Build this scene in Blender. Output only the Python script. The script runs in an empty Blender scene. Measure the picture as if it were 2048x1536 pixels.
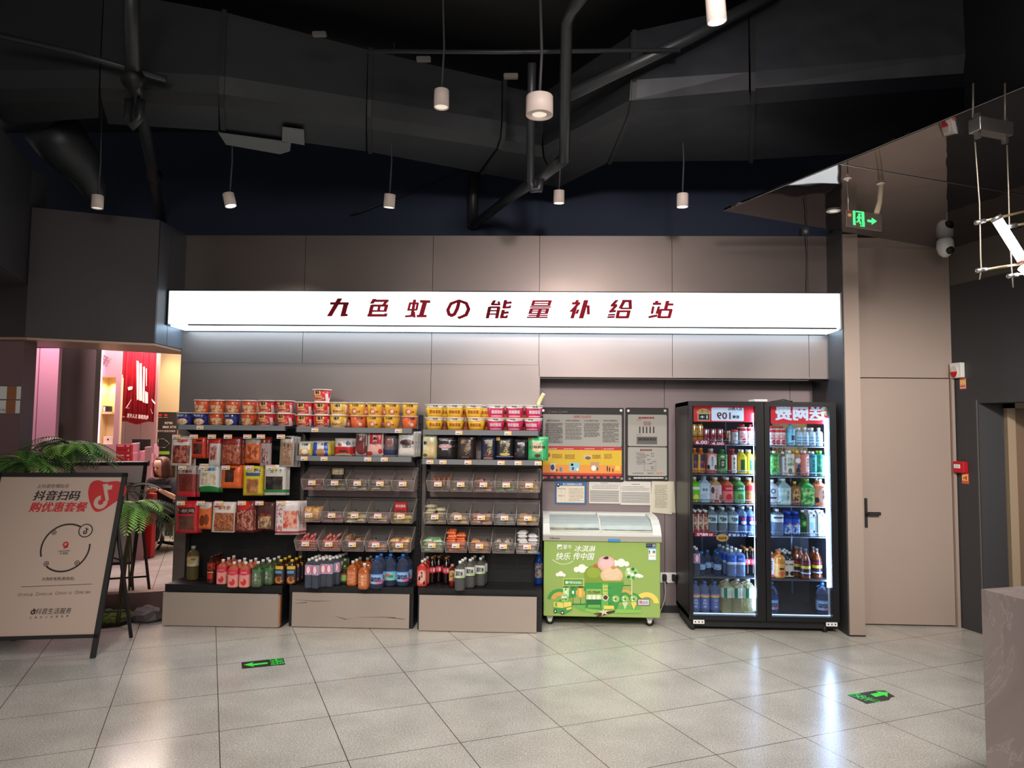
import bpy, math, random
import numpy as np
from mathutils import Vector, Matrix
PI=math.pi
R=random.Random(7)
SC=bpy.context.scene
COL=SC.collection
# ------------------------------------------------------------------ camera
CAMH=1.62; FPX=1465.976; PIT,ROL,YAW=.0652594,.0106437,.0342523
_cy,_sy,_cp,_sp=math.cos(YAW),math.sin(YAW),math.cos(PIT),math.sin(PIT)
FW=Vector((-_sy*_cp,_cy*_cp,_sp)); _rt=Vector((_cy,_sy,0)); _up=_rt.cross(FW)
RT=_rt*math.cos(ROL)+_up*math.sin(ROL); UP=_up*math.cos(ROL)-_rt*math.sin(ROL)
cam=bpy.data.cameras.new('camera'); cam.sensor_width=36; cam.lens=FPX*36/2048; cam.clip_start=.05; cam.clip_end=60
camo=bpy.data.objects.new('camera',cam); COL.objects.link(camo)
m=Matrix((RT,UP,-FW)).transposed().to_4x4(); m.translation=(0,0,CAMH); camo.matrix_world=m
SC.camera=camo
SC.view_settings.view_transform='Standard'; SC.view_settings.look='None'; SC.view_settings.gamma=1
SC.view_settings.use_curve_mapping=False; SC.view_settings.exposure=0.35
SC.cycles.max_bounces=7; SC.cycles.transparent_max_bounces=20; SC.cycles.use_denoising=True
SC.cycles.sample_clamp_indirect=6; SC.cycles.caustics_reflective=False; SC.cycles.caustics_refractive=False
W=bpy.data.worlds.new('world'); SC.world=W; W.use_nodes=True
W.node_tree.nodes['Background'].inputs[0].default_value=(.52,.49,.47,1); W.node_tree.nodes['Background'].inputs[1].default_value=.30
def ray(px,py): return FW+RT*((px-1024)/FPX)-UP*((py-768)/FPX)
CO=Vector((0,0,CAMH))
def at(px,py,Y): d=ray(px,py); return CO+d*(Y/d.y)
def gz(px,py,z=0.): d=ray(px,py); return CO+d*((z-CAMH)/d.z)
def axx(px,py,X): d=ray(px,py); return CO+d*(X/d.x)
# ------------------------------------------------------------------ lights (spots for pendants; unseen spots and fills added out of frame)
def spot(loc,aim,power,size=1.2,blend=.7,col=(1,.9,.82),rad=.04):  # serves the pendant lamps and the added fill spots
    l=bpy.data.lights.new('lamp_and_fill_spot','SPOT'); l.energy=power; l.spot_size=size; l.spot_blend=blend; l.color=col; l.shadow_soft_size=rad
    o=bpy.data.objects.new('lamp_and_fill_spot',l); COL.objects.link(o); o.location=loc
    d=Vector(aim)-Vector(loc); o.rotation_euler=d.to_track_quat('-Z','Y').to_euler(); return o
def area(loc,aim,power,sx,sy,col):  # added fill panels without any fixture
    l=bpy.data.lights.new('fill_panel_light','AREA'); l.shape='RECTANGLE'; l.size=sx; l.size_y=sy; l.energy=power; l.color=col
    o=bpy.data.objects.new('fill_panel_light',l); COL.objects.link(o); o.location=loc
    d=Vector(aim)-Vector(loc); o.rotation_euler=d.to_track_quat('-Z','Y').to_euler(); return o
WARM=(1,.93,.86)
for x,y,ax_,ay,p in [(-2.2,2.3,-2.0,6.0,66),(-.4,2.3,-.3,6.0,118),(1.5,2.4,2.2,6.2,130),(-2.4,1.2,-2.2,3.6,86),(-.2,1.2,0,3.8,160),(1.8,1.2,1.9,4.0,158),(.2,-.6,.2,1.8,80)]:
    spot((x,y,3.22),(ax_,ay,.1),p*1.6,1.25,1,WARM,.12)
spot((2.7,1.6,3.2),(3.2,6.4,1.4),620,.66,1,WARM,.12)  # unseen spot added to brighten the door wall
spot((.6,1.2,3.2),(.8,6.4,2.75),250,1.0,1,(1,.88,.86),.12)  # unseen spot added to brighten the upper cladding
area((0.2,-1.6,3.2),(0,3,0),85,3.5,1.5,(1,.94,.88))  # unseen fill panel added behind the camera
# ------------------------------------------------------------------ materials
def c(r,g,b):
    f=lambda v:(v/255/12.92) if v/255<=.04045 else ((v/255+.055)/1.055)**2.4
    return (f(r),f(g),f(b),1)
MATS={}
def mat(name,col=(128,128,128),rough=.5,metal=0,emit=0,trans=0,spec=.5,alpha=1,coat=0):
    if name in MATS: return MATS[name]
    m=bpy.data.materials.new(name); m.use_nodes=True; b=m.node_tree.nodes['Principled BSDF']
    col=c(*col) if len(col)==3 else col
    b.inputs['Base Color'].default_value=col; b.inputs['Roughness'].default_value=rough; b.inputs['Metallic'].default_value=metal
    b.inputs['Specular IOR Level'].default_value=spec; b.inputs['Coat Weight'].default_value=coat
    b.inputs['Transmission Weight'].default_value=trans
    if emit: b.inputs['Emission Color'].default_value=col; b.inputs['Emission Strength'].default_value=emit
    m.diffuse_color=col; MATS[name]=m; return m
def noise_rough(m,scale=3,lo=.3,hi=.5,bump=0,bscale=2.,aniso=None):
    nt=m.node_tree; b=nt.nodes['Principled BSDF']; g=nt.nodes.new('ShaderNodeTexCoord'); n=nt.nodes.new('ShaderNodeTexNoise'); n.inputs['Scale'].default_value=scale
    nt.links.new(g.outputs['Object'],n.inputs['Vector']); r=nt.nodes.new('ShaderNodeMapRange'); r.inputs[3].default_value=lo; r.inputs[4].default_value=hi
    nt.links.new(n.outputs[0],r.inputs[0]); nt.links.new(r.outputs[0],b.inputs['Roughness'])
    if bump:
        n2=nt.nodes.new('ShaderNodeTexNoise'); n2.inputs['Scale'].default_value=bscale; bp=nt.nodes.new('ShaderNodeBump'); bp.inputs['Strength'].default_value=bump; bp.inputs['Distance'].default_value=.05
        nt.links.new(g.outputs['Object'],n2.inputs['Vector']); nt.links.new(n2.outputs[0],bp.inputs['Height']); nt.links.new(bp.outputs[0],b.inputs['Normal'])
    return m
def glassy(name,tint=(230,235,240),fac=.25,rough=.08,dk=1.):
    """clear plastic or glass: lets light through, reflects at grazing angles"""
    if name in MATS: return MATS[name]
    m=bpy.data.materials.new(name); m.use_nodes=True; nt=m.node_tree; nt.nodes.remove(nt.nodes['Principled BSDF'])
    t=nt.nodes.new('ShaderNodeBsdfTransparent'); t.inputs[0].default_value=c(*tint)
    g=nt.nodes.new('ShaderNodeBsdfPrincipled'); g.inputs['Base Color'].default_value=c(*[v*dk for v in tint]); g.inputs['Roughness'].default_value=rough
    l=nt.nodes.new('ShaderNodeLayerWeight'); l.inputs[0].default_value=.35
    r=nt.nodes.new('ShaderNodeMapRange'); r.inputs[3].default_value=fac; r.inputs[4].default_value=min(1,fac+.55)
    x=nt.nodes.new('ShaderNodeMixShader'); nt.links.new(l.outputs['Fresnel'],r.inputs[0]); nt.links.new(r.outputs[0],x.inputs[0])
    nt.links.new(t.outputs[0],x.inputs[1]); nt.links.new(g.outputs[0],x.inputs[2]); nt.links.new(x.outputs[0],nt.nodes['Material Output'].inputs[0])
    MATS[name]=m; return m
def glass(name,tint=(240,244,246),refl=.06,rough=.0):
    if name in MATS: return MATS[name]
    m=bpy.data.materials.new(name); m.use_nodes=True; nt=m.node_tree; nt.nodes.remove(nt.nodes['Principled BSDF'])
    t=nt.nodes.new('ShaderNodeBsdfTransparent'); t.inputs[0].default_value=c(*tint)
    g=nt.nodes.new('ShaderNodeBsdfGlossy'); g.inputs['Roughness'].default_value=rough
    f=nt.nodes.new('ShaderNodeFresnel'); f.inputs[0].default_value=1.45; x=nt.nodes.new('ShaderNodeMixShader')
    nt.links.new(f.outputs[0],x.inputs[0]); nt.links.new(t.outputs[0],x.inputs[1]); nt.links.new(g.outputs[0],x.inputs[2]); nt.links.new(x.outputs[0],nt.nodes['Material Output'].inputs[0])
    MATS[name]=m; return m
def pmat(name,base,shapes=(),rough=.4,metal=0,coat=0,trans=0):
    """printed packaging: rectangles 'r', ellipses 'e' and speckled windows 'n' in the piece's own 0..1 box, x across and z up"""
    if name in MATS: return MATS[name]
    m=bpy.data.materials.new(name); m.use_nodes=True; nt=m.node_tree; N=nt.nodes; L=nt.links; b=N['Principled BSDF']
    b.inputs['Roughness'].default_value=rough; b.inputs['Metallic'].default_value=metal; b.inputs['Coat Weight'].default_value=coat; b.inputs['Transmission Weight'].default_value=trans
    g=N.new('ShaderNodeTexCoord'); s=N.new('ShaderNodeSeparateXYZ'); L.new(g.outputs['Generated'],s.inputs[0])
    cur=None
    for sh in shapes:
        k,cx,cz,hx,hz=sh[:5]
        def lin(out,ce,h):
            a=N.new('ShaderNodeMath'); a.operation='SUBTRACT'; L.new(out,a.inputs[0]); a.inputs[1].default_value=ce
            d=N.new('ShaderNodeMath'); d.operation='MULTIPLY'; L.new(a.outputs[0],d.inputs[0]); d.inputs[1].default_value=1/h
            return d.outputs[0]
        u=lin(s.outputs[0],cx,hx); v=lin(s.outputs[2],cz,hz)
        if k=='e':
            q=[]
            for w in (u,v):
                p=N.new('ShaderNodeMath'); p.operation='MULTIPLY'; L.new(w,p.inputs[0]); L.new(w,p.inputs[1]); q.append(p.outputs[0])
            a=N.new('ShaderNodeMath'); a.operation='ADD'; L.new(q[0],a.inputs[0]); L.new(q[1],a.inputs[1])
        else:
            q=[]
            for w in (u,v):
                p=N.new('ShaderNodeMath'); p.operation='ABSOLUTE'; L.new(w,p.inputs[0]); q.append(p.outputs[0])
            a=N.new('ShaderNodeMath'); a.operation='MAXIMUM'; L.new(q[0],a.inputs[0]); L.new(q[1],a.inputs[1])
        t=N.new('ShaderNodeMath'); t.operation='LESS_THAN'; L.new(a.outputs[0],t.inputs[0]); t.inputs[1].default_value=1
        x=N.new('ShaderNodeMix'); x.data_type='RGBA'; L.new(t.outputs[0],x.inputs[0])
        if cur is None: x.inputs[6].default_value=c(*base)
        else: L.new(cur,x.inputs[6])
        if k=='n':
            n=N.new('ShaderNodeTexNoise'); n.inputs['Scale'].default_value=sh[7]; n.inputs['Detail'].default_value=3; L.new(g.outputs['Generated'],n.inputs[0])
            r=N.new('ShaderNodeMapRange'); r.inputs[1].default_value=.42; r.inputs[2].default_value=.58; L.new(n.outputs[0],r.inputs[0])
            y=N.new('ShaderNodeMix'); y.data_type='RGBA'; y.inputs[6].default_value=c(*sh[5]); y.inputs[7].default_value=c(*sh[6]); L.new(r.outputs[0],y.inputs[0]); L.new(y.outputs[2],x.inputs[7])
        else: x.inputs[7].default_value=c(*sh[5])
        cur=x.outputs[2]
    if cur is None: b.inputs['Base Color'].default_value=c(*base)
    else: L.new(cur,b.inputs['Base Color'])
    MATS[name]=m; return m
# ------------------------------------------------------------------ mesh builder
_TX={}
def text_geo(s,shear=0,bold=0):
    k=(s,shear,bold)
    if k in _TX: return _TX[k]
    cu=bpy.data.curves.new('t','FONT'); cu.body=s; cu.resolution_u=2; cu.shear=shear; cu.offset=bold
    o=bpy.data.objects.new('t',cu); COL.objects.link(o)
    me=bpy.data.meshes.new_from_object(o.evaluated_get(bpy.context.evaluated_depsgraph_get()))
    vs=np.array([v.co[:2] for v in me.vertices]); fs=[tuple(p.vertices) for p in me.polygons]
    bpy.data.objects.remove(o); bpy.data.curves.remove(cu); bpy.data.meshes.remove(me)
    mn,mx=vs.min(0),vs.max(0); vs=(vs-(mn+mx)/2)/np.maximum(mx-mn,1e-6)
    _TX[k]=(vs,fs); return _TX[k]
class B:
    def __init__(s): s.v=[]; s.f=[]; s.mi=[]; s.ms=[]; s.sm=[]; s.M=None
    def slot(s,m):
        if m not in s.ms: s.ms.append(m)
        return s.ms.index(m)
    def add(s,vs,fs,m,smooth=False):
        k=len(s.v); i=s.slot(m)
        if s.M is not None: vs=[s.M@Vector(v) for v in vs]
        s.v+= [tuple(v) for v in vs]
        for f in fs: s.f.append(tuple(a+k for a in f)); s.mi.append(i); s.sm.append(smooth)
        return s
    def box(s,x0,x1,y0,y1,z0,z1,m):
        return s.add([(x0,y0,z0),(x1,y0,z0),(x1,y1,z0),(x0,y1,z0),(x0,y0,z1),(x1,y0,z1),(x1,y1,z1),(x0,y1,z1)],
            [(0,3,2,1),(4,5,6,7),(0,1,5,4),(1,2,6,5),(2,3,7,6),(3,0,4,7)],m)
    def rbox(s,x0,x1,y0,y1,z0,z1,m,r=.01,n=3):
        """box with rounded vertical and horizontal front edges: rounded rectangle in XZ, bevelled towards the viewer"""
        def ring(x0,x1,z0,z1,r,y):
            o=[]
            for cx,cz,a0 in ((x1-r,z1-r,0),(x0+r,z1-r,PI/2),(x0+r,z0+r,PI),(x1-r,z0+r,1.5*PI)):
                for i in range(n+1):
                    a=a0+PI/2*i/n; o.append((cx+r*math.cos(a),y,cz+r*math.sin(a)))
            return o
        e=min(r*.35,abs(y1-y0)*.3)
        rs=[ring(x0+e,x1-e,z0+e,z1-e,max(r-e,1e-4),y0),ring(x0,x1,z0,z1,r,y0+e),ring(x0,x1,z0,z1,r,y1-e),ring(x0+e,x1-e,z0+e,z1-e,max(r-e,1e-4),y1)]
        K=4*(n+1); vs=sum(rs,[]); fs=[tuple(range(K)),tuple(reversed(range(3*K,4*K)))]
        for q in range(3):
            for i in range(K):
                j=(i+1)%K; fs.append((q*K+i,(q+1)*K+i,(q+1)*K+j,q*K+j))
        return s.add(vs,fs,m)
    def poly(s,pts,y0,y1,m):
        """polygon in XZ (list of (x,z)) extruded from y0 to y1"""
        n=len(pts); vs=[(x,y0,z) for x,z in pts]+[(x,y1,z) for x,z in pts]
        fs=[tuple(range(n)),tuple(reversed(range(n,2*n)))]+[(i,i+n,(i+1)%n+n,(i+1)%n) for i in range(n)]
        return s.add(vs,fs,m)
    def polyx(s,pts,x0,x1,m):
        n=len(pts); vs=[(x0,y,z) for y,z in pts]+[(x1,y,z) for y,z in pts]
        fs=[tuple(range(n)),tuple(reversed(range(n,2*n)))]+[(i,i+n,(i+1)%n+n,(i+1)%n) for i in range(n)]
        return s.add(vs,fs,m)
    def polyz(s,pts,z0,z1,m):
        n=len(pts); vs=[(x,y,z0) for x,y in pts]+[(x,y,z1) for x,y in pts]
        fs=[tuple(range(n)),tuple(reversed(range(n,2*n)))]+[(i,i+n,(i+1)%n+n,(i+1)%n) for i in range(n)]
        return s.add(vs,fs,m)
    def quad(s,a,b,c_,d,m,t=.002):
        """a thin sheet with real thickness through four corners"""
        a,b,c_,d=map(Vector,(a,b,c_,d)); n=(b-a).cross(d-a).normalized()*t
        return s.add([a,b,c_,d,a+n,b+n,c_+n,d+n],[(0,3,2,1),(4,5,6,7),(0,1,5,4),(1,2,6,5),(2,3,7,6),(3,0,4,7)],m)
    def ell(s,cx,cz,rx,rz,y0,y1,m,n=20,a0=0,a1=2*PI):
        return s.poly([(cx+rx*math.cos(a0+(a1-a0)*i/n),cz+rz*math.sin(a0+(a1-a0)*i/n)) for i in range(n if a1-a0>6.28 else n+1)],y0,y1,m)
    def arc(s,cx,cz,r0,r1,y0,y1,m,a0=0,a1=2*PI,n=28,ez=1):
        for i in range(n):
            a,b=a0+(a1-a0)*i/n,a0+(a1-a0)*(i+1)/n
            s.poly([(cx+r*math.cos(t),cz+ez*r*math.sin(t)) for r,t in ((r0,a),(r1,a),(r1,b),(r0,b))],y0,y1,m)
        return s
    def lathe(s,prof,m,n=20,sq=2.,cx=0,cy=0,cz=0,cap=True,flat=1.):
        vs=[];fs=[]
        for r,z in prof:
            for i in range(n):
                a=2*PI*i/n+PI/n; ca,sa=math.cos(a),math.sin(a)
                k=(abs(ca)**sq+abs(sa)**sq)**(-1/sq)
                vs.append((cx+r*k*ca,cy+r*k*sa*flat,cz+z))
        for q in range(len(prof)-1):
            for i in range(n):
                j=(i+1)%n; fs.append((q*n+i,q*n+j,(q+1)*n+j,(q+1)*n+i))
        if cap: fs+= [tuple(reversed(range(n))),tuple(range((len(prof)-1)*n,len(prof)*n))]
        return s.add(vs,fs,m,True)
    def tube(s,pts,r,m,n=8,caps=True):
        pts=[Vector(p) for p in pts]; rr=r if isinstance(r,(list,tuple)) else [r]*len(pts); vs=[];fs=[]
        ref=None
        for i,p in enumerate(pts):
            d=(pts[min(i+1,len(pts)-1)]-pts[max(i-1,0)]).normalized()
            if ref is None: ref=Vector((0,0,1)) if abs(d.z)<.9 else Vector((1,0,0))
            a=d.cross(ref).normalized(); b=a.cross(d).normalized(); ref=b
            for k in range(n): t=2*PI*k/n; vs.append(p+a*rr[i]*math.cos(t)+b*rr[i]*math.sin(t))
        for i in range(len(pts)-1):
            for k in range(n): j=(k+1)%n; fs.append((i*n+k,(i+1)*n+k,(i+1)*n+j,i*n+j))
        if caps: fs+=[tuple(range(n)),tuple(reversed(range((len(pts)-1)*n,len(pts)*n)))]
        return s.add(vs,fs,m,True)
    def text(s,t,cx,cz,w,h,y,m,shear=0,bold=0,mirror=False,bend=None,rot=0):
        if bold:
            # heavier strokes: the glyph outline repeated with small shifts
            k=bold*h*1.1 if len(t)>1 else bold*min(w,h)*1.1
            for q,(dx,dz) in enumerate(((-1,-.6),(1,-.6),(1,.6),(-1,.6),(0,0))):
                s.text(t,cx+dx*k,cz+dz*k,w-2*k,h-1.2*k,y-q*1e-5,m,shear,0,mirror,bend,rot)
            return s
        vs,fs=text_geo(t,shear,0); o=[]
        for a,b_ in vs:
            x,z=a*w*(-1 if mirror else 1),b_*h
            if rot: x,z=x*math.cos(rot)-z*math.sin(rot),x*math.sin(rot)+z*math.cos(rot)
            x+=cx; z+=cz; o.append((x,bend(x,z) if bend else y,z))
        return s.add(o,fs,m)
    def ball(s,cx,cy,cz,rx,ry,rz,m,n=12,k=8):
        vs=[(cx,cy,cz-rz)];fs=[]
        for q in range(1,k):
            t=PI*q/k-PI/2
            for i in range(n): a=2*PI*i/n; vs.append((cx+rx*math.cos(t)*math.cos(a),cy+ry*math.cos(t)*math.sin(a),cz+rz*math.sin(t)))
        vs.append((cx,cy,cz+rz)); T=len(vs)-1
        for i in range(n):
            j=(i+1)%n; fs.append((0,1+j,1+i)); fs.append((T,1+(k-2)*n+i,1+(k-2)*n+j))
            for q in range(k-2): fs.append((1+q*n+i,1+q*n+j,1+(q+1)*n+j,1+(q+1)*n+i))
        return s.add(vs,fs,m,True)
    def pillow(s,w,h,t,m,nx=8,nz=10,cx=0,cy=0,cz=0,taper=0,wob=0,seed=0,back=None):
        """sealed bag: flat crimped edges, swollen middle"""
        rr=random.Random(seed); vs=[];fs=[]
        for side in (-1,1):
            for j in range(nz+1):
                for i in range(nx+1):
                    u=i/nx*2-1; v=j/nz*2-1
                    d=(max(0,1-u**4)**.6)*(max(0,1-abs(v)**5)**.6)
                    x=u*w/2*(1-taper*(1-abs(v))*.0-taper*max(0,v)); y=side*(t/2*d+.0006)
                    y+= side*wob*t*rr.uniform(-1,1)*d
                    vs.append((cx+x,cy+y,cz+v*h/2+(wob*h*.02*rr.uniform(-1,1) if abs(v)==1 else 0)))
        K=(nx+1)*(nz+1)
        for sd in (0,1):
            for j in range(nz):
                for i in range(nx):
                    a=sd*K+j*(nx+1)+i; q=(a,a+1,a+nx+2,a+nx+1); fs.append(q if sd==0 else tuple(reversed(q)))
        rim=[j*(nx+1) for j in range(nz)]+[nz*(nx+1)+i for i in range(nx)]+[j*(nx+1)+nx for j in range(nz,0,-1)]+[i for i in range(nx,0,-1)]
        for i in range(len(rim)):
            a,b=rim[i],rim[(i+1)%len(rim)]; fs.append((a,b,b+K,a+K))
        return s.add(vs,fs,m,True)
    def mesh(s,name):
        me=bpy.data.meshes.new(name); me.from_pydata(s.v,[],s.f)
        for m in s.ms: me.materials.append(m)
        me.polygons.foreach_set('material_index',s.mi); me.polygons.foreach_set('use_smooth',s.sm); me.update(); return me
    def obj(s,name,parent=None,loc=None,org=None):
        """link as one object; with org the vertices are world coordinates and the object's origin is moved there"""
        if parent is not None and loc is None and org is None: org=parent.get('_o')
        if org is not None: s.v=[(a-org[0],b-org[1],d-org[2]) for a,b,d in s.v]
        o=bpy.data.objects.new(name,s.mesh(name)); COL.objects.link(o)
        if parent is not None: o.parent=parent
        if org is not None and parent is None: o.location=org
        if loc is not None: o.location=loc
        return o
def smart(o,ang=35):
    return o
def tag(o,label=None,cat=None,group=None,kind=None):
    if label: o['label']=label
    if cat: o['category']=cat
    if group: o['group']=group
    if kind: o['kind']=kind
    return o
def thing(name,label,cat,loc=(0,0,0),group=None,world=False,rz=0):
    o=bpy.data.objects.new(name,None); o.empty_display_size=.05; COL.objects.link(o); o.location=loc; o.rotation_euler=(0,0,rz)
    if world: o['_o']=list(loc)
    return tag(o,label,cat,group)
def kids(o): return [x for x in COL.objects if x.parent==o]
PROTO={}
def copy_of(root,children,loc,label,group=None,rz=0,rx=0,sc=1):
    """a copy of a thing with copies of its parts"""
    r=root.copy(); COL.objects.link(r); r.location=loc; r.rotation_euler=(rx,0,rz); r.scale=(sc,sc,sc); r['label']=label
    if 'group' in r: del r['group']
    if group: r['group']=group
    for ch in children:
        d=ch.copy(); COL.objects.link(d); d.parent=r
    return r
def place(key,maker,loc,label,group=None,rz=0,rx=0,sc=1):
    """first use moves the thing made, later uses copy it"""
    if key not in PROTO:
        root,ch=maker(); PROTO[key]=(root,ch); root.location=loc; root.rotation_euler=(rx,0,rz); root.scale=(sc,sc,sc); root['label']=label
        if group: root['group']=group
        return root
    return copy_of(*PROTO[key],loc,label,group,rz,rx,sc)
ORD=['leftmost']+[k+' from left' for k in ('second','third','fourth','fifth','sixth','seventh','eighth','ninth','tenth','eleventh','twelfth')]
def struct(o,label=None): o['kind']='structure'; return o
# ================================================================== THE SETTING
PANEL=noise_rough(mat('satin_taupe_panel',(130,118,113),.42,.6),1.2,.30,.46); PANELD=noise_rough(mat('lit_taupe_panel',(170,152,141),.42,.3),1.2,.36,.5)  # same cladding twice; door side lightened for the spots falling on it
PANEL2=noise_rough(mat('satin_mauve_panel',(128,115,116),.42,.3),1.2,.36,.5)
DARKP=noise_rough(mat('dark_taupe_panel',(62,54,58),.45,.3),1.5,.4,.55)
CHAR=mat('charcoal_wall',(62,62,64),.5,.2)
SEAM=mat('panel_seam',(28,24,24),.8)
NAVY=mat('navy_black_paint',(34,46,70),.7)
BLACK=mat('black_paint',(20,20,21),.55)
# floor with tile joints (the joint grid was measured from the tiles)
fl=B(); FX0,FX1,FY0,FY1=-9,5.5,-3,14
fm=bpy.data.materials.new('speckled_tile'); fm.use_nodes=True; nt=fm.node_tree; N=nt.nodes; L=nt.links; bs=N['Principled BSDF']
uv=N.new('ShaderNodeUVMap'); sp=N.new('ShaderNodeSeparateXYZ'); L.new(uv.outputs[0],sp.inputs[0])
ms=[]
for k in (0,1):
    a=N.new('ShaderNodeMath'); a.operation='ADD'; L.new(sp.outputs[k],a.inputs[0]); a.inputs[1].default_value=100.5
    f_=N.new('ShaderNodeMath'); f_.operation='FRACT'; L.new(a.outputs[0],f_.inputs[0])
    s_=N.new('ShaderNodeMath'); s_.operation='SUBTRACT'; L.new(f_.outputs[0],s_.inputs[0]); s_.inputs[1].default_value=.5
    b_=N.new('ShaderNodeMath'); b_.operation='ABSOLUTE'; L.new(s_.outputs[0],b_.inputs[0]); ms.append(b_.outputs[0])
mn=N.new('ShaderNodeMath'); mn.operation='MINIMUM'; L.new(ms[0],mn.inputs[0]); L.new(ms[1],mn.inputs[1])
gr=N.new('ShaderNodeMapRange'); gr.inputs[1].default_value=.0028; gr.inputs[2].default_value=.0048; gr.inputs[3].default_value=1; gr.inputs[4].default_value=0; L.new(mn.outputs[0],gr.inputs[0])
tc=N.new('ShaderNodeTexCoord')
n1=N.new('ShaderNodeTexNoise'); n1.inputs['Scale'].default_value=2.6; n1.inputs['Detail'].default_value=6; L.new(tc.outputs['Object'],n1.inputs[0])
n2=N.new('ShaderNodeTexNoise'); n2.inputs['Scale'].default_value=120; n2.inputs['Detail'].default_value=2; L.new(tc.outputs['Object'],n2.inputs[0])
vo=N.new('ShaderNodeTexVoronoi'); vo.inputs['Scale'].default_value=55; L.new(tc.outputs['Object'],vo.inputs[0])
r1=N.new('ShaderNodeValToRGB'); L.new(n1.outputs[0],r1.inputs[0]); r1.color_ramp.elements[0].position=.35; r1.color_ramp.elements[0].color=c(180,175,166); r1.color_ramp.elements[1].position=.65; r1.color_ramp.elements[1].color=c(198,193,184)
r2=N.new('ShaderNodeMapRange'); r2.inputs[1].default_value=.35; r2.inputs[2].default_value=.65; r2.inputs[3].default_value=.72; r2.inputs[4].default_value=1.2; L.new(n2.outputs[0],r2.inputs[0])
mm=N.new('ShaderNodeVectorMath'); mm.operation='SCALE'; L.new(r1.outputs[0],mm.inputs[0]); L.new(r2.outputs[0],mm.inputs['Scale'])
r3=N.new('ShaderNodeMapRange'); r3.inputs[1].default_value=.10; r3.inputs[2].default_value=.16; r3.inputs[3].default_value=1; r3.inputs[4].default_value=0; L.new(vo.outputs['Distance'],r3.inputs[0])
nn=N.new('ShaderNodeTexNoise'); nn.inputs['Scale'].default_value=9; L.new(tc.outputs['Object'],nn.inputs[0])
r4=N.new('ShaderNodeMapRange'); r4.inputs[1].default_value=.42; r4.inputs[2].default_value=.55; L.new(nn.outputs[0],r4.inputs[0])
r5=N.new('ShaderNodeMath'); r5.operation='MULTIPLY'; L.new(r3.outputs[0],r5.inputs[0]); L.new(r4.outputs[0],r5.inputs[1])
x1=N.new('ShaderNodeMix'); x1.data_type='RGBA'; L.new(r5.outputs[0],x1.inputs[0]); L.new(mm.outputs[0],x1.inputs[6]); x1.inputs[7].default_value=c(246,240,228)
x2=N.new('ShaderNodeMix'); x2.data_type='RGBA'; L.new(gr.outputs[0],x2.inputs[0]); L.new(x1.outputs[2],x2.inputs[6]); x2.inputs[7].default_value=c(48,38,32)
L.new(x2.outputs[2],bs.inputs['Base Color'])
rr_=N.new('ShaderNodeMapRange'); rr_.inputs[3].default_value=.17; rr_.inputs[4].default_value=.28; L.new(n1.outputs[0],rr_.inputs[0]); L.new(rr_.outputs[0],bs.inputs['Roughness'])
bp=N.new('ShaderNodeBump'); bp.inputs['Strength'].default_value=.06; bp.inputs['Distance'].default_value=.004; L.new(n2.outputs[0],bp.inputs['Height']); L.new(bp.outputs[0],bs.inputs['Normal'])
fl.box(FX0,FX1,FY0,FY1,-.1,0,fm); flo=struct(fl.obj('floor'))
th=.424373; ox,oy=-2.42956,5.62985; au,av=.5989*.9706,.5989
ul=flo.data.uv_layers.new(name='tiles')
for lp in flo.data.loops:
    x,y=flo.data.vertices[lp.vertex_index].co[:2]; dx,dy=x-ox,y-oy
    ul.data[lp.index].uv=((dx*math.cos(th)+dy*math.sin(th))/au,(dx*math.sin(th)-dy*math.cos(th))/av)
# back wall: cladding above and behind the racks, recess to the right
def panels(b,xs,z0,z1,y0,y1,m,gap=.002):
    for a,d in zip(xs[:-1],xs[1:]): b.box(a+gap,d-gap,y0,y1,z0,z1,m)
b=B(); b.box(-3.2,2.54,6.462,6.60,2.11,3.37,SEAM); b.box(-3.2,.025,6.462,6.95,0,2.112,SEAM)
panels(b,[-3.2,-2.097,-.94,.014,1.185,2.37,2.54],2.663,3.37,6.45,6.465,PANEL); panels(b,[.014,1.185,2.37,2.54],2.118,2.659,6.45,6.465,PANEL); panels(b,[-3.2,-2.097,-.94,.014],2.212,2.659,6.45,6.465,PANEL)
panels(b,[-3.2,-.94,.022],0.0,2.210,6.45,6.465,PANEL)
b.box(.022,2.54,6.45,6.6,2.108,2.118,PANEL)
struct(b.obj('wall_back'))
b=B(); b.box(.02,2.54,6.845,6.95,0,2.12,SEAM); panels(b,[.025,1.18,2.33,2.54],0.06,2.12,6.83,6.85,PANEL2); b.box(.02,.026,6.45,6.83,0,2.118,PANEL2)
struct(b.obj('wall_recess'))
b=B(); b.box(.026,2.53,6.80,6.83,0,.06,BLACK); struct(b.obj('baseboard_recess'))
# column at the right of the recess
b=B(); b.box(2.543,2.667,6.13,6.95,0.012,3.3,PANELD); b.box(2.5425,2.6675,6.1295,6.9,0,.012,BLACK)
b.box(2.535,2.5425,6.14,6.9,0,3.37,CHAR); struct(b.obj('wall_column'))
# door wall on the right
b=B(); b.box(2.667,3.62,6.535,6.7,0,3.6,SEAM); b.box(2.667,3.617,6.5,6.54,2.13,3.37,PANELD); b.box(2.667,2.822,6.5,6.54,0,2.127,PANELD)
b.box(3.592,3.617,6.47,6.54,0,2.127,PANELD)
struct(b.obj('wall_door'))
dr=thing('door_1',None,None,(3.2,6.51,0),world=True); dr['kind']='structure'
b=B(); b.box(2.826,3.588,6.50,6.535,.012,2.122,PANELD); o=b.obj('door_leaf',dr)
b=B(); b.box(2.84,2.862,6.488,6.50,.83,1.08,BLACK); b.rbox(2.84,2.96,6.45,6.464,.938,.966,BLACK,.006); b.tube([(2.85,6.45,.952),(2.85,6.5,.952)],.01,BLACK); b.obj('door_handle',dr)
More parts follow.
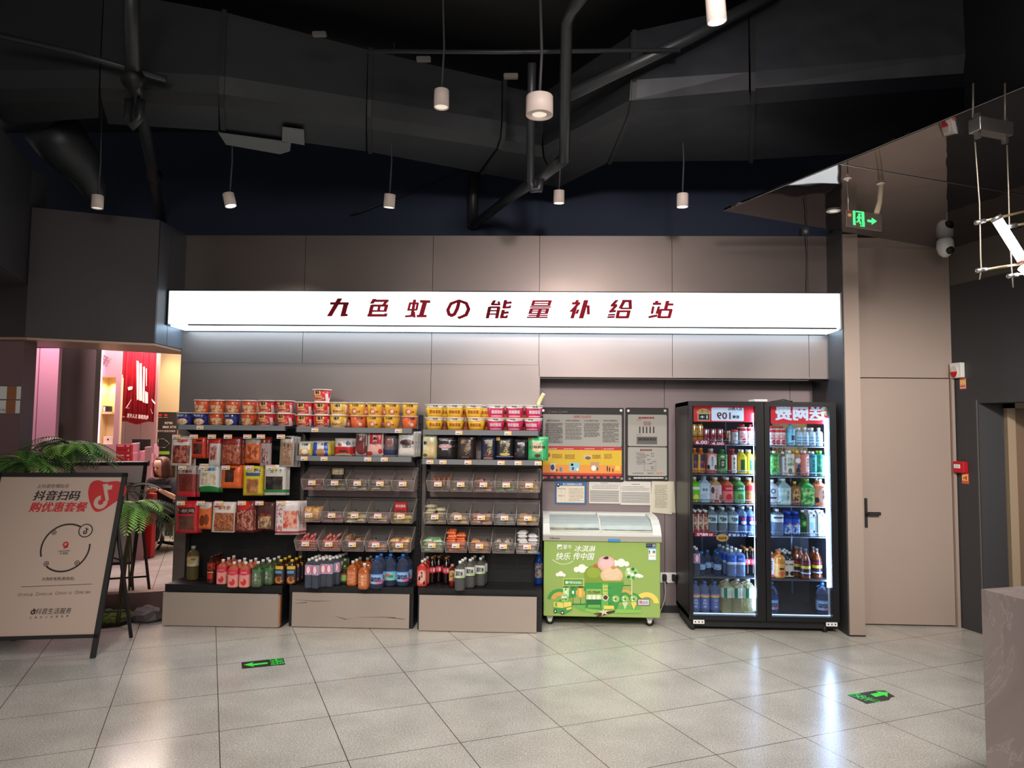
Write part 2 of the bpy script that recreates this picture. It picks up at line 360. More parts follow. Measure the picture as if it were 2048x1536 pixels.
# right dark wall running towards the camera, with a passage opening in it
def rw(Y): return 3.617+(6.5-Y)*.28
b=B()
for y0,y1,z0,z1,m_ in [(6.25,6.5,0,2.94,CHAR),(1.0,6.25,1.9,2.94,CHAR),(1.0,5.0,0,1.9,CHAR)]:
    b.polyz([(rw(y1),y1),(rw(y0),y0),(rw(y0)+.2,y0),(rw(y1)+.2,y1)],z0,z1,m_)
BAND=mat('brown_grey_lit_band',(96,88,82),.6)  # lighter tone holds the tube lamp's light on the bulkhead
b.polyz([(rw(6.5)+.004,6.5),(rw(1.)+.004,1.),(rw(1.)+.2,1.),(rw(6.5)+.2,6.5)],2.94,3.4,BAND)
struct(b.obj('wall_right'))
b=B(); b.box(3.68,4.6,6.262,6.36,0,1.93,mat('mid_grey_panel',(108,106,106),.5,.2)); struct(b.obj('wall_passage'))
b=B(); b.box(3.895,3.96,6.21,6.26,0,1.905,mat('tan_door_frame',(158,138,114),.5)); b.box(3.895,4.6,6.21,6.26,1.86,1.905,MATS['tan_door_frame']); b.box(3.96,4.5,6.235,6.26,0,1.86,mat('brown_door',(120,96,78),.5))
struct(b.obj('door_2'))
# ceiling slab and the dark upper wall behind the cladding
b=B(); b.box(-9,5.5,-3,14,4.6,4.75,BLACK); struct(b.obj('ceiling'))
b=B(); b.box(-5.5,5.2,7.1,7.2,3.0,4.6,NAVY); struct(b.obj('wall_upper'))
# glossy lowered ceiling at the right
GLOSS=mat('glossy_ceiling_film',(140,134,134),.03,1.0); nt=GLOSS.node_tree
g_=nt.nodes.new('ShaderNodeTexCoord'); n_=nt.nodes.new('ShaderNodeTexNoise'); n_.inputs['Scale'].default_value=1.7; bp=nt.nodes.new('ShaderNodeBump'); bp.inputs['Strength'].default_value=.12; bp.inputs['Distance'].default_value=.06
nt.links.new(g_.outputs['Object'],n_.inputs[0]); nt.links.new(n_.outputs[0],bp.inputs['Height']); nt.links.new(bp.outputs[0],nt.nodes['Principled BSDF'].inputs['Normal'])
T=(1.374,5.385); A=(1.833,4.434); E2=(3.62,1.36); 
def seamx(x): return 4.434+(x-1.833)*.3975
def backy(x): return 5.385+(x-1.374)*.507
b=B(); b.polyz([T,A,(4.4,seamx(4.4)),(4.4,backy(3.6)),(3.6,backy(3.6))],3.27,3.29,GLOSS); b.polyz([(A[0]+.002,A[1]-.006),(3.26+.47,1.385-1.0),(4.6,.3),(4.6,seamx(4.6)-.006)],3.27,3.29,GLOSS)
EDGE=mat('ceiling_edge_trim',(150,146,144),.3,.6)
struct(b.obj('ceiling_lowered'))
b=B(); b.tube([(T[0],T[1],3.273),(3.26,1.385,3.273)],.003,EDGE,4); b.tube([(A[0],A[1],3.268),(4.3,seamx(4.3),3.268)],.0022,EDGE,4); struct(b.obj('trim_1'))
# bulkhead at the left above the mirror, built as an opening, its soffit and the low ledge
BK=[(-3.2,6.45),(-3.2,5.99),(-4.045,5.64),(-4.6,5.64),(-4.6,6.45)]
b=B(); b.polyz(BK,2.33,3.37,DARKP); b.box(-3.2,-3.19,5.99,6.17,2.33,3.37,mat('bulkhead_side',(92,96,104),.4,.4)); b.box(-3.2,-3.19,6.176,6.45,2.33,3.37,MATS['bulkhead_side'])
b.polyz([(-3.19,5.985),(-4.045,5.632),(-4.045,5.62),(-3.19,5.97)],2.33,3.37,DARKP)
struct(b.obj('wall_left_bulkhead'))
SOF=noise_rough(mat('soffit_panel',(170,142,122),.4,.3),2,.3,.45)
b=B(); b.polyz([(-3.2,6.80),(-3.2,6.0),(-4.05,5.65),(-4.6,5.65),(-4.6,5.98),(-4.30,6.13)],2.31,2.33,SOF); struct(b.obj('trim_2'))
b=B(); b.polyz([(-4.06,5.62),(-4.06,5.8),(-5.2,5.8),(-5.2,4.2),(-3.45,4.2)],2.75,3.68,mat('grey_upper_block',(66,66,70),.5,.2)); struct(b.obj('wall_left_upper'))
PIER=noise_rough(mat('mauve_pier',(124,96,98),.45,.3),1.4,.4,.55)
b=B(); b.box(-5.4,-4.105,5.7,5.85,0,2.75,PIER); struct(b.obj('wall_left_pier'))
b=B(); b.polyz([(-3.22,6.50),(-4.40,5.98),(-4.45,6.08),(-3.22,6.62)],0,.185,mat('ledge_panel',(112,84,82),.4,.3)); b.polyz([(-3.22,6.488),(-4.40,5.968),(-4.45,6.0),(-3.22,6.52)],0,.018,BLACK); struct(b.obj('wall_left_ledge'))
# ------------------------------------------------------------------ the left mirror's image, built as a room behind an opening
PINKM=noise_rough(mat('pink_lit_panel',(222,168,184),.3,.5),1,.25,.4)  # pink of reflected LED light is put into this colour
b=B()
for x0,x1 in ((-5.45,-5.235),(-5.225,-5.02)): b.box(x0,x1,7.5,7.55,0,3,PINKM)
struct(b.obj('wall_mirrored_left'))
b=B(); b.box(-5.44,-4.93,8.0,8.1,0,3,mat('grey_olive_panel',(104,98,92),.5,.2)); struct(b.obj('wall_mirrored_partition'))
PK2=mat('dusty_pink_panel',(205,160,165),.4,.3)
b=B(); X=lambda px,Y=9.5: at(px,800,Y).x
b.box(X(184),X(201),9.5,9.52,0,3,PK2); b.box(X(230),X(240),9.5,9.52,0,3,PK2); b.box(X(201),X(230),9.5,9.52,2.29,3,PK2); b.box(X(201),X(230),9.5,9.52,0,1.40,PK2)
CREAM=mat('cream_niche_lining',(225,205,150),.6)
b.box(X(201),X(230),9.66,9.68,1.4,2.29,CREAM); b.box(X(201)-.02,X(201),9.52,9.66,1.4,2.29,CREAM); b.box(X(230)-.012,X(230),9.52,9.66,1.4,2.29,CREAM); b.box(X(201),X(230),9.52,9.66,1.36,1.4,CREAM); b.box(X(201),X(230),9.52,9.66,2.29,2.33,CREAM)
b.box(X(201),X(222),9.54,9.66,1.80,1.83,CREAM)
struct(b.obj('wall_mirrored_niche'))
b=B(); 
for i in range(4): b.box(-6.35+i*.225,-6.13+i*.225,10.35,10.4,0,3.2,mat('pink_slat_panel',(196,158,158),.5,.2))
struct(b.obj('wall_mirrored_back'))
TAN=mat('warm_tan_panel',(206,176,140),.45,.2)
b=B(); xa,xb=at(306,780,11.5).x,at(362,780,11.5).x; b.box(xa,xb+1.8,11.5,11.6,0,3.3,TAN); struct(b.obj('wall_mirrored_right'))
b=B(); b.box(-9,-1,13,13.1,0,3.2,mat('warm_back_wall',(120,96,84),.6)); struct(b.obj('wall_mirrored_far'))
# unseen lamps added to light the mirrored room
l=area((-5.3,9.0,3.1),(-5.3,9.2,0),60,1.2,1.2,(1,.72,.76))
spot((at(322,700,11.2).x,11.2,3.2),(at(322,700,11).x,11.45,1.0),70,1.0,.8,(1,.85,.5),.05)
area((-5.2,10.2,3.15),(-5.2,10.3,0),90,1.5,1.5,(1,.84,.66))
spot((X(215),9.57,2.26),(X(215),9.62,1),10,1.9,.9,(1,.85,.5),.03)
area((-5.1,7.0,2.9),(-5.3,7.5,1.6),34,.3,1.2,(1,.62,.72))
# ================================================================== SIGN
WHITE=mat('white_plastic',(232,230,226),.45); MRED=mat('maroon_lettering',(118,12,30),.8,spec=.15); STEEL=mat('brushed_steel',(176,172,168),.3,.9)
LIT=mat('lit_acrylic',(205,234,255),.4,0,6.5); LITF=mat('lit_acrylic_front',(240,250,255),.4,0,.92)
S=thing('light_box_sign','long glowing white light box sign with nine maroon characters on the back wall','sign',(-.32,6.3,2.5),world=True)
b=B(); b.box(-3.175,2.525,6.165,6.45,2.512,2.795,mat('sign_casing',(150,150,152),.4,.6)); b.obj('casing',S)
b=B(); b.rbox(-3.175,2.520,6.148,6.166,2.515,2.803,LITF,.006); b.obj('front_panel',S)
b=B(); b.box(-3.165,2.52,6.18,6.445,2.498,2.512,LIT); b.obj('underside_diffuser',S)
b=B(); b.box(-3.0,2.49,6.150,6.162,2.503,2.514,BLACK); b.box(2.520,2.532,6.14,6.45,2.505,2.81,STEEL); b.box(-3.184,-3.175,6.14,6.45,2.505,2.81,BLACK)
b.box(-3.18,2.525,6.15,6.19,2.803,2.812,BLACK); b.box(-3.16,2.51,6.435,6.449,2.492,2.50,BLACK); b.obj('frame',S)
# heavy slanted block lettering: strokes H = level bar, V = upright bar (x, y, x, y, weight) measured on the sign
STROKES=[
 (640,'H72,77,202,77,14 V140,42,65,167,28 V185,70,160,167,28 H150,160,194,158,14'),
 (640,'H376,58,484,58,14 V385,45,365,78,22 V470,60,445,92,20 H362,92,480,92,13 V368,88,350,165,22 V470,88,458,135,20 V420,90,412,130,16 H360,130,466,130,10 H335,161,470,161,15 V466,148,460,166,18'),
 (640,'H628,76,694,76,11 V636,72,622,128,14 V690,72,680,122,14 V668,50,648,165,18 H622,122,684,122,10 H600,168,672,163,12 V662,135,666,176,14 H706,62,778,64,16 V742,60,712,168,28 H682,166,752,166,14'),
 (1000,'V-38,55,-55,84,20 H-62,84,0,84,11 V-10,62,-4,88,14 H-72,104,-2,104,11 V-72,100,-90,182,20 V-8,100,-24,182,20 H-78,128,-14,128,8 H-82,152,-20,152,8 V40,53,28,110,20 H36,74,82,70,13 H20,106,72,104,12 V72,92,68,110,13 V24,122,10,180,20 H18,144,62,140,13 H0,174,48,174,13 V50,160,44,180,13'),
 (1000,'H232,60,366,60,10 H240,76,358,76,6 H226,91,352,91,7 V240,56,228,94,18 V356,56,344,94,18 H210,102,360,102,7 H220,116,346,116,9 V224,112,210,150,20 V338,112,326,150,20 H212,131,334,131,6 H206,147,330,147,7 V286,114,264,176,20 H200,161,338,161,7 H190,175,336,175,8'),
 (1000,'V548,53,540,68,20 H508,76,566,76,14 V556,76,500,136,22 V532,105,508,182,22 V552,120,540,150,16 V608,53,572,182,28 V622,90,624,154,18'),
 (1000,'V826,53,790,92,22 H782,92,826,88,13 V820,92,782,132,22 H770,134,818,130,13 H762,158,812,156,10 H758,174,810,172,11 V880,53,848,112,22 H862,60,930,60,14 V918,56,920,116,20 H850,112,930,112,10 H832,132,920,132,12 V838,126,826,180,20 V912,126,898,180,20 H820,174,906,174,14'),
 (1000,'V1108,58,1104,74,20 H1078,79,1138,79,14 V1082,98,1072,150,16 V1122,98,1106,150,16 H1048,174,1110,162,14 V1184,58,1168,120,22 H1176,84,1224,84,13 H1130,122,1214,122,12 V1134,118,1120,180,20 V1208,118,1192,180,20 H1116,174,1198,174,13')]
for ox_,st_ in STROKES:
    b=B()
    for q,t_ in enumerate(st_.split()):
        x0,y0,x1,y1,w=map(float,t_[1:].split(',')); w*=.58
        P4=[(x0,y0-w),(x1,y1-w),(x1,y1+w),(x0,y0+w)] if t_[0]=='H' else [(x0-w,y0),(x0+w,y0),(x1+w,y1),(x1-w,y1)]
        pts=[at(ox_+x*.28346,585+y*.28346,6.143) for x,y in P4]
        b.poly([(p.x,p.z) for p in reversed(pts)],6.1420-.00004*q,6.148,MRED)
    b.obj('lettering',S)
p0,p1=at(892,638,6.143),at(941,599,6.143); b=B(); b.text('の',(p0.x+p1.x)/2,(p0.z+p1.z)/2,p1.x-p0.x,p1.z-p0.z,6.1425,MRED,bold=.026); b.obj('lettering',S)
# ================================================================== CEILING SERVICES
DUCT=noise_rough(mat('duct_grey_paint',(40,42,45),.6,.2),2,.45,.7,bump=.35,bscale=1.6)
PIPE=mat('pipe_dark_paint',(54,56,58),.4,.3)
D=thing('air_duct','large dark grey rectangular air duct with folded seams hanging below the ceiling','duct',(-1.8,5,3.8),world=True)
def dsec(b,f0,k0,f1,k1,zt0,zt1,m=DUCT):
    """one duct section between two cross sections; f=front lower corner, k=back lower corner"""
    def cs(f,k,zt):
        f,k=Vector(f),Vector(k); d=(f-k); d.z=0; d.normalize()
        return [k,f-d*.10,f+Vector((0,0,.05)),f+d*.03+Vector((0,0,.16)),f+d*.03+Vector((0,0,zt)),k+Vector((0,0,zt))]
    a,e=cs(f0,k0,zt0),cs(f1,k1,zt1); n=len(a)
    b.add(a+e,[tuple(range(n)),tuple(reversed(range(n,2*n)))]+[(i,(i+1)%n,(i+1)%n+n,i+n) for i in range(n)],m)
ds=[((-60,193),(-60,205),.72),((200,190),(200,236),.7),((440,202),(440,262),.6),((735,246),(735,303),.52),((1003,287),(960,345),.47)]
for i in range(4):
    (f0,k0,z0),(f1,k1,z1)=ds[i],ds[i+1]; b=B()
    A0,A1,B0,B1=gz(*f0,3.8),gz(*k0,3.8),gz(*f1,3.8),gz(*k1,3.8)
    dsec(b,A0,A1+Vector((0,.35*(i==0)+.1*(i==1),0)),B0-(B0-A0)*.012,B1-(B1-A1)*.012,z0,z1); b.obj('duct_section',D)
for f,k,z in ds[2:]:
    b=B(); A0,A1=gz(*f,3.8),gz(*k,3.8); d=Vector((.03,.008,0)); dsec(b,A0-Vector((0,.02,.012)),A1+Vector((0,.02,-.012)),A0-Vector((0,.02,.012))+d,A1+Vector((0,.02,-.012))+d,z+.02,z+.02,BLACK); b.obj('flange',D)
D2=thing('branch_duct','creased dark branch duct turning right from the end of the large air duct','duct',(.9,5.9,3.8),world=True)
DUCT2=noise_rough(mat('duct_shaded_grey',(26,29,36),.55,.2),2,.4,.65,bump=.5,bscale=2.2)  # same duct paint darkened where less light reaches the branch
bs_=[((1006,290),(965,348),.46),((1085,303),(1112,376),.44),((1262,214),(1216,324),.5),((1500,196),(1500,322),.6),((1930,160),(1930,292),.75)]
for i in range(4):
    (f0,k0,z0),(f1,k1,z1)=bs_[i],bs_[i+1]; b=B()
    A0,A1,B0,B1=gz(*f0,3.8),gz(*k0,3.8),gz(*f1,3.8),gz(*k1,3.8)
    dsec(b,A0,A1,B0,B1,z0,z1,DUCT if i<2 else DUCT2)
    vs=b.v; b.v=[(x+R.uniform(-.012,.012),y+R.uniform(-.012,.012),z+R.uniform(-.01,.01)) for x,y,z in vs]; b.obj('duct_section',D2)
for f,k,z in bs_[2:4]:
    b=B(); A0,A1=gz(*f,3.8),gz(*k,3.8); d=Vector((.03,0,0)); dsec(b,A0-Vector((0,.02,.012)),A1+Vector((0,.02,-.012)),A0-Vector((0,.02,.012))+d,A1+Vector((0,.02,-.012))+d,z+.02,z+.02,BLACK); b.obj('flange',D2)
def bracket(px0,py0,px1,py1,z,lab):
    a,d=gz(px0,py1,z),gz(px1,py1,z); e,f=gz(px0,py0,z),gz(px1,py0,z); b=B(); m_=mat('grey_plate',(104,106,106),.6,.2)
    b.polyz([(a.x,a.y),(d.x,d.y),(f.x,f.y),(e.x,e.y)],z-.012,z,m_); return b,m_
for q,(p,lab) in enumerate([([(436,262),(452,287),(560,306),(580,300),(582,283),(566,282),(440,265)],'grey rounded hatch plate below the edge of the air duct'),([(565,253),(608,259),(609,288),(564,280)],'small square grey plate stuck on the underside of the air duct')]):
    z=3.775-.0*q; b=B(); b.polyz([(gz(x,y,z).x,gz(x,y,z).y) for x,y in p],z-.01,z,mat('grey_plate',(112,114,114),.6,.2)); tag(b.obj('duct_plate'),lab,'plate')
def pipe(pts,r,lab,cat='pipe',name='service_pipe',m=PIPE,n=8):
    b=B(); b.tube([at(*p) for p in pts],r,m,n); return tag(b.obj(name),lab,cat)
o=pipe([(262,-40,4.0),(264,60,4.2),(266,155,4.4),(282,225,4.9),(300,310,5.7),(312,380,6.5),(322,440,7.05)],.045,'dark pipe running back over the left bulkhead from the top edge')
b=B(); 
for p,w_ in [((266,158,4.38),'near the top'),((308,352,6.2),'lower down')]:
    b=B(); q=at(*p); b.tube([q-Vector((0,.03,.03)),q+Vector((0,.03,.03))],.06,BLACK,10); tag(b.obj('pipe_coupling'),'dark coupling ring on the left ceiling pipe, '+w_,'fitting')
b=B()
q=at(266,235,4.6); b.tube([q+Vector((-.03,0,.12)),q+Vector((-.035,0,-.01)),q+Vector((0,0,-.06)),q+Vector((.045,0,-.01)),q+Vector((.05,0,.12))],.028,PIPE,8); tag(b.obj('pipe_coupling'),'hooked drain bend on the left ceiling pipe','fitting')
pipe([(1180,-30,3.6),(1142,22,3.9),(1133,45,4.0),(1130,200,4.4),(1129,322,4.75)],.035,'thin upright pipe dropping from the top edge beside the large round lamp')
pipe([(1128,318,4.8),(1085,352,5.2),(1010,402,6.2),(945,452,7.05)],.04,'diagonal pipe running back left from below the large round lamp')
pipe([(1064,125,4.4),(1062,240,4.6),(1060,362,4.95),(1066,380,4.95),(1078,380,4.95),(1082,358,4.95)],.027,'upright pipe with a hooked drain bend behind the large round lamp')
pipe([(949,345,6.9),(946,400,7.0),(945,455,7.04)],.05,'short upright pipe on the dark upper wall')
pipe([(-10,68,4.3),(150,106,4.4),(332,158,4.5)],.02,'thin conduit crossing the left of the dark ceiling')
pipe([(735,102,4.45),(1000,104,4.45),(1360,100,4.45)],.014,'straight thin conduit rail above the pendant lamps')
pipe([(1560,-20,4.5),(1380,75,4.5),(1120,200,4.54)],.04,'thick dark pipe slanting across the ceiling behind the spot lamp')
pipe([(700,430,7.05),(720,425,7.06),(940,338,7.05)],.006,'thin cable drooping on the dark upper wall','cable','service_cable')
for p,lab in [((636,66,4.5),'pale torn patch of tape on the dark ceiling'),((845,116,4.4),'small grey junction box on the ceiling near the straight conduit'),((1020,150,4.4),'small pale bracket on the ceiling right of the duct top')]:
    q=at(*p); b=B(); b.rbox(q.x-.04,q.x+.05,q.y,q.y+.03,q.z-.015,q.z+.015,mat('pale_grey_bit',(96,92,90),.7),.008); tag(b.obj('ceiling_fitting'),lab,'fitting')
D3=thing('duct_stub','crumpled dark duct end drooping behind the left end of the large air duct','duct',(-4.2,5.9,3.6),world=True)
pp=[];rr=[]
for i,p in enumerate([(100,250,5.3),(128,290,5.4),(160,322,5.5),(178,352,5.6),(190,384,5.65),(196,400,5.7)]): pp.append(at(*p)+Vector((0,0,R.uniform(-.02,.02)))); rr.append([.20,.19,.16,.12,.09,.06][i])
b=B(); b.tube(pp,rr,mat('duct_wrap_dark',(40,42,46),.45,.2),12); b.obj('duct_wrap',D3)
# pendant cylinder lamps
LAMPC=mat('lamp_white_paint',(224,206,196),.5); CORD=mat('grey_cord',(66,66,68),.6)
BULB=mat('lit_lens',(255,244,224),.4,0,14); BULB2=mat('dim_lens',(240,228,210),.4,0,.55)
def pendant(px,py,wpx,dia,h,on,lab,tilt=(0,0),aim=None,power=0,cordtop=4.6,ring=0):
    Y=FPX*dia/wpx; p=at(px,py,Y)
    t=thing('pendant_spotlight',lab,'ceiling lamp',p,'cylinder spotlights on cords')
    b=B(); r=dia/2
    b.lathe([(r*.97,h/2),(r,h/2-.004),(r,-h/2),(r*.9,-h/2),(r*.88,-h/2+.012)],LAMPC,24,cap=False); b.lathe([(.001,h/2+.0005),(r*.97,h/2)],LAMPC,24,cap=False); hs=b.obj('lamp_housing',t,loc=(0,0,0))
    b=B(); r2=r*(.88 if not ring else .55)
    b.lathe([(r2,-h/2+.006),(r2*.5,-h/2+.003),(.001,-h/2+.002)],BULB if on else BULB2,24,cap=False); le=b.obj('lens',t,loc=(0,0,0)); parts=[hs,le]
    if ring:
        b=B(); b.lathe([(r*.93,-h/2-.001),(r*.56,-h/2+.001),(r*.55,-h/2+.01)],LAMPC,24,cap=False); parts.append(b.obj('trim_ring',t,loc=(0,0,0)))
    for o in parts: o.rotation_euler=(tilt[0],tilt[1],0)
    b=B(); b.tube([(0,0,h/2),(.01,0,h/2+.25),(-.004,0,(cordtop-p.z)*.6),(.01,0,cordtop-p.z)],.006 if not ring else .009,CORD,6); b.obj('cord',t,loc=(0,0,0))
    if on: spot((p.x,p.y,p.z-h/2-.01),aim or (p.x,6.3,1.2),power,1.45,.8,(1,.9,.78),.03)
pendant(195,404,23,.085,.10,0,'unlit pendant cylinder lamp in front of the left dark bulkhead')
pendant(459,400,23,.085,.10,1,'lit tilted pendant cylinder lamp left of the centre, above the left end of the sign',(0,-.25),(-2.2,6.4,1.6),38)
pendant(779,402,23,.085,.10,1,'lit pendant cylinder lamp above the middle rack',(.15,.1),(-1.1,6.4,1.5),38)
pendant(1118,394,22,.085,.10,1,'lit pendant cylinder lamp right below the ceiling pipe bend',(.1,0),(.3,6.6,1.3),38)
pendant(1365,401,23,.085,.10,1,'lit pendant cylinder lamp above the right end of the sign',(.05,0),(1.3,6.4,1.6),38)
pendant(883,198,31,.085,.10,0,'dimly lit pendant cylinder lamp hanging left of the large round lamp')
pendant(1432,20,40,.085,.105,1,'brightly lit cylinder lamp at the top edge, nearest to the camera',(.1,-.1),(1.6,6.4,1.2),45)
pendant(1079,212,56,.15,.105,0,'large round drum lamp with a recessed lens, hanging beside the upright pipes',ring=1)
# ================================================================== RIGHT SIDE CEILING ITEMS
EX=thing('exit_sign','clear hanging emergency exit sign with a green running figure and arrow','exit sign',at(1727,440,4.68),world=True)
P=lambda x,y,Y=4.66: at(1680+x*.2604,200+y*.2604,Y)
GRN=mat('glowing_green',(70,240,130),.5,0,.85); CLR=glassy('clear_acrylic_plate',(190,180,172),.12,.1)
q=[P(50,845),P(318,880),P(318,1008),P(50,972)]
b=B(); b.poly([(v.x,v.z) for v in q],4.655,4.665,CLR); b.obj('acrylic_plate',EX)
def pol(b,pts,y0,y1,m,F): b.poly([(F(x,y).x,F(x,y).z) for x,y in pts],y0,y1,m)
b=B()
for pts in [[(95,852),(114,855),(112,900),(116,965),(108,962),(98,960)],[(120,855),(178,862),(178,870),(120,864)],[(160,866),(180,866),(184,975),(168,974)],[(168,940),(184,942),(184,976),(150,972),(152,966),(168,967)]]: pol(b,pts,4.650,4.654,GRN,P)
for pts in [[(134,893),(147,892),(155,904),(158,916),(152,916),(148,907),(147,922),(154,940),(160,958),(152,958),(144,942),(140,930),(135,942),(122,942),(122,935),(131,935),(134,918),(135,903),(127,912),(122,908)],[(206,922),(240,926),(240,908),(278,935),(240,960),(240,944),(208,938)]]: pol(b,pts,4.650,4.654,GRN,P)
v=P(144,883); b.ell(v.x,v.z,.0075,.0075,4.650,4.654,GRN,12); b.obj('pictogram',EX)
b=B(); v0,v1=P(57,898),P(82,875); b.box(v0.x,v1.x,4.650,4.654,v0.z,v1.z,mat('orange_sticker',(214,160,100),.6)); v0,v1=P(60,866),P(75,850); b.box(v0.x,v1.x,4.650,4.654,v0.z,v1.z,mat('red_sticker',(190,40,40),.6)); b.obj('sticker',EX)
a1,a2=gz(1695,356,3.27),gz(1762,366,3.27)
for a_,e in ((a1,P(65,850)),(a2,P(282,872))):
    b=B(); b.lathe([(.001,3.27),(.028,3.268),(.026,3.262),(.008,3.256),(.006,3.245)],LAMPC,16,cx=a_.x,cy=a_.y,cap=False); b.obj('ceiling_rose',EX)
b=B(); b.tube([(a1.x,a1.y,3.25),tuple(P(65,850,4.65))],.004,STEEL,6); b.obj('hanging_rod',EX)
b=B(); e=P(282,866,4.66); b.tube([(a2.x,a2.y,3.255),(a2.x-.01,a2.y,(3.255+e.z)/2),tuple(e)],.017,mat('beige_cable_wrap',(206,188,160),.7),8); b.obj('cable_sleeve',EX)
b=B(); r_=gz(1667,421,3.27); b.lathe([(.05,3.266),(.048,3.262),(.036,3.261),(.03,3.266)],WHITE,20,cx=r_.x,cy=r_.y,cap=False); b.lathe([(.03,3.266),(.001,3.267)],BULB2,20,cx=r_.x,cy=r_.y,cap=False); tag(b.obj('recessed_light'),'small round recessed light in the glossy black lowered ceiling','ceiling lamp')
# linear lamp on a cable frame at the right edge
LF=thing('hanging_tube_lamp','slanted glowing tube lamp in a frame of steel cables at the right edge','ceiling lamp',(2.25,3.4,2.6),world=True)
Q=lambda x,y,Y=3.4: at(1680+x*.2604,200+y*.2604,Y)
b=B(); a_,e=Q(985,195),Q(1335,235)
b.M=Matrix.Translation((a_+e)/2)@Matrix.Rotation(.35,4,'Z'); w=(e.x-a_.x)/2; b.rbox(-w,w,-.03,.03,-.032,.032,STEEL,.004); 
for s_ in (-1,1):
    b.box(s_*w*.82-.008,s_*w*.82+.008,-.012,.012,.032,.055,STEEL); b.box(s_*w*.82-.008,s_*w*.82+.008,-.012,.012,-.062,-.032,STEEL)
b.M=None; b.obj('driver_box',LF)
CAB=mat('steel_cable',(150,138,126),.45,.5)
for pts in ([(1035,300),(1050,500),(1072,800),(1080,1200),(1085,1300),(1072,1380)],[(1282,345),(1295,700),(1302,1000),(1318,1300),(1330,1440)]):
    b=B(); b.tube([Q(*p) for p in pts],.0032,CAB,6); b.obj('cable',LF)
for x,y in ((1022,135),(1268,180)):
    e=Q(x,y); b=B(); b.tube([e,(e.x+.005,e.y,3.27)],.004,CAB,6); b.obj('cable',LF)
for a_,e in (((1040,945),(1450,850)),((1280,975),(1480,940)),((1048,1312),(1480,1245)),((1288,1355),(1480,1320))):
    b=B(); v0,v1=Q(*a_),Q(*e); b.tube([v0,v1],.006,mat('brass_rod',(206,184,140),.3,.8),8); b.tube([v0,v0+(v1-v0).normalized()*.045],.011,STEEL,8); b.obj('rod',LF)
b=B(); v0,v1=Q(1195,900,3.38),Q(1400,1225,3.38); b.tube([v0+(v1-v0)*.07,v1],.021,mat('tube_glow',(235,240,255),.4,0,7),12); b.obj('tube',LF)
b=B(); b.tube([v0-(v1-v0)*.01,v0+(v1-v0)*.07],.024,STEEL,12); b.obj('end_cap',LF); b=B(); b.tube([v1,v1+(v1-v0)*.06],.025,mat('copper_cap',(170,120,100),.4,.6),12); b.obj('end_cap',LF)
b=B(); v2=Q(1395,1280,3.38); v3=Q(1470,1345,3.38); b.tube([v2,v3],.02,MATS['tube_glow'],12); b.obj('tube',LF)
# dome camera on the corner
v=gz(1890,478,3.27); v.z-=.075; DC=thing('dome_camera','white dome security camera on the corner where the door wall meets the dark right wall','camera',v,world=True)
b=B(); b.lathe([(.05,.075),(.062,.06),(.066,0),(.05,-.05),(.02,-.078),(.001,-.08)],WHITE,20,cx=v.x,cy=v.y,cz=v.z,cap=False); b.obj('housing',DC)
b=B(); b.ball(v.x+.012,v.y-.045,v.z-.03,.036,.03,.034,BLACK,14,10); b.obj('lens',DC)
b=B(); b.box(v.x-.03,v.x+.03,v.y,v.y+.03,v.z+.0,v.z+.075,mat('dark_grey_plastic',(40,38,38),.5)); b.obj('bracket',DC)  # bracket in plain dark grey plastic
v=at(1610,461,6.44); SCM=thing('small_camera','small dark security camera standing on the ledge of the back wall near the column','camera',v,world=True)
b=B(); b.rbox(v.x-.035,v.x+.035,6.42,6.5,3.37,3.45,mat('dark_plastic',(60,60,64),.3),.015); b.obj('body',SCM); b=B(); b.ball(v.x,6.42,3.405,.022,.015,.022,mat('lens_grey',(120,120,124),.15),12,8); b.obj('lens',SCM)
b=B(); b.tube([(v.x,6.447,3.37),(v.x+.01,6.446,3.2),(v.x,6.447,2.82)],.0035,BLACK,5); tag(b.obj('camera_cable'),'thin black cable running down the cladding below the small camera','cable')
# fire alarm devices on the right dark wall
def wallpt(px,py):
    # point on the slanted right wall
    d=ray(px,py); k=(3.617+6.5*.28)/(d.x+.28*d.y); return CO+d*k
YEL=mat('yellow_label',(240,200,110),.6); RD=mat('signal_red',(190,20,36),.45); PK=mat('salmon_label',(238,160,140),.6)
RZ=Matrix.Rotation(-math.atan2(1,.28),4,'Z')   # local x runs along the wall towards the camera, local -y faces the room
RZ=Matrix(((.27,-.963*-1,0,0),(-.963,.27,0,0),(0,0,1,0),(0,0,0,1)))
def dev(v,name,lab,cat):
    t=thing(name,lab,cat,v); t.rotation_euler=(0,0,math.atan2(-.963,.27)); return t
v=wallpt(1918,741); t=dev(v,'alarm_sounder','white fire alarm sounder with a red half-round lens on the dark right wall','alarm')
b=B(); b.rbox(-.06,.06,-.04,0,-.065,.065,WHITE,.008); b.obj('housing',t,loc=(0,0,0))
b=B(); b.ell(-.005,-.012,.035,.05,-.05,-.04,mat('pale_lens',(220,206,196),.3),20); b.ell(-.005,-.012,.034,.049,-.054,-.05,RD,20,PI,2*PI); b.obj('lens',t,loc=(0,0,0))
v=wallpt(1926,766); b=B(); b.box(-.03,.03,-.004,0,-.05,.04,PK); b.box(-.026,.026,-.006,-.004,-.012,.022,YEL); b.box(-.026,.026,-.006,-.004,-.03,-.024,RD); b.box(-.03,.03,-.006,-.004,.03,.036,RD)
o=tag(b.obj('warning_tag'),'orange and yellow tag stuck below the alarm sounder','tag'); o.location=v; o.rotation_euler=(0,0,math.atan2(-.963,.27))
v=wallpt(1925,934); t=dev(v,'call_point','red manual fire call point on the dark right wall beside the door','alarm')
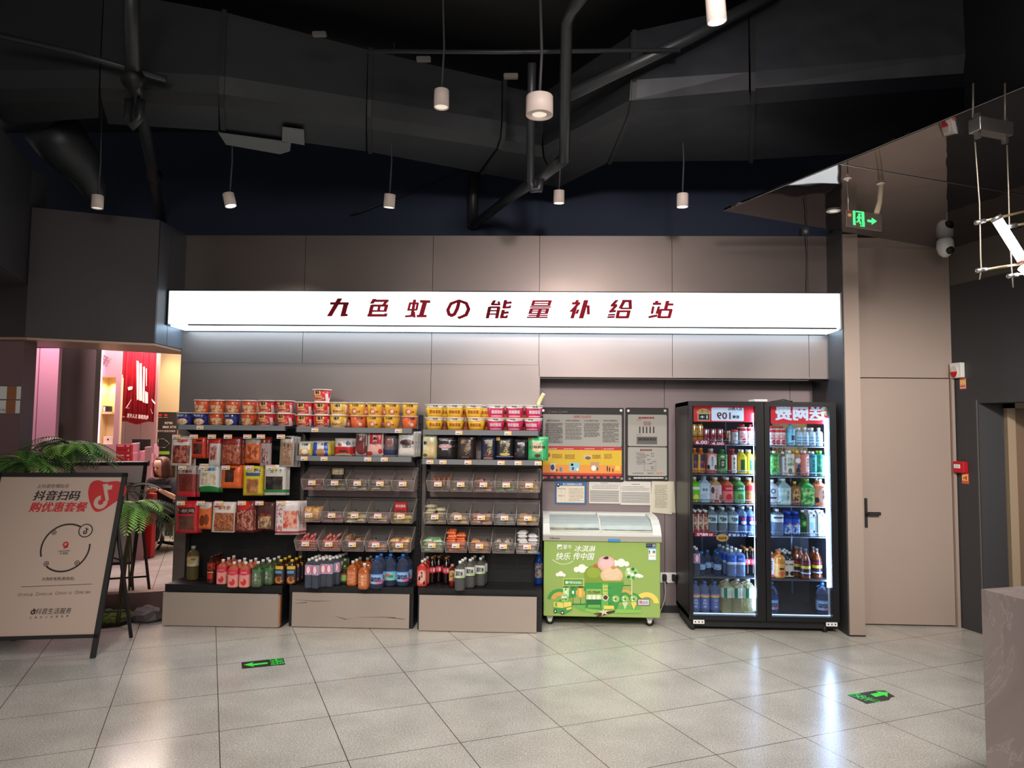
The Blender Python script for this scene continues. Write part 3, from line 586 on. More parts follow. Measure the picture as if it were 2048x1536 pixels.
b=B(); b.rbox(-.055,.055,-.045,0,-.048,.048,RD,.006); b.obj('housing',t,loc=(0,0,0)); b=B(); b.box(-.042,.02,-.048,-.045,-.01,.022,WHITE); b.text('▸◂',-.011,.006,.03,.008,-.049,BLACK); b.obj('push_panel',t,loc=(0,0,0))
v=wallpt(1931,957); b=B(); b.box(-.034,.034,-.004,0,-.045,.045,mat('brick_red_tag',(206,90,70),.6)); b.box(-.028,.028,-.006,-.004,-.018,.034,YEL); b.ell(-.008,.004,.007,.012,-.0075,-.006,RD,10); b.box(.006,.02,-.0075,-.006,-.01,.022,RD)
o=tag(b.obj('warning_tag'),'brick red and yellow tag stuck below the red call point','tag'); o.location=v; o.rotation_euler=(0,0,math.atan2(-.963,.27))
# marble counter at the right
MB=bpy.data.materials.new('grey_marble'); MB.use_nodes=True; nt=MB.node_tree; g_=nt.nodes.new('ShaderNodeTexCoord'); n_=nt.nodes.new('ShaderNodeTexNoise'); n_.inputs['Scale'].default_value=1.5; n_.inputs['Detail'].default_value=10; n_.inputs['Roughness'].default_value=.65; n_.inputs['Distortion'].default_value=1.1
r_=nt.nodes.new('ShaderNodeValToRGB'); e=r_.color_ramp.elements; e[0].position=.3; e[0].color=c(134,120,118); e[1].position=.7; e[1].color=c(158,146,140)
e=r_.color_ramp.elements.new(.497); e.color=c(142,128,126); e=r_.color_ramp.elements.new(.502); e.color=c(172,160,154); e=r_.color_ramp.elements.new(.509); e.color=c(144,132,128)
nt.links.new(g_.outputs['Object'],n_.inputs[0]); nt.links.new(n_.outputs[0],r_.inputs[0]); nt.links.new(r_.outputs[0],nt.nodes['Principled BSDF'].inputs['Base Color']); nt.nodes['Principled BSDF'].inputs['Roughness'].default_value=.35
CT=thing('marble_counter','grey veined marble counter block at the right edge','counter',(2.1,2.4,0),world=True)
k0=Vector((1.673,2.855,0)); ub=(Vector((1.877,2.926,0))-k0).normalized(); uf=(Vector((1.721,2.686,0))-k0).normalized()
def ct(b,z0,z1,m,e=0): 
    pts=[k0-ub*e*0,k0+ub*1.6,k0+ub*1.6+uf*1.4,k0+uf*1.4]; b.polyz([(p.x,p.y) for p in pts],z0,z1,m)
b=B(); ct(b,0,1.03,MB); b.obj('counter_body',CT); b=B(); ct(b,1.03,1.05,MB); b.obj('counter_top',CT)
# floor stickers
FG=mat('fluorescent_green',(60,220,70),.5,0,.15); FB=mat('sticker_black',(22,26,26),.4)
def floorpt(b,pts,m,z0,z1): b.polyz([(gz(x,y).x,gz(x,y).y) for x,y in pts],z0,z1,m)
def fq(x,y): return (300+x*.390625,1260+y*.390625)
b=B(); floorpt(b,[fq(468,167),fq(471,199),fq(692,177),fq(682,144)],FB,0,.002); floorpt(b,[fq(x,y) for x,y in [(480,180),(530,167),(522,176),(602,167),(603,174),(524,184),(535,190)]],FG,.002,.003)
def ftext(b,s,cx,cy,w,h,rot,m,z=.003):
    vs,fs=text_geo(s,0,.01); co,si=math.cos(rot),math.sin(rot); b.add([(cx+x*w*co-y*h*si,cy+x*w*si+y*h*co,z) for x,y in vs],fs,m)
a_=gz(*fq(632,165)); ftext(b,'安全出口',a_.x,a_.y,.15,.05,2.0,FG); a_=gz(*fq(664,160)); ftext(b,'EXIT',a_.x,a_.y,.14,.045,2.0,FG)
tag(b.obj('floor_sticker'),'black floor sticker with a green arrow pointing left, near the left racks','floor sticker')
def fr(x,y): return (1200+x*.4141,1230+y*.4141)
b=B(); floorpt(b,[fr(1197,388),fr(1288,430),fr(1398,410),fr(1405,398),fr(1423,394),fr(1375,366),fr(1330,366)],FB,0,.002)
floorpt(b,[fr(x,y) for x,y in [(1305,384),(1345,377),(1332,370),(1390,376),(1388,398),(1372,388),(1332,398)]],FG,.002,.003)
a_=gz(*fr(1285,400)); ftext(b,'安全出口',a_.x,a_.y,.17,.05,-1.05,FG); a_=gz(*fr(1255,400)); ftext(b,'EXIT',a_.x,a_.y,.14,.045,-1.05,FG)
tag(b.obj('floor_sticker'),'black floor sticker with a green arrow pointing right, near the marble counter','floor sticker')
# ================================================================== NOTICE BOARDS AND PAPERS IN THE RECESS
def N1(x,y,Y=6.82): return at(1070+x*.16276,780+y*.16276,Y)
def rect(b,x0,y0,x1,y1,ya,yb,m,F=N1,r=0):
    p,q=F(x0,y1),F(x1,y0)
    if r: b.rbox(p.x,q.x,ya,yb,p.z,q.z,m,r)
    else: b.box(p.x,q.x,ya,yb,p.z,q.z,m)
GP=mat('poster_grey',(170,166,158),.35); INK=mat('printed_ink',(46,42,42),.6); YP=pmat('poster_yellow',(226,186,40),[('r',.5,.14,.6,.22,(236,150,60)),('r',.5,.03,.6,.05,(200,50,44)),('r',.5,.95,.6,.07,(196,36,40))],.35)
def lines(b,x0,x1,y0,y1,n,ya,F=N1,m=INK,th=4,seed=1,gap=.0):
    rr=random.Random(seed)
    for i in range(n):
        y=y0+(y1-y0)*(i+.5)/n; x=x0+rr.uniform(0,.06)*(x1-x0); e=x1-rr.uniform(0,.3 if rr.random()<.35 else .03)*(x1-x0)
        while x<e:
            w=rr.uniform(14,50)*(1 if x1-x0>60 else .4); xe=min(x+w,e); p,q=F(x,y+th/2),F(xe,y-th/2); b.box(p.x,q.x,ya,ya+.0008,p.z,q.z,m); x=xe+rr.uniform(2,6)
t=thing('notice_board','large black framed notice board with grey text panel above a yellow panel, in the recess','notice board',(.43,6.82,1.18),world=True)
b=B(); rect(b,80,222,1092,1118,6.815,6.829,BLACK,r=.012); b.obj('frame',t)
b=B(); rect(b,85,305,1065,688,6.811,6.815,GP,r=.012); b.text('消费行业规范',N1(580,330).x,N1(580,330).z,.165,.024,6.8095,mat('headline_red',(190,50,50),.6),bold=.01)
for i,(x,s) in enumerate([(225,'消费安全管理规定'),(462,'消费安全管理规定'),(690,'未入治安重要工作规范'),(925,'消防安全管理规定')]): b.text(s,N1(x,377).x,N1(x,377).z,.13,.016,6.8095,INK,bold=.01)
for i,(x0,x1,y1,n) in enumerate([(120,342,655,22),(365,575,610,12),(595,795,580,12),(825,1030,645,17)]): lines(b,x0,x1,405,y1,n,6.8098,th=6,seed=i)
b.obj('text_panel',t)
b=B(); rect(b,90,700,1065,1042,6.811,6.815,YP,r=.012)
WV=mat('white_print',(232,224,214),.5)
for x in (332,572,820): rect(b,x-1,705,x+1,1035,6.8095,6.811,WV)
for i,(x,y) in enumerate([(190,720),(400,722),(650,722),(890,724)]): lines(b,x-50,x+80,y-6,y+6,1,6.8096,m=WV,th=6,seed=i)
for i,(x0,x1,y0,y1,n) in enumerate([(205,335,785,840,4),(360,490,790,850,4),(700,810,795,845,4),(845,950,785,845,4)]): lines(b,x0,x1,y0,y1,n,6.8098,th=6,seed=i+9,m=mat('brown_print',(120,60,20),.6))
for x0,y0,x1,y1,cl in [(190,900,250,1000,(210,214,220)),(300,950,332,1000,(90,130,180)),(420,895,545,995,(150,200,210)),(440,905,470,930,(40,110,80)),(680,885,788,995,(196,150,110)),(600,800,690,855,(220,190,150)),(985,930,1042,990,(240,200,90))]:
    rect(b,x0,y0,x1,y1,6.8095,6.811,mat('poster_c%d_%d'%(x0,y0),cl,.5))
for x,y,rx,ry,cl in [(165,800,24,26,(160,60,40)),(215,950,24,36,(50,56,90)),(268,985,8,16,(40,40,50)),(465,965,14,22,(50,70,120)),(520,975,10,20,(240,240,240)),(720,960,30,34,(240,236,230)),(765,970,8,22,(60,60,90)),(650,835,36,20,(110,90,80)),(888,965,8,38,(40,36,60)),(915,975,8,32,(50,46,70)),(955,985,8,26,(60,50,60))]:
    v=N1(x,y); b.ell(v.x,v.z,rx*.00076,ry*.00076,6.8088,6.8095,mat('poster_e%d_%d'%(x,y),cl,.5),12)
b.obj('picture_panel',t)
b=B()
for i in range(12): rect(b,105+i*81,1062,150+i*81,1086,6.8125,6.8152,mat('logo_pink',(196,70,84),.5),r=.003)
rect(b,160,250,190,290,6.813,6.8152,mat('dim_maroon',(84,30,34),.5)); rect(b,200,262,280,275,6.813,6.8152,mat('dim_grey',(90,88,86),.5)); rect(b,290,252,325,290,6.813,6.8152,MATS['dim_maroon']); rect(b,330,262,400,275,6.813,6.8152,MATS['dim_grey']); b.obj('logo_row',t)
for x,y in ((100,252),(1055,252),(98,1080),(1065,1088)):
    v=N1(x,y); b=B(); b.ell(v.x,v.z,.012,.012,6.806,6.815,STEEL,14); b.obj('standoff_screw',t)
t=thing('notice_board','narrow black framed grey notice board beside the black cooler','notice board',(1.0,6.82,1.18),world=True)
b=B(); rect(b,1112,222,1640,1116,6.815,6.829,BLACK,r=.012); b.obj('frame',t)
b=B(); rect(b,1140,305,1618,688,6.811,6.815,GP,r=.012); lines(b,1265,1465,335,350,1,6.8098,th=20,m=mat('dark_red_print',(140,30,36),.6),seed=3)
for x in (1278,1320,1362,1405,1448): rect(b,x,450,x+16,530,6.8098,6.811,INK)
rect(b,1248,575,1498,665,6.8098,6.811,mat('mid_grey_print',(92,90,88),.5)); lines(b,1258,1490,585,625,1,6.809,th=34,seed=5); lines(b,1330,1430,385,440,3,6.8098,m=MATS['dark_red_print'],th=8,seed=4); lines(b,1245,1310,365,372,1,6.8098,seed=6); lines(b,1245,1320,545,552,1,6.8098,seed=7); b.obj('text_panel',t)
b=B(); rect(b,1140,705,1618,1052,6.811,6.815,GP,r=.012)
for i in range(6): rect(b,1290+i*25,727,1309+i*25,748,6.8098,6.811,mat('print_dark_red',(120,24,26),.6))
for i in range(9):
    lines(b,1235+8*(i%3),1330+16*(i%4),770+i*17,776+i*17,1,6.8098,m=mat('print_grey',(120,116,110),.6),th=8,seed=i)
for x,y in ((1440,782),(1440,812),(1380,800),(1395,855),(1420,900),(1455,880),(1440,945),(1440,965)): rect(b,x-20,y-5,x+22,y+5,6.8098,6.811,MATS['print_grey'])
for x0,y0,x1,y1 in ((1338,770,1342,990),(1340,905,1440,908),(1480,860,1484,990),(1340,988,1484,991)): rect(b,x0,y0,x1,y1,6.8098,6.811,MATS['print_grey'])
lines(b,1190,1330,1016,1028,1,6.8098,th=6,seed=2); lines(b,1380,1460,1018,1028,1,6.8098,th=6,seed=8); lines(b,1485,1580,1016,1028,1,6.8098,m=mat('print_orange',(220,110,60),.6),th=9,seed=9); b.obj('diagram_panel',t)
b=B(); lines(b,1200,1585,1070,1090,1,6.8135,m=WV,th=14,seed=12); b.obj('caption',t)
for x,y in ((1145,255),(1595,255),(1160,1090),(1608,1086)):
    v=N1(x,y); b=B(); b.ell(v.x,v.z,.012,.012,6.806,6.815,STEEL,14); b.obj('standoff_screw',t)
PAPER=mat('white_paper',(212,206,198),.8); PAPC=mat('cream_paper',(206,198,178),.8); BLU=mat('card_blue',(46,100,150),.5)
t=thing('notice_card','blue framed notice card with a white table, under the large notice board','notice',(.31,6.82,.97),world=True)
b=B(); rect(b,246,1120,632,1400,6.822,6.829,BLU,r=.008); v=N1(285,1165); b.ell(v.x,v.z,.016,.02,6.820,6.822,mat('badge_navy',(20,50,90),.5),14); b.poly([(v.x-.008,v.z-.004),(v.x+.008,v.z-.004),(v.x,v.z+.014)],6.819,6.820,WV); b.text('第三方网络管理办公示意表',N1(460,1158).x,N1(460,1158).z,.175,.02,6.8215,WV,bold=.008); b.obj('card',t)
b=B(); rect(b,266,1180,608,1382,6.820,6.822,mat('card_paper',(224,210,190),.8)); lines(b,418,600,1205,1370,10,6.8195,th=3,seed=3); lines(b,275,400,1208,1218,1,6.8195,th=4,seed=4); lines(b,280,360,1296,1302,1,6.8195,th=4,seed=5)
for x in (322,368,412): rect(b,x,1205,x+2,1375,6.8192,6.8198,INK)
b.obj('sheet',t)
b=B(); rect(b,664,1122,1050,1392,6.824,6.829,PAPER); lines(b,800,895,1142,1148,1,6.8236,th=4,seed=1); lines(b,700,1030,1160,1220,3,6.8236,th=5,seed=2,m=mat('pencil_grey',(110,106,104),.7))
for i in range(11): rect(b,675,1240+i*13,1030,1241.5+i*13,6.8234,6.824,MATS['pencil_grey'])
tag(b.obj('paper_sheet'),'white ruled paper form taped directly right of the blue card','paper')
b=B(); rect(b,1052,1126,1424,1410,6.822,6.827,PAPER); lines(b,1180,1290,1155,1162,1,6.8214,th=5,seed=6); lines(b,1060,1410,1180,1240,3,6.8214,th=4,seed=7)
for i in range(9): rect(b,1062,1262+i*15,1410,1264+i*15,6.8214,6.822,MATS['pencil_grey'])
tag(b.obj('paper_sheet'),'white ruled paper form overlapping the first one, second sheet right of the blue card','paper')
for k_,(pts,lab) in enumerate([([(1640,1130),(1708,1125),(1728,1512),(1650,1505)],'creased sheet half hidden behind the hanging list beside the cooler'),([(1436,1120),(1706,1124),(1682,1528),(1410,1504)],'cream paper list hanging beside the black cooler, rightmost of the taped sheets')]):
    b=B(); ya=6.825-.006*k_; b.poly([(N1(x,y).x,N1(x,y).z) for x,y in pts],ya,ya+.004,PAPC)
    if k_: lines(b,1468,1630,1165,1450,22,ya-.0006,th=3,seed=8)
    tag(b.obj('paper_sheet'),lab,'paper')
# socket with two plugs
v=at(1340,1155,6.83); t=thing('wall_socket','white double wall socket with two black plugs between the green freezer and the cooler','socket',(v.x,6.83,v.z-.06),world=True)
b=B(); b.rbox(v.x-.09,v.x+.072,6.816,6.83,v.z-.046,v.z+.046,WHITE,.006); b.obj('face_plate',t)
for dx in (-.055,.03):
    b=B(); b.rbox(v.x+dx-.018,v.x+dx+.018,6.775,6.816,v.z-.022,v.z+.034,BLACK,.01); b.tube([(v.x+dx,6.785,v.z-.01),(v.x+dx+.02,6.775,v.z-.045)],.006,BLACK,6); b.obj('plug',t)
b=B(); b.tube([(v.x-.055,6.785,v.z-.02),(v.x-.05,6.78,v.z-.12),(v.x-.06,6.77,.12),(v.x-.11,6.72,.02),(v.x-.16,6.6,.008)],.004,mat('pale_cable',(190,180,170),.5),6); tag(b.obj('power_cable'),'thin cable dropping from the wall socket to the floor behind the green freezer','cable')
# ================================================================== ICE CREAM FREEZER
FZ=thing('ice_cream_freezer','green chest freezer with curved sliding glass lids and ice cream artwork, on castors','freezer',(.555,6.5,0),world=True)
GREEN=mat('freezer_green',(148,176,92),.35,coat=.3); FWH=mat('freezer_plastic',(214,214,206),.4)
def F(x,y,Y=6.268): return at(1070+x*.16931,1010+y*.16931,Y)
b=B(); b.rbox(.069,1.045,6.27,6.80,.082,.735,GREEN,.012); b.obj('cabinet',FZ)
b=B(); 
prof=[(6.262,.712),(6.258,.752),(6.275,.768),(6.30,.785)]
b.polyx([(6.255,.71),(6.25,.755),(6.275,.775),(6.82,.775),(6.82,.71)],.06,1.055,mat('freezer_rim_grey',(176,172,162),.35,.2))
side=[(6.262,.765),(6.285,.80),(6.33,.842),(6.40,.875),(6.50,.893),(6.60,.898),(6.82,.898),(6.82,.765)]
b.polyx(side,.06,.118,FWH); b.polyx(side,.985,1.055,FWH); b.box(.118,.985,6.70,6.82,.875,.898,FWH); b.box(.118,.985,6.262,6.30,.765,.785,FWH)
b.obj('rim',FZ)
GL=glassy('freezer_glass',(240,244,243),.05,.05); arc_=[(6.285,.785),(6.31,.818),(6.35,.845),(6.41,.868),(6.50,.884),(6.60,.889),(6.70,.889)]
for x0,x1,dz in ((.12,.55,0),(.53,.983,-.012)):
    b=B()
    for (ya,za),(yb,zb) in zip(arc_[:-1],arc_[1:]): b.add([(x0,ya,za+dz),(x1,ya,za+dz),(x1,yb,zb+dz),(x0,yb,zb+dz),(x0,ya,za+dz-.004),(x1,ya,za+dz-.004),(x1,yb,zb+dz-.004),(x0,yb,zb+dz-.004)],[(0,1,2,3),(7,6,5,4),(0,3,7,4),(1,5,6,2)],GL)
    b.obj('glass_lid',FZ)
b=B(); b.tube([(.545,y,z+.003) for y,z in arc_],.008,FWH,8); b.tube([(.118,6.29,.79),(.985,6.29,.79)],.006,FWH,6); b.obj('lid_rail',FZ)
b=B(); b.box(.12,.98,6.33,6.36,.60,.765,FWH); b.box(.12,.98,6.66,6.69,.60,.765,FWH); b.box(.12,.98,6.33,6.69,.60,.62,mat('frost_white',(200,212,214),.7)); b.box(.555,.575,6.36,6.66,.62,.80,FWH); b.obj('inner_tub',FZ)
for i,(x0,x1,y0,cl) in enumerate([(.14,.26,6.40,(206,180,130)),(.25,.38,6.44,(230,220,190)),(.40,.52,6.42,(196,206,210)),(.60,.72,6.42,(170,180,160)),(.72,.84,6.45,(216,220,216)),(.84,.95,6.41,(186,198,196))]):
    b=B(); b.M=Matrix.Translation(((x0+x1)/2,y0+.06,.765+.008*(i%3)))@Matrix.Rotation(.9,4,'X')@Matrix.Rotation((i%3-1)*.2,4,'Z'); b.pillow(x1-x0,.15,.04,mat('frozen_pack_%d'%i,cl,.4),seed=i,wob=.2); b.M=None
    tag(b.obj('ice_cream_pack'),['tan ice cream pack at the left end inside the green freezer','cream coloured ice cream pack second from the left inside the green freezer','pale blue ice cream pack left of the middle rail inside the green freezer','olive grey ice cream pack right of the middle rail inside the green freezer','whitish ice cream pack second from the right inside the green freezer','pale ice cream pack at the right end inside the green freezer'][i],'ice cream pack')
b=B(); v=F(235,392,6.25); b.text('Hiron',v.x,v.z,.08,.016,6.2505,BLACK,bold=.02); v0,v1=F(862,432,6.25),F(1008,404,6.25); b.rbox(v0.x,v1.x,6.249,6.252,v0.z,v1.z,mat('blue_badge',(60,140,206),.4),.003); b.obj('badge',FZ)
for x in (.125,.965):
    for y in (6.34,6.72):
        b=B(); b.box(x-.028,x+.028,y-.02,y+.03,.070,.082,STEEL); b.poly([(x-.03,.072),(x-.014,.03),(x+.014,.03),(x+.03,.072)],y-.016,y-.012,FWH); b.poly([(x-.03,.072),(x-.014,.03),(x+.014,.03),(x+.03,.072)],y+.018,y+.022,FWH)
        b.M=Matrix.Translation((x,y+.003,.035))@Matrix.Rotation(PI/2,4,'X'); b.lathe([(.018,-.012),(.035,-.011),(.035,.011),(.018,.012)],BLACK,18); b.lathe([(.001,-.0135),(.018,-.0135),(.018,.0135),(.001,.0135)],FWH,14,cap=False); b.M=None; b.obj('castor',FZ)
# artwork printed on the front
gm=lambda r,g,b_:mat('print_%d_%d_%d'%(r,g,b_),(r,g,b_),.45)
G1,G2,G3,G4=gm(64,150,70),gm(104,176,84),gm(140,190,90),gm(36,110,54); CRM=gm(232,222,196); PNK=gm(226,176,178); OL=gm(132,156,50); TNB=gm(222,190,152); YL=gm(232,210,100); OR=gm(214,168,80); BR=gm(70,36,30); WP=gm(236,240,230); LG=gm(196,220,160)
art=B(); CNT=[0]
def lay(k): CNT[0]+=1; return 6.268-.0008*k-.00002*(CNT[0]%32)
def ply(pts,m,k): y=lay(k); art.poly([(F(x,y_).x,F(x,y_).z) for x,y_ in pts],y,y+.0008,m)
def eli(x,y_,rx,ry,m,k,a0=0,a1=2*PI): v=F(x,y_); s=.16931*6.268/FPX; y=lay(k); art.ell(v.x,v.z,rx*s,ry*s,y,y+.0008,m,22,a0,a1)
def rct(x0,y0,x1,y1,m,k): ply([(x0,y1),(x1,y1),(x1,y0),(x0,y0)],m,k)
def tx(s,x,y_,w,h,m,k,**kw): v=F(x,y_); q=.16931*6.268/FPX; art.text(s,v.x,v.z,w*q,h*q,6.268-.0008*k-.0008,m,**kw)
def arcs(x,y_,r0,r1,m,k,a0,a1,ez=1): v=F(x,y_); s=.16931*6.268/FPX; y=lay(k); art.arc(v.x,v.z,r0*s,r1*s,y,y+.0008,m,a0,a1,18,ez)
rct(262,466,320,520,WP,1); ply([(270,514),(282,490),(298,500),(312,478),(314,508),(290,516)],G2,2); tx('蒙牛',385,495,104,52,WP,1,bold=.01); tx('冰淇淋',590,515,250,78,WP,1,shear=.25,bold=.012); tx('快乐',335,605,170,84,WP,1,shear=.25,bold=.016); tx('传中国',578,605,245,84,WP,1,shear=.25,bold=.016)
v=F(335,570); s_=.16931*6.268/FPX; art.arc(v.x,v.z,.108*1.0,.113,6.2665,6.268,WP,PI*1.20,PI*1.76,18,.82)
for x,y_,r in ((490,762,32),(555,750,50),(610,762,34),(268,822,22),(305,812,30),(342,828,20),(950,688,36),(1018,682,48),(1082,696,30),(1200,826,30),(1236,838,24),(1265,842,14)): eli(x,y_,r,r,WP,2)
eli(558,772,36,24,LG,1); 
arcs(275,1110,50,75,LG,1,0,PI); arcs(290,1120,50,140,G1,1,0.2,PI*.98,.9); arcs(290,1120,50,100,OR,2,0.2,PI*.98,.9); arcs(530,1110,60,150,G1,1,0,PI); arcs(530,1110,60,105,OR,2,0,PI)
arcs(1320,1160,80,140,YL,2,0,PI*.75,.9); arcs(1100,1160,60,180,G1,1,0,PI*.95,.7); arcs(1060,1080,60,100,OR,2,.4,PI*.8,.8)
ply([(430,1180),(620,1170),(1250,1200),(1255,1270),(1150,1280),(720,1275),(540,1240)],G2,3); ply([(600,1215),(1250,1240),(1255,1272),(700,1278),(590,1250)],G3,4); rct(440,1165,640,1178,G4,4)
rct(330,868,575,955,YL,4); rct(338,876,567,948,G1,5); rct(360,898,388,928,WP,6); tx('MENGNIU',475,914,155,30,WP,6,bold=.015)
for x,m_,m2 in ((366,LG,G1),(449,G1,G4),(538,OR,YL)):
    rct(x-35,975,x+35,1060,m_,5); eli(x,1060,35,38,m_,5); rct(x-12,985,x+4,1075,m2,6); eli(x,970,35,8,BR if m_ is OR else G4,6); rct(x-3,1095,x+3,1165,G4,4); eli(x,1030,12,22,WP if x<500 else YL,7)
# tub of scoops
eli(842,700,100,82,PNK,3); eli(842,660,92,56,PNK,3); eli(845,690,80,60,gm(234,192,190),4); eli(690,820,106,100,OL,5); eli(690,800,80,60,gm(146,170,62),6); eli(905,830,130,98,TNB,6); eli(905,810,100,70,gm(230,202,168),7); eli(715,720,26,22,gm(186,100,50),7); eli(925,738,28,20,gm(200,150,90),8); ply([(800,630),(830,608),(865,606),(868,632),(840,642)],BR,8)
for i in range(14): eli(620+i*11,770+(i*37%60),4,3,gm(170,150,60),8)
for i in range(14): eli(800+i*16,780+(i*41%90),5,3,gm(196,160,120),9)
ply([(590,1215),(598,1180),(588,898),(1048,908),(1010,1100),(965,1225),(780,1235)],G1,9); rct(588,892,1048,914,OL,10); ply([(792,925),(862,925),(862,1215),(785,1215)],G2,10)
for i in range(3):
    for j in range(3): rct(803+i*20,945+j*38,815+i*20,972+j*38,YL,11)
eli(832,1090,36,36,CRM,11); eli(832,1090,26,26,gm(90,50,40),12)
rct(608,1090,780,1200,G4,11); rct(608,990,780,1060,G3,12); tx('ICE-CREAM',695,1028,145,34,gm(110,50,30),13,bold=.03)
for i in range(7): rct(605+i*26,1060,631+i*26,1112,WP if i%2 else LG,13)
rct(622,1175,770,1210,G2,12)
for y_ in (970,1062,1150): rct(864,y_,900,y_+5,G4,11)
rct(1138,880,1147,1150,CRM,5); eli(1140,810,78,74,gm(170,206,130),4); 
for i,(x,y_) in enumerate([(1100,760),(1155,756),(1185,800),(1110,800),(1150,820),(1105,850),(1160,860),(1200,830)]): eli(x,y_,20,18,[WP,G4,G1,WP][i%4],6)
for x,m_ in ((952,G1),(1062,LG),(1165,YL)):
    ply([(x-38,1145),(x+38,1145),(x,1235)],m_,12); eli(x,1105,42,40,gm(150,196,110),13)
    for i in range(6): eli(x-22+(i*17%44),1088+(i*23%36),9,9,[WP,G4,OR][i%3],14)
rct(1035,945,1130,952,G4,5)
ply([(218,1140),(432,1130),(438,1240),(350,1290),(222,1262)],G1,6); ply([(218,1140),(330,1150),(335,1215),(222,1205)],YL,7); ply([(232,1150),(262,1152),(264,1200),(236,1196)],G2,8); ply([(335,1150),(428,1138),(428,1190),(340,1210)],YL,7); ply([(218,1140),(300,1118),(432,1130),(330,1152)],G2,8); eli(240,1252,20,22,BR,9); eli(322,1268,20,22,BR,9); eli(240,1252,9,10,WP,10); eli(322,1268,9,10,WP,10); eli(350,1098,48,44,gm(150,196,110),9); ply([(320,1100),(280,1130),(390,1132)],G4,8); ply([(370,1215),(430,1200),(432,1225),(375,1240)],YL,8)
for i in range(7): eli(325+(i*19%55),1078+(i*23%40),9,9,[WP,G4][i%2],11)
ply([(808,1185),(930,1185),(935,1225),(812,1228)],YL,14); ply([(720,1310),(800,1268),(945,1240),(940,1262),(830,1290),(740,1318)],BR,14); ply([(700,1275),(830,1268),(834,1280),(705,1286)],BR,14)
for i in range(5):
    a=PI/2+i*2*PI/5+.2; ply([(812+14*math.cos(a+1.2),1262-14*math.sin(a+1.2)),(812+70*math.cos(a),1262-46*math.sin(a)),(812+14*math.cos(a-1.2),1262-14*math.sin(a-1.2))],CRM,16)
eli(812,1262,14,12,TNB,17)
art.obj('printed_artwork',FZ)
art=B(); rct(1312,455,1430,502,gm(24,24,36),1); rct(1385,462,1425,495,gm(150,150,150),2); rct(1318,465,1372,474,gm(110,110,130),2); rct(1320,480,1372,486,gm(110,110,130),2); art.obj('sticker',FZ)
art=B(); rct(1338,502,1430,655,gm(90,170,210),1); rct(1340,522,1428,648,WP,2); rct(1345,535,1358,560,BR,3); rct(1388,538,1420,570,gm(130,130,130),3); rct(1345,600,1425,604,gm(130,130,130),3); rct(1345,565,1360,576,BR,3); art.obj('energy_label',FZ)
art=B(); rct(1210,1108,1355,1190,gm(90,80,80),1); rct(1218,1116,1348,1182,gm(206,200,206),2); tx('冷',1248,1148,36,40,gm(206,50,60),3,bold=.03); tx('品质',1300,1152,60,26,gm(90,120,190),3); art.obj('sticker',FZ)
# ================================================================== A-FRAME POSTER STANDS
AB=mat('matt_black_steel',(16,15,15),.55); PP=mat('poster_paper',(196,172,158),.55); PPB=mat('poster_back',(206,190,186),.6)
st=thing('poster_stand','black A-frame poster stand with a red heart and music note logo, in the left foreground','poster stand',(-3.5,5.3,0),world=True)
gl,gr_=Vector((-3.98,5.02,0)),Vector((-3.095,5.176,0))      # feet of the front frame
tr=at(255,946,5.46); hgt=tr.z; ud=(gr_-gl).normalized(); up_=(tr-gr_).normalized(); tl=gl+up_*(tr-gr_).length
nrm=ud.cross(up_).normalized()   # towards the back
if nrm.y<0: nrm=-nrm
Wd=(gr_-gl).length; Hd=(tr-gr_).length
MS=Matrix((ud,nrm,up_)).transposed().to_4x4(); MS.translation=gl   # local x along the width, z up the board
def stb(): b=B(); b.M=MS; return b
b=stb(); t_=.032
b.box(0,t_,-.012,.018,0,Hd,AB); b.box(Wd-t_,Wd,-.012,.018,0,Hd,AB); b.box(0,Wd,-.012,.018,Hd-t_,Hd,AB); b.box(0,Wd,-.012,.018,.135,.135+t_*.8,AB); b.obj('front_frame',st)
b=stb(); b.box(t_*.6,Wd-t_*.6,-.004,.006,.15,Hd-t_*.6,PP); b.obj('poster',st)
# poster print placed by its own coordinates: u from the left edge, w from the floor edge
def UV(px,py):
    d=ray(px,py); k=(gl-CO).dot(nrm)/d.dot(nrm); p=CO+d*k-gl; return p.dot(ud),p.dot(up_)
def Z2(x,y): return UV(x*.29304,900+y*.29297)
INKP=mat('poster_ink',(32,26,26),.6); REDP=mat('poster_red',(196,30,36),.55)
b=stb()
def ptx(s,x,y,w,h,m,k=1,**kw): u,v=Z2(x,y); q=.29304/FPX*5.25; b.text(s,u,v,w*q,h*q/up_.z,-.004-.0006*k,m,**kw)
ptx('上抖音吃喝玩乐',304,262,212,28,INKP,shear=.2,bold=.005); ptx('抖音扫码',334,328,305,68,INKP,shear=.2,bold=.025); ptx('购优惠套餐',348,408,378,68,REDP,shear=.2,bold=.025)
ptx('九色虹电竞(荣虎店)',368,906,205,26,INKP,bold=.012); ptx('抖音生活服务',348,1126,225,38,INKP,shear=.2,bold=.008)
for i,ch in enumerate('让美好心动都值得'): ptx(ch,194+i*35.5,1165,14,14,INKP,bold=.01)
for x,s in ((158,'打开抖音'),(288,'点击左上角'),(420,'点右扫一扫'),(550,'扫描二维码')): ptx(s,x,1006,80,17,INKP)
for x in (110,232,366,497): ptx('□',x,1004,18,18,INKP)
def pp(pts,m,k): b.poly([Z2(x,y) for x,y in pts],-.0045-.0008*k,-.004-.0008*(k-1),m)
pp([(120,948),(600,950),(600,953),(120,951)],INKP,1)
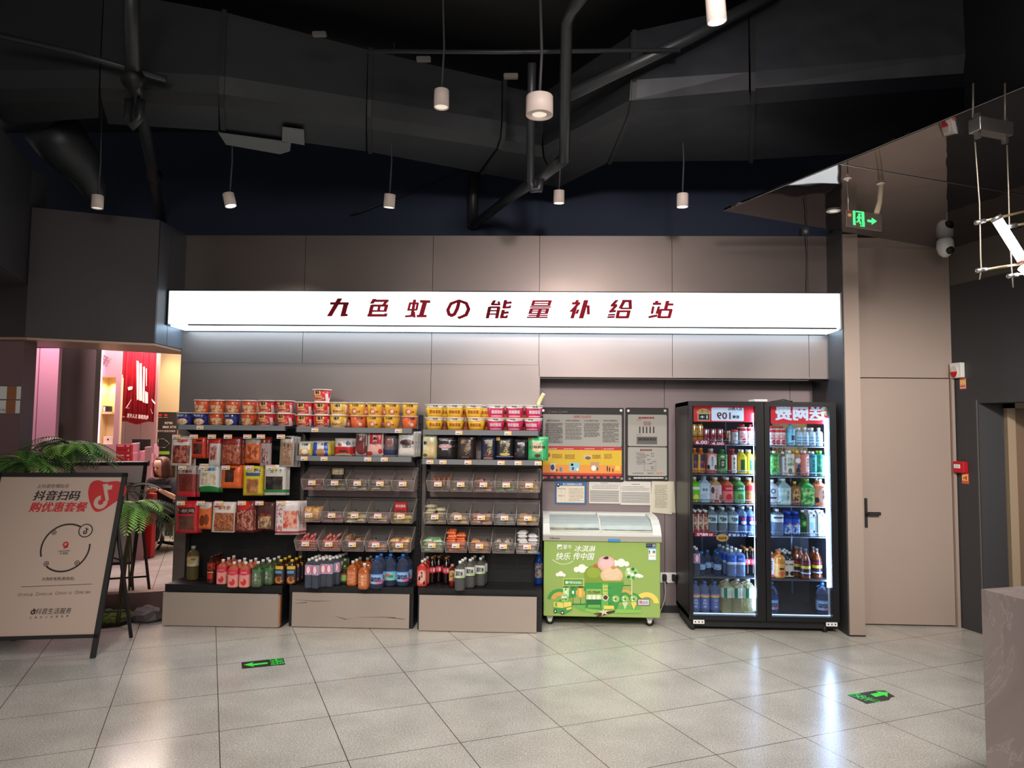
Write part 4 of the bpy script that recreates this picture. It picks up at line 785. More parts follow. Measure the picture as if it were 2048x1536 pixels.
def spline(P,n=6):
    o=[]; L_=len(P)
    for i in range(L_):
        p0,p1,p2,p3=[P[(i+k)%L_] for k in (-1,0,1,2)]
        for q in range(n):
            t=q/n; o.append(tuple(.5*((2*p1[a])+(-p0[a]+p2[a])*t+(2*p0[a]-5*p1[a]+4*p2[a]-p3[a])*t*t+(-p0[a]+3*p1[a]-3*p2[a]+p3[a])*t**3) for a in (0,1)))
    return o
pp(spline([(605,235),(660,250),(745,248),(800,285),(795,345),(720,400),(650,445),(600,450),(565,400),(545,320),(560,255)]),REDP,1)
# the note
pp([(642,265),(676,262),(682,275),(708,272),(706,302),(676,306),(690,375),(668,385),(652,310)],PP,2)
cx,cz=Z2(634,388); q=.29304/FPX*5.25
b.arc(cx,cz,18*q,46*q,-.0065,-.005,PP,PI*.55,PI*2.1,24,1.05)
# ring emblem
cx,cz=Z2(408,692)
def ring(r0,r1,a0,a1,k=1,n=30): b.arc(cx,cz,r0*q,r1*q,-.004-.0008*k,-.004,INKP,a0,a1,n,1.03)
ring(150,161,.95,PI*1.12); ring(150,161,PI*1.28,PI*2.05)
for x,y,r in ((325,583,16),(283,797,17),(492,801,17)):
    u,v=Z2(x,y); b.arc(u,v,r*q*.75,r*q,-.005,-.004,INKP); b.arc(u,v,r*q*.2,r*q*.45,-.005,-.004,INKP)
u,v=Z2(540,580); b.arc(u,v,40*q,47*q,-.006,-.004,INKP); b.ell(u,v,40*q,41*q,-.0055,-.004,PP); b.poly([Z2(x,y) for x,y in [(540,560),(549,560),(551,568),(560,568),(560,577),(549,575),(552,596),(544,598)]],-.0065,-.0055,INKP); u,v=Z2(537,592); b.arc(u,v,5*q,13*q,-.0065,-.0055,INKP,PI*.5,PI*2.1)
u,v=Z2(408,675); b.arc(u,v+6*q,9*q,20*q,-.005,-.004,REDP,0,2*PI,8); b.poly([Z2(x,y) for x,y in [(414,670),(428,670),(424,692),(396,700),(394,690),(412,686)]],-.005,-.004,REDP)
b.poly([Z2(x,y) for x,y in [(362,712),(440,712),(440,716),(362,716)]],-.005,-.004,INKP); ptx('九色虹',400,730,56,16,INKP,bold=.02)
# small note beside the bottom wordmark
u,v=Z2(208,1128); b.arc(u,v,7*q,15*q,-.005,-.004,INKP,PI*.5,PI*2.1); b.poly([Z2(x,y) for x,y in [(209,1102),(217,1102),(220,1110),(230,1112),(229,1121),(218,1119),(222,1132),(212,1132)]],-.005,-.004,INKP)
b.obj('poster_print',st)
lg=lambda p,q_,r=.011:B().tube([p,q_],r,AB,6)
hr=gl+ud*(Wd-.015)+up_*(Hd*.70)+nrm*.02; hl=gl+ud*.015+up_*(Hd*.70)+nrm*.02
br_,bl=Vector((-3.111,5.664,.01)),Vector((-3.95,5.55,.01))
for h,f_ in ((hr,br_),(hl,bl)):
    b=B(); b.tube([h,f_],.014,AB,6); b.obj('rear_leg',st)
b=B(); b.tube([br_.lerp(hr,.24),bl.lerp(hl,.24)],.009,AB,6); b.tube([br_.lerp(hr,.70),gl+ud*(Wd-.02)+up_*(Hd*.53)+nrm*.01],.007,AB,6); b.tube([hr-Vector((0,0,.03)),hr+Vector((0,0,.05))],.012,STEEL,8); b.obj('brace',st)
# front stand's mirror image, built as a second stand
s2=thing('poster_stand','second black A-frame stand showing its plain back, behind the first one through the left opening','poster stand',(-4.3,7.5,0),world=True)
fr_,fl_=Vector((-4.126,7.487,0)),Vector((-4.95,7.10,0)); tp=at(296,923,7.15); up2=(tp-fr_); Hd2=up2.length; up2.normalize(); ud2=(fr_-fl_).normalized(); n2_=ud2.cross(up2).normalized(); Wd2=(fr_-fl_).length
M2=Matrix((ud2,n2_,up2)).transposed().to_4x4(); M2.translation=fl_
b=B(); b.M=M2; b.box(0,.035,-.015,.015,0,Hd2,AB); b.box(Wd2-.035,Wd2,-.015,.015,0,Hd2,AB); b.box(0,Wd2,-.015,.015,Hd2-.035,Hd2,AB); b.box(0,Wd2,-.015,.015,.26,.285,AB); b.obj('front_frame',s2)
b=B(); b.M=M2; b.box(.02,Wd2-.02,-.005,.005,.28,Hd2-.02,PPB); b.obj('poster',s2)
h2=fr_-ud2*.02+up2*Hd2*.66; b=B(); b.tube([h2,(-3.842,7.297,.0)],.014,AB,6); b.obj('rear_leg',s2)
b=B(); b.tube([fl_+ud2*.02+up2*Hd2*.66,(-4.7,6.85,.0)],.014,AB,6); b.obj('rear_leg',s2)
b=B(); b.tube([(-3.86,7.32,.14),(-4.7,6.9,.14)],.01,AB,6); b.obj('brace',s2)
# ================================================================== PLANTS, MOSS, ROCK
LEAF=mat('fern_green',(92,140,58),.5); LEAF2=mat('fern_light_green',(146,196,84),.5); LEAF3=mat('fern_dark_green',(44,70,42),.5); STEM=mat('fern_stem',(70,66,40),.6)
def fern(name,base,crown,lab,n,ln,seed,spread=1.0,yaw0=0,arcw=2*PI,leafm=(LEAF,LEAF2,LEAF3)):
    rr=random.Random(seed); t=thing(name,lab,'plant',base,world=True)
    b=B(); bx,by,bz=base; cx,cy,cz=crown
    for k in range(4): b.tube([(bx+rr.uniform(-.03,.03),by+rr.uniform(-.03,.03),bz),((bx+cx)/2+rr.uniform(-.03,.03),(by+cy)/2,(bz+cz)/2),(cx,cy,cz)],.007,STEM,6)
    b.obj('stem',t)
    for k in range(n):
        b=B(); a=yaw0+arcw*(k+rr.uniform(-.3,.3))/n; L_=ln*rr.uniform(.7,1.1); el=rr.uniform(.1,.9); p=Vector(crown)+Vector((rr.uniform(-.03,.03),rr.uniform(-.03,.03),rr.uniform(-.03,.03))); d=Vector((math.cos(a)*spread,math.sin(a),0)); m_=leafm[rr.choice([0,0,1,2])]
        pts=[]; S_=18
        for i in range(S_+1):
            s_=i/S_; pts.append(p+d*(L_*s_*math.cos(el*(1-s_*.5)))+Vector((0,0,L_*(math.sin(el)*s_-1.0*s_*s_*.75))))
        b.tube(pts,[.0035*(1-i/S_*.7) for i in range(S_+1)],STEM,4)
        for i in range(2,S_+1):
            tdir=(pts[i]-pts[i-1]).normalized(); sd=tdir.cross(Vector((0,0,1))).normalized(); s_=i/S_
            for sg in (-1,1):
                l_=L_*.30*math.sin(PI*min(1,s_*.85+.12))**.7; tip=pts[i]+(sd*sg*.86+tdir*.5)*l_-Vector((0,0,l_*.22)); w=.019*(L_/.4); mid=pts[i].lerp(tip,.45)
                up=Vector((0,0,.0035)); wv=tdir*w*.5
                b.add([pts[i],mid+wv,tip,mid-wv,mid+up],[(0,1,4),(1,2,4),(2,3,4),(3,0,4),(0,3,2,1)],m_)
        b.obj('frond',t)
    return t
fern('artificial_fern',(-3.95,5.55,.0),(-3.98,5.62,1.33),'feathery green fern at the left edge above the front poster stand',30,.40,3)
fern('artificial_fern',(-3.70,5.98,.0),(-3.80,5.88,1.44),'wide bushy green fern behind the top edge of the front poster stand',48,.37,5)
fern('artificial_fern',(-3.42,6.0,.03),(-3.24,5.85,.98),'green fern with arching fronds between the front poster stand and the left rack',26,.36,8)
fern('artificial_fern',(-3.9,7.1,.0),(-3.95,7.0,1.02),'dark fern partly hidden behind the arching fern, seen through the left opening',9,.36,12,leafm=(LEAF3,LEAF3,LEAF))
MOSS=mat('moss_green',(96,120,50),.95); ST=mat('dark_stone',(78,74,76),.7)
b=B(); rr=random.Random(4); kb=[(-3.95,5.72),(-3.40,5.98),(-3.36,6.14),(-3.42,6.36),(-4.3,5.98)]
b.polyz(kb,0,.03,mat('planter_soil',(36,32,28),.9))
for i in range(260):
    u,v=rr.random(),rr.random(); x=-3.95+.52*u; y0=5.76+.24*u; y=y0+.30*v; r=rr.uniform(.02,.045); b.ball(x,y,.03+rr.uniform(0,.05)*math.sin(PI*u),r,r,r*.7,MOSS,6,4)
tag(b.obj('moss'),'green moss covering the planting bed behind the poster stand legs','moss',kind='stuff')
b=B(); rr=random.Random(9); vs=[]
b.ball(-3.26,6.18,.05,.13,.12,.075,ST,10,7); b.v=[(x+rr.uniform(-.015,.015),y+rr.uniform(-.015,.015),max(0,z+rr.uniform(-.012,.012))) for x,y,z in b.v]; b.sm=[False]*len(b.sm); tag(b.obj('rock'),'grey rough rock lying on the floor left of the left rack','rock')
# ================================================================== MIRRORED THINGS AT THE LEFT, BUILT AS OBJECTS
BAN=mat('banner_red',(206,36,56),.45)
t=thing('wall_banner','creased red hanging banner with white brush strokes and mirrored writing, through the left opening','banner',(-5.6,10,1.7),world=True)
def BN(x,y,Y=10.0): return at(180+x*.1237,680+y*.1237,Y)
b=B(); x0,x1=BN(540,400).x,BN(1060,400).x; zt,zb=2.75,BN(700,1340).z; n=40; vs=[];fs=[]
for i in range(n+1):
    u=i/n; x=x0+(x1-x0)*u; y=10.0+.018*math.sin(u*34)+.012*math.sin(u*71+1)
    for z in (zb+.02*math.sin(u*9),zt): vs.append((x-(.03*(1-u) if z<2 else 0),y,z)); 
m2=len(vs); vs+=[(x,y+.006,z) for x,y,z in vs]
for i in range(n): a=2*i; fs+=[(a,a+2,a+3,a+1),(a+m2+1,a+m2+3,a+m2+2,a+m2),(a,a+m2,a+m2+2,a+2)]
b.add(vs,fs,BAN,True); b.obj('cloth',t)
b=B(); WPR=mat('banner_white',(236,214,206),.6)
def bp_(pts,k=1): b.poly([(BN(x,y,9.96).x,BN(x,y,9.96).z) for x,y in pts],9.962,9.965,WPR)
for pts in [[(750,330),(790,350),(785,960),(755,970)],[(800,380),(835,375),(845,985),(790,975)],[(860,430),(885,430),(880,1015),(850,1000)],[(900,460),(918,460),(915,740),(905,745)],[(890,830),(935,850),(935,1025),(890,1020)],[(605,770),(640,750),(690,752),(680,800),(620,815)],[(995,950),(1055,1020),(1050,1045),(1000,985)],[(580,1090),(665,960),(670,966),(600,1085)],[(975,1110),(1010,1190),(1005,1192)],[(570,1095),(635,1096),(635,1102),(570,1101)]]: bp_(pts)
v=BN(770,1235,9.96); b.text('电竞旗舰 五人开黑',v.x,v.z,.30,.06,9.961,WPR,mirror=True,rot=-.08,bold=.01); v=BN(540,1240,9.96); b.text('九色虹',v.x,v.z,.05,.02,9.961,WPR,mirror=True); b.obj('banner_print',t)
b=B(); x2=BN(430,400).x; b.box(x2,x0-.02,10.02,10.06,BN(430,1330).z,2.8,mat('dark_maroon_cloth',(92,28,40),.5)); tag(b.obj('side_curtain'),'dark maroon strip of cloth left of the red banner','curtain')
t=thing('menu_display','tall bright pink lit display panel seen through the left opening','display',at(196,800,9.0),world=True)
b=B(); p,q_=at(186,890,9.46),at(204,702,9.46); b.rbox(p.x,q_.x,9.46,9.5,p.z,q_.z+.1,mat('pink_screen',(250,170,205),.4,0,1.6),.02); b.obj('screen',t)
b=B(); b.box(p.x+.02,p.x+.03,9.455,9.46,p.z+.2,p.z+.5,mat('slot_dark',(60,20,60),.5)); b.ell(p.x+.04,p.z+.27,.02,.03,9.454,9.4595,REDP,12); b.obj('screen_print',t)
b=B(); v=at(210,722,9.48); b.text('沙漠网',v.x,v.z,.12,.13,9.49,mat('black_brush_writing',(40,20,36),.6),mirror=True,rot=-.5); tag(b.obj('wall_lettering'),'black mirrored brush writing on the pink panel above the lit niche','lettering')
t=thing('niche_box','black and white box standing on the shelf of the lit niche','box',at(209,820,9.7),world=True)
p,q_=at(201,832,9.56),at(218,812,9.56); b=B(); b.rbox(p.x,q_.x,9.56,9.64,1.83,q_.z,BLACK,.01); b.box(p.x+(q_.x-p.x)*.32,p.x+(q_.x-p.x)*.55,9.555,9.56,1.835,q_.z-.01,WHITE); b.obj('carton',t)
t=thing('niche_machine','small cream machine at the bottom of the lit niche','machine',at(212,880,9.7),world=True)
p,q_=at(206,889,9.56),at(226,873,9.56); b=B(); b.rbox(p.x,q_.x,9.56,9.65,1.40,q_.z,mat('cream_plastic',(230,216,196),.5),.01); b.ell((p.x+q_.x)/2,q_.z-.04,.012,.012,9.555,9.56,BLACK,10); b.obj('body',t)
# dark poster with mirrored writing
DP=mat('dark_poster',(44,40,36),.5); GD=mat('poster_gold',(196,178,130),.5)
def RP(x,y,Y=11.0): return at(180+x*.1237,680+y*.1237,Y)
def RQ(x,y,Y=11.0): return at(200+x*.11068,860+y*.11068,Y)
t=thing('display_stand','tall dark gold-edged display poster with mirrored writing, behind the left rack','display stand',at(330,880,11),world=True)
b=B(); p,q_=RP(1072,1156),RP(1405,1156); b.box(p.x,q_.x,11.0,11.04,0,p.z,DP); b.box(p.x,p.x+.012,10.994,11.0,0,p.z,GD); b.box(p.x,q_.x,10.994,11.0,p.z-.008,p.z,GD); b.obj('board',t)
b=B(); v=RP(1275,1342); b.text('orce',v.x,v.z,.12,.035,10.99,WPR,mirror=True,bold=.01); v=RP(1285,1408); b.text('RTX 5080',v.x-.0,v.z,.205,.036,10.99,WPR,mirror=True,bold=.015); v=RP(1240,1472); b.text('性能无双显卡升级',v.x,v.z,.28,.03,10.99,WPR,mirror=True)
for x in (1138,1228): v=RP(x,1215); b.box(v.x-.02,v.x+.02,10.992,11.0,v.z-.018,v.z+.018,REDP); b.box(v.x-.028,v.x+.028,10.992,11.0,v.z-.04,v.z-.034,GD)
for pts in [(1045,165,1150,160),(1150,160,1255,240),(1255,240,1185,318),(1185,318,1060,318),(1050,165,1050,310)]:
    a_,e=RQ(pts[0],pts[1],10.985),RQ(pts[2],pts[3],10.985); b.tube([a_,e],.004,STEEL,4)
p,q_=RQ(1010,440),RQ(1260,385); b.box(p.x,q_.x,10.99,10.996,p.z,q_.z,mat('lime_print',(140,190,60),.5)); b.obj('poster_print',t)
# stacks of boxed goods on a low shelf
RB=pmat('red_carton',(196,34,46),[('r',.3,.84,.22,.06,(240,200,205)),('r',.8,.84,.1,.08,(240,190,195)),('r',.5,.45,.5,.05,(150,20,34)),('r',.85,.38,.06,.12,(190,180,120))],.4); PB=pmat('pink_carton_side',(228,170,184),[('n',.5,.5,.4,.4,(230,180,190),(190,90,110),6)],.5)
def crate(x0,y0,x1,y1,Y,D,m,lab): 
    p,q_=RQ(x0,y1,Y),RQ(x1,y0,Y); b=B(); b.rbox(p.x,q_.x,Y,Y+D,max(0,p.z) if y1<1900 else 0,q_.z,m,.004,1); tag(b.obj('drink_carton'),lab,'carton','boxed goods through the left opening')
crate(285,262,560,432,9.0,.05,RB,'upper red carton with pale print, front left of the boxed goods'); crate(285,434,560,598,9.0,.05,RB,'lower red carton with pale print, front left of the boxed goods')
k=0
for (x0,x1,y0,y1,n) in [(562,690,240,410,5),(562,690,412,570,5),(700,795,378,560,3),(798,895,305,560,4)]:
    for i in range(n):
        w=(x1-x0)/n; crate(x0+i*w+1,y0+(i%2)*5-i*3,x0+(i+1)*w-1,y1,9.05+.05*i,.05,PB,'pink-lit upright carton, %s in the %s batch of boxed goods'%(ORD[i],['upper','lower','middle','right-hand'][k]))
    k+=1
for i,(x0,y0) in enumerate([(900,430),(945,250),(978,300)]): crate(x0,y0,x0+36,1950,10.15,.03,PB,['short','tall','middle-height'][i]+' pale stacked carton tower beside the person')
p,q_=RQ(580,158,9.3),RQ(840,320,9.3); b=B(); b.rbox(p.x,q_.x,9.3,9.4,1.13,p.z,BLACK,.01); tag(b.obj('black_case'),'black case standing behind the pink boxed goods','case')
b=B(); p=RQ(130,600,8.9); b.polyz([(p.x,8.95),(at(294,950,8.95).x,8.95),(at(292,950,9.44).x,9.44),(p.x-.3,9.44)],0,p.z-.006,mat('storage_cabinet',(150,120,120),.6)); tag(b.obj('low_cabinet'),'low pinkish cabinet under the boxed goods, behind the second stand','cabinet')
# ------------------------------------------------------------------ the seated person
SK=mat('skin',(226,176,146),.5); HAIR=mat('brown_hair',(84,46,36),.5); SHIRT=mat('black_shirt',(24,25,30),.8); TROU=mat('dark_trousers',(28,28,34),.8)
HP=at(324,934,9.75)
pe=thing('person','person with shoulder-length brown hair in a black short-sleeved shirt, seated and holding a paper','person',(HP.x,9.75,0),world=True)
def skin(name,V,E,Rr,m,parent,sub=2):
    me=bpy.data.meshes.new(name); me.from_pydata([(v[0],v[1],v[2]) for v in V],E,[]); me.materials.append(m); o=bpy.data.objects.new(name,me); COL.objects.link(o)
    if parent is not None: o.parent=parent
    sm=o.modifiers.new('skin','SKIN'); sm.use_smooth_shade=True
    for i,r in enumerate(Rr): me.skin_vertices[0].data[i].radius=(r,r) if not isinstance(r,tuple) else r
    me.skin_vertices[0].data[0].use_root=True
    s_=o.modifiers.new('sub','SUBSURF'); s_.levels=sub; s_.render_levels=sub; return o
hz=HP.z
# local metres about the empty; x right, y away, z up.  seat 0.46, head centre hz
V=[(0,.08,.56),(0,.07,.72),(0,.03,.90),(0,.01,hz-.20),(0,-.01,hz-.13),
 (-.10,.03,hz-.22),(-.16,.02,hz-.25),(-.22,-.04,hz-.40),(-.12,-.20,hz-.32),(-.07,-.25,hz-.29),
 (.10,.03,hz-.22),(.16,.02,hz-.25),(.23,-.04,hz-.41),(.16,-.22,hz-.32),(.11,-.28,hz-.28),
 (-.10,.06,.52),(-.14,-.36,.55),(-.14,-.40,.10),(-.14,-.50,.05),(.10,.06,.52),(.14,-.36,.55),(.14,-.40,.10),(.14,-.50,.05)]
E_=[(0,1),(1,2),(2,3),(3,4),(3,5),(5,6),(6,7),(7,8),(8,9),(3,10),(10,11),(11,12),(12,13),(13,14),(0,15),(15,16),(16,17),(17,18),(0,19),(19,20),(20,21),(21,22)]
Rr=[(.15,.11),(.135,.10),(.14,.09),(.07,.06),.045,.05,.046,.040,.030,.026,.05,.046,.040,.030,.026,.09,.072,.042,.035,.09,.072,.042,.035]
body=skin('body',V,E_,Rr,SK,pe)
b=B(); b.lathe([(.001,-.125),(.028,-.12),(.052,-.095),(.068,-.055),(.076,-.01),(.078,.04),(.072,.08),(.05,.11),(.001,.12)],SK,16,flat=1.12,cap=False)
b.ball(0,-.088,-.012,.012,.018,.022,SK,8,6); b.ball(-.078,.0,-.005,.012,.02,.03,SK,8,6); b.ball(.078,.0,-.005,.012,.02,.03,SK,8,6)
for sx in (-1,1): b.ball(sx*.032,-.078,.010,.016,.008,.009,mat('eye_dark',(30,20,20),.3),8,5); b.box(sx*.03-.014,sx*.03+.014,-.086,-.08,.03,.034,HAIR)
b.ball(0,-.08,-.055,.022,.008,.007,mat('lips',(176,84,80),.5),8,5)
hd=b.obj('head',pe,loc=(0,-.03,hz)); hd.rotation_euler=(.28,.05,-.35)
b=B(); b.lathe([(.07,-.15),(.098,-.13),(.105,-.06),(.10,.02),(.096,.07),(.075,.112),(.04,.134),(.001,.14)],HAIR,18,flat=1.1,cap=False)
hv=b.v; b.v=[(x,(y+.02 if y>-.03 or z>.075 else max(y,-.005 if abs(x)<.062 else -.06)),z) for x,y,z in hv]
h_=b.obj('hair',pe,loc=(0,-.02,hz)); h_.rotation_euler=(.2,.05,-.35)
Vs=[(0,.08,.54),(0,.07,.72),(0,.03,.86),(0,.01,hz-.16),(-.10,.03,hz-.20),(-.16,.02,hz-.24),(-.215,-.03,hz-.39),(.10,.03,hz-.20),(.16,.02,hz-.24),(.225,-.03,hz-.40)]
skin('shirt',Vs,[(0,1),(1,2),(2,3),(3,4),(4,5),(5,6),(3,7),(7,8),(8,9)],[(.175,.13),(.16,.12),(.175,.12),(.10,.085),.098,.090,.072,.098,.090,.072],SHIRT,pe)
Vt=[(0,.08,.54),(-.10,.06,.53),(-.14,-.36,.56),(-.14,-.40,.14),(.10,.06,.53),(.14,-.36,.56),(.14,-.40,.14)]
skin('trousers',Vt,[(0,1),(1,2),(2,3),(0,4),(4,5),(5,6)],[(.17,.125),.105,.088,.06,.105,.088,.06],TROU,pe)
for sx,wx,wy,wz in ((-1,-.07,-.25,hz-.29),(1,.11,-.28,hz-.28)):
    V=[(wx,wy,wz),(wx-sx*.04,wy-.02,wz+.0)];E_=[(0,1)];Rr=[.024,(.032,.018)]
    for k,(dz,l_) in enumerate([(.02,.062),(.008,.07),(-.006,.066),(-.018,.052)]):
        i0=len(V); V+=[(wx-sx*.065,wy-.03,wz+dz),(wx-sx*(.065+l_*.5),wy-.045,wz+dz-.005),(wx-sx*(.06+l_*.85),wy-.03,wz+dz-.016)]; E_+=[(1,i0),(i0,i0+1),(i0+1,i0+2)]; Rr+=[.010,.0085,.007]
    i0=len(V); V+=[(wx-sx*.035,wy-.045,wz+.026),(wx-sx*.065,wy-.06,wz+.034)]; E_+=[(1,i0),(i0,i0+1)]; Rr+=[.011,.0085]
    skin('hand',V,E_,Rr,SK,pe)
b=B(); b.M=Matrix.Translation((HP.x+.01,9.75-.30,hz-.275))@Matrix.Rotation(-.35,4,'Y'); b.box(-.09,.09,-.05,.05,-.002,.002,PAPER); b.M=None; tag(b.obj('paper_slip'),'thin white paper slip held in both hands of the seated person','paper')
t=thing('office_chair','black chair with a red backrest under the seated person','chair',(HP.x,9.8,0),world=True)
b=B(); b.rbox(HP.x-.24,HP.x+.24,9.57,10.07,.38,.43,BLACK,.02); b.obj('seat',t)
b=B(); b.rbox(HP.x-.20,HP.x+.20,10.05,10.10,.46,.92,REDP,.04); b.obj('backrest',t)
b=B(); b.tube([(HP.x,9.83,.38),(HP.x,9.83,.08)],.03,STEEL,10)
for k in range(5): a=k*2*PI/5; b.tube([(HP.x,9.83,.09),(HP.x+.28*math.cos(a),9.83+.28*math.sin(a),.04)],.018,BLACK,6)
b.obj('base',t)
v=RQ(925,1130,9.1); b=B(); b.rbox(v.x-.075,v.x+.03,9.1,9.2,0,v.z-.01,REDP,.02); tag(b.obj('red_bin'),'bright red upright bin left of the seated person','bin')
# notices on the left pier and inner wall
for k_,(y0,y1) in enumerate(((772,799),(800,827))):
    t=thing('wall_plaque',['upper','lower'][k_]+' white and brown plaque on the mauve pier at the left edge','plaque',at(20,(y0+y1)/2,5.7),world=True)
    def pq(x0,x1,m,yy=5.69): p,q_=at(x0-k_*2,y1-1,yy),at(x1-k_*2,y0+1,yy); b.box(p.x,q_.x,yy,5.699,p.z,q_.z,m)
    b=B(); pq(-12,41,WHITE); b.obj('plate',t); b=B(); pq(13,33,mat('plaque_brown',(160,98,56),.5),5.687); b.obj('brown_panel',t)
    if k_: b=B(); v=at(4,820,5.688); b.text('礼包',v.x,v.z,.05,.02,5.687,INK); b.obj('writing',t)
p,q_=at(98,897,7.95),at(117,848,7.95); b=B(); b.box(p.x,q_.x,7.95,7.954,p.z,q_.z,PAPER)
for i in range(12): b.box(p.x+.015,q_.x-.02,7.948,7.95,p.z+.04+i*.018,p.z+.044+i*.018,INK)
tag(b.obj('wall_notice'),'printed white notice sheet on the grey panel behind the wide fern','notice')
# ================================================================== RACKS
RK=mat('rack_black',(24,24,26),.45,.2); RKG=mat('rack_shelf_grey',(64,66,70),.35,.5); STRIP=glassy('price_channel_plastic',(200,204,210),.35,.15); BACKP=mat('rack_mauve_back',(150,134,134),.45,.3)
KICK=noise_rough(mat('taupe_board',(160,146,136),.5),3,.42,.55); WOODE=mat('raw_board_edge',(176,120,84),.7)
TAGW=mat('tag_white',(240,234,230),.5); TAGY=mat('tag_yellow',(244,212,84),.5); TAGR=mat('tag_pink',(232,150,150),.5)
def tagm(b,x,y,z,w=.058,h=.036,tilt=0):
    """price ticket facing the viewer"""
    b.box(x-w/2,x+w/2,y,y+.0015,z-h/2,z+h/2,TAGW); b.box(x-w/2,x+w/2,y-.0006,y,z+h*.28,z+h/2,TAGR); b.box(x+w*.12,x+w/2,y-.0006,y,z-h/2,z+h*.12,TAGY); b.box(x-w*.36,x+w*.05,y-.0006,y,z-h*.32,z-h*.16,INK); b.box(x+w*.2,x+w*.34,y-.0012,y-.0006,z-h*.34,z-h*.05,TAGR)
def rack(x0,x1,yf,lab,kick,backs,black_to,tags):
    t=thing('display_rack',lab,'display rack',((x0+x1)/2,6.25,0),'display racks',world=True)
    b=B()
    for a,z0,z1,m_ in backs: b.box(x0+.03,x1-.03,6.405,6.42,z0,z1,m_)
    b.obj('back_panel',t)
    for x in (x0,x1-.035):
        b=B(); b.box(x,x+.035,6.385,6.44,0,1.76,RK)
        for i in range(30): b.box(x+.012,x+.023,6.383,6.385,.45+i*.042,.47+i*.042,mat('slot_black',(6,6,6),.9))
        b.obj('upright',t)
    b=B(); b.box(x0,x1,yf+.02,6.40,.305,.330,RK); b.box(x0,x1,yf+.018,yf+.03,.275,.335,RK); b.box(x0,x0+.04,yf+.03,6.44,0,.3,RK); b.box(x1-.04,x1,yf+.03,6.44,0,.3,RK); b.obj('base_deck',t)
    b=B(); kx0,kx1,ky,kz=kick; b.box(kx0,kx1,ky,ky+.014,.006,kz,KICK)
    if x0<-2.5: b.box(kx1,kx1+.012,ky+.004,ky+.05,.01,kz-.01,WOODE)
    if -2.2<x0<-1.5:
        for pts in ([(.02,.225),(.2,.215),(.33,.22),(.2,.210)],[(.0,.19),(.12,.205),(.13,.2)],[(.35,.10),(.45,.075),(.5,.08),(.44,.07)],[(.52,.09),(.75,.098),(.93,.085),(.94,.080),(.75,.094)],[(.78,.1),(.86,.095),(.86,.088)]): b.poly([(kx0+u,z) for u,z in pts],ky-.001,ky,mat('board_scratch',(96,80,64),.8))
    b.obj('kick_board',t)
    b=B(); b.tube([(x0+.03,6.34,.012),(x0+.03,6.34,0)],.02,BLACK,8); b.tube([(x1-.03,yf+.08,.03),(x1-.03,yf+.08,0)],.022,BLACK,10); b.obj('levelling_foot',t)
    return t
def shelf(t,x0,x1,z,tags,yf=6.10):
    b=B(); b.box(x0,x1,yf,6.40,z-.022,z,RKG); b.polyx([(yf,z-.03),(yf-.008,z-.04),(yf-.008,z+.004),(yf,z+.004)],x0,x1,RKG)
    for x in (x0+.01,x1-.014): b.polyx([(yf+.06,z-.022),(6.39,z-.022),(6.39,z-.10),(6.30,z-.06)],x,x+.004,RK)
    s_=b.obj('shelf',t)
    b=B(); b.box(x0+.01,x1-.01,yf-.011,yf-.008,z-.038,z+.003,STRIP); b.obj('price_channel',s_,org=t['_o'])
    for px in tags:
        p=at(px,850,yf-.015); b=B(); tagm(b,p.x,yf-.0135,z-.018); b.obj('price_tag',s_,org=t['_o'])
    return s_
R1=rack(-3.06,-2.08,6.04,'left black display rack with hanging snack bags and taupe kick board',(-3.062,-2.10,6.035,.272),[(0,.33,1.66,RK)],0,[])
R2=rack(-2.03,-1.0,6.07,'middle black display rack with two shelves and three rows of clear bins',(-2.0,-1.03,6.075,.281),[(0,.33,1.0,RK),(0,1.0,1.66,BACKP)],0,[])
R3=rack(-.96,.055,6.05,'right black display rack beside the green freezer, with three rows of clear bins',(-.942,.012,6.03,.288),[(0,.33,1.0,RK),(0,1.0,1.66,BACKP)],0,[])
shelf(R1,-3.03,-2.1,1.648,[400]); shelf(R2,-2.02,-1.03,1.638,[630,797]); shelf(R2,-2.02,-1.03,1.400,[610,650,737,770],6.09)
shelf(R3,-.955,.02,1.628,[918,1016]); shelf(R3,-.955,.02,1.384,[861,887,937,1003,1037,1077],6.09)
# rear bars that carry hooks and bins
for t,x0,x1,zs in ((R1,-3.03,-2.11,(1.545,1.285,1.0)),(R2,-2.0,-1.04,(1.31,1.04,.83)),(R3,-.93,.03,(1.30,1.05,.83))):
    for z in zs: b=B(); b.box(x0,x1,6.38,6.40,z-.03,z,RK); b.obj('hanging_bar',t)
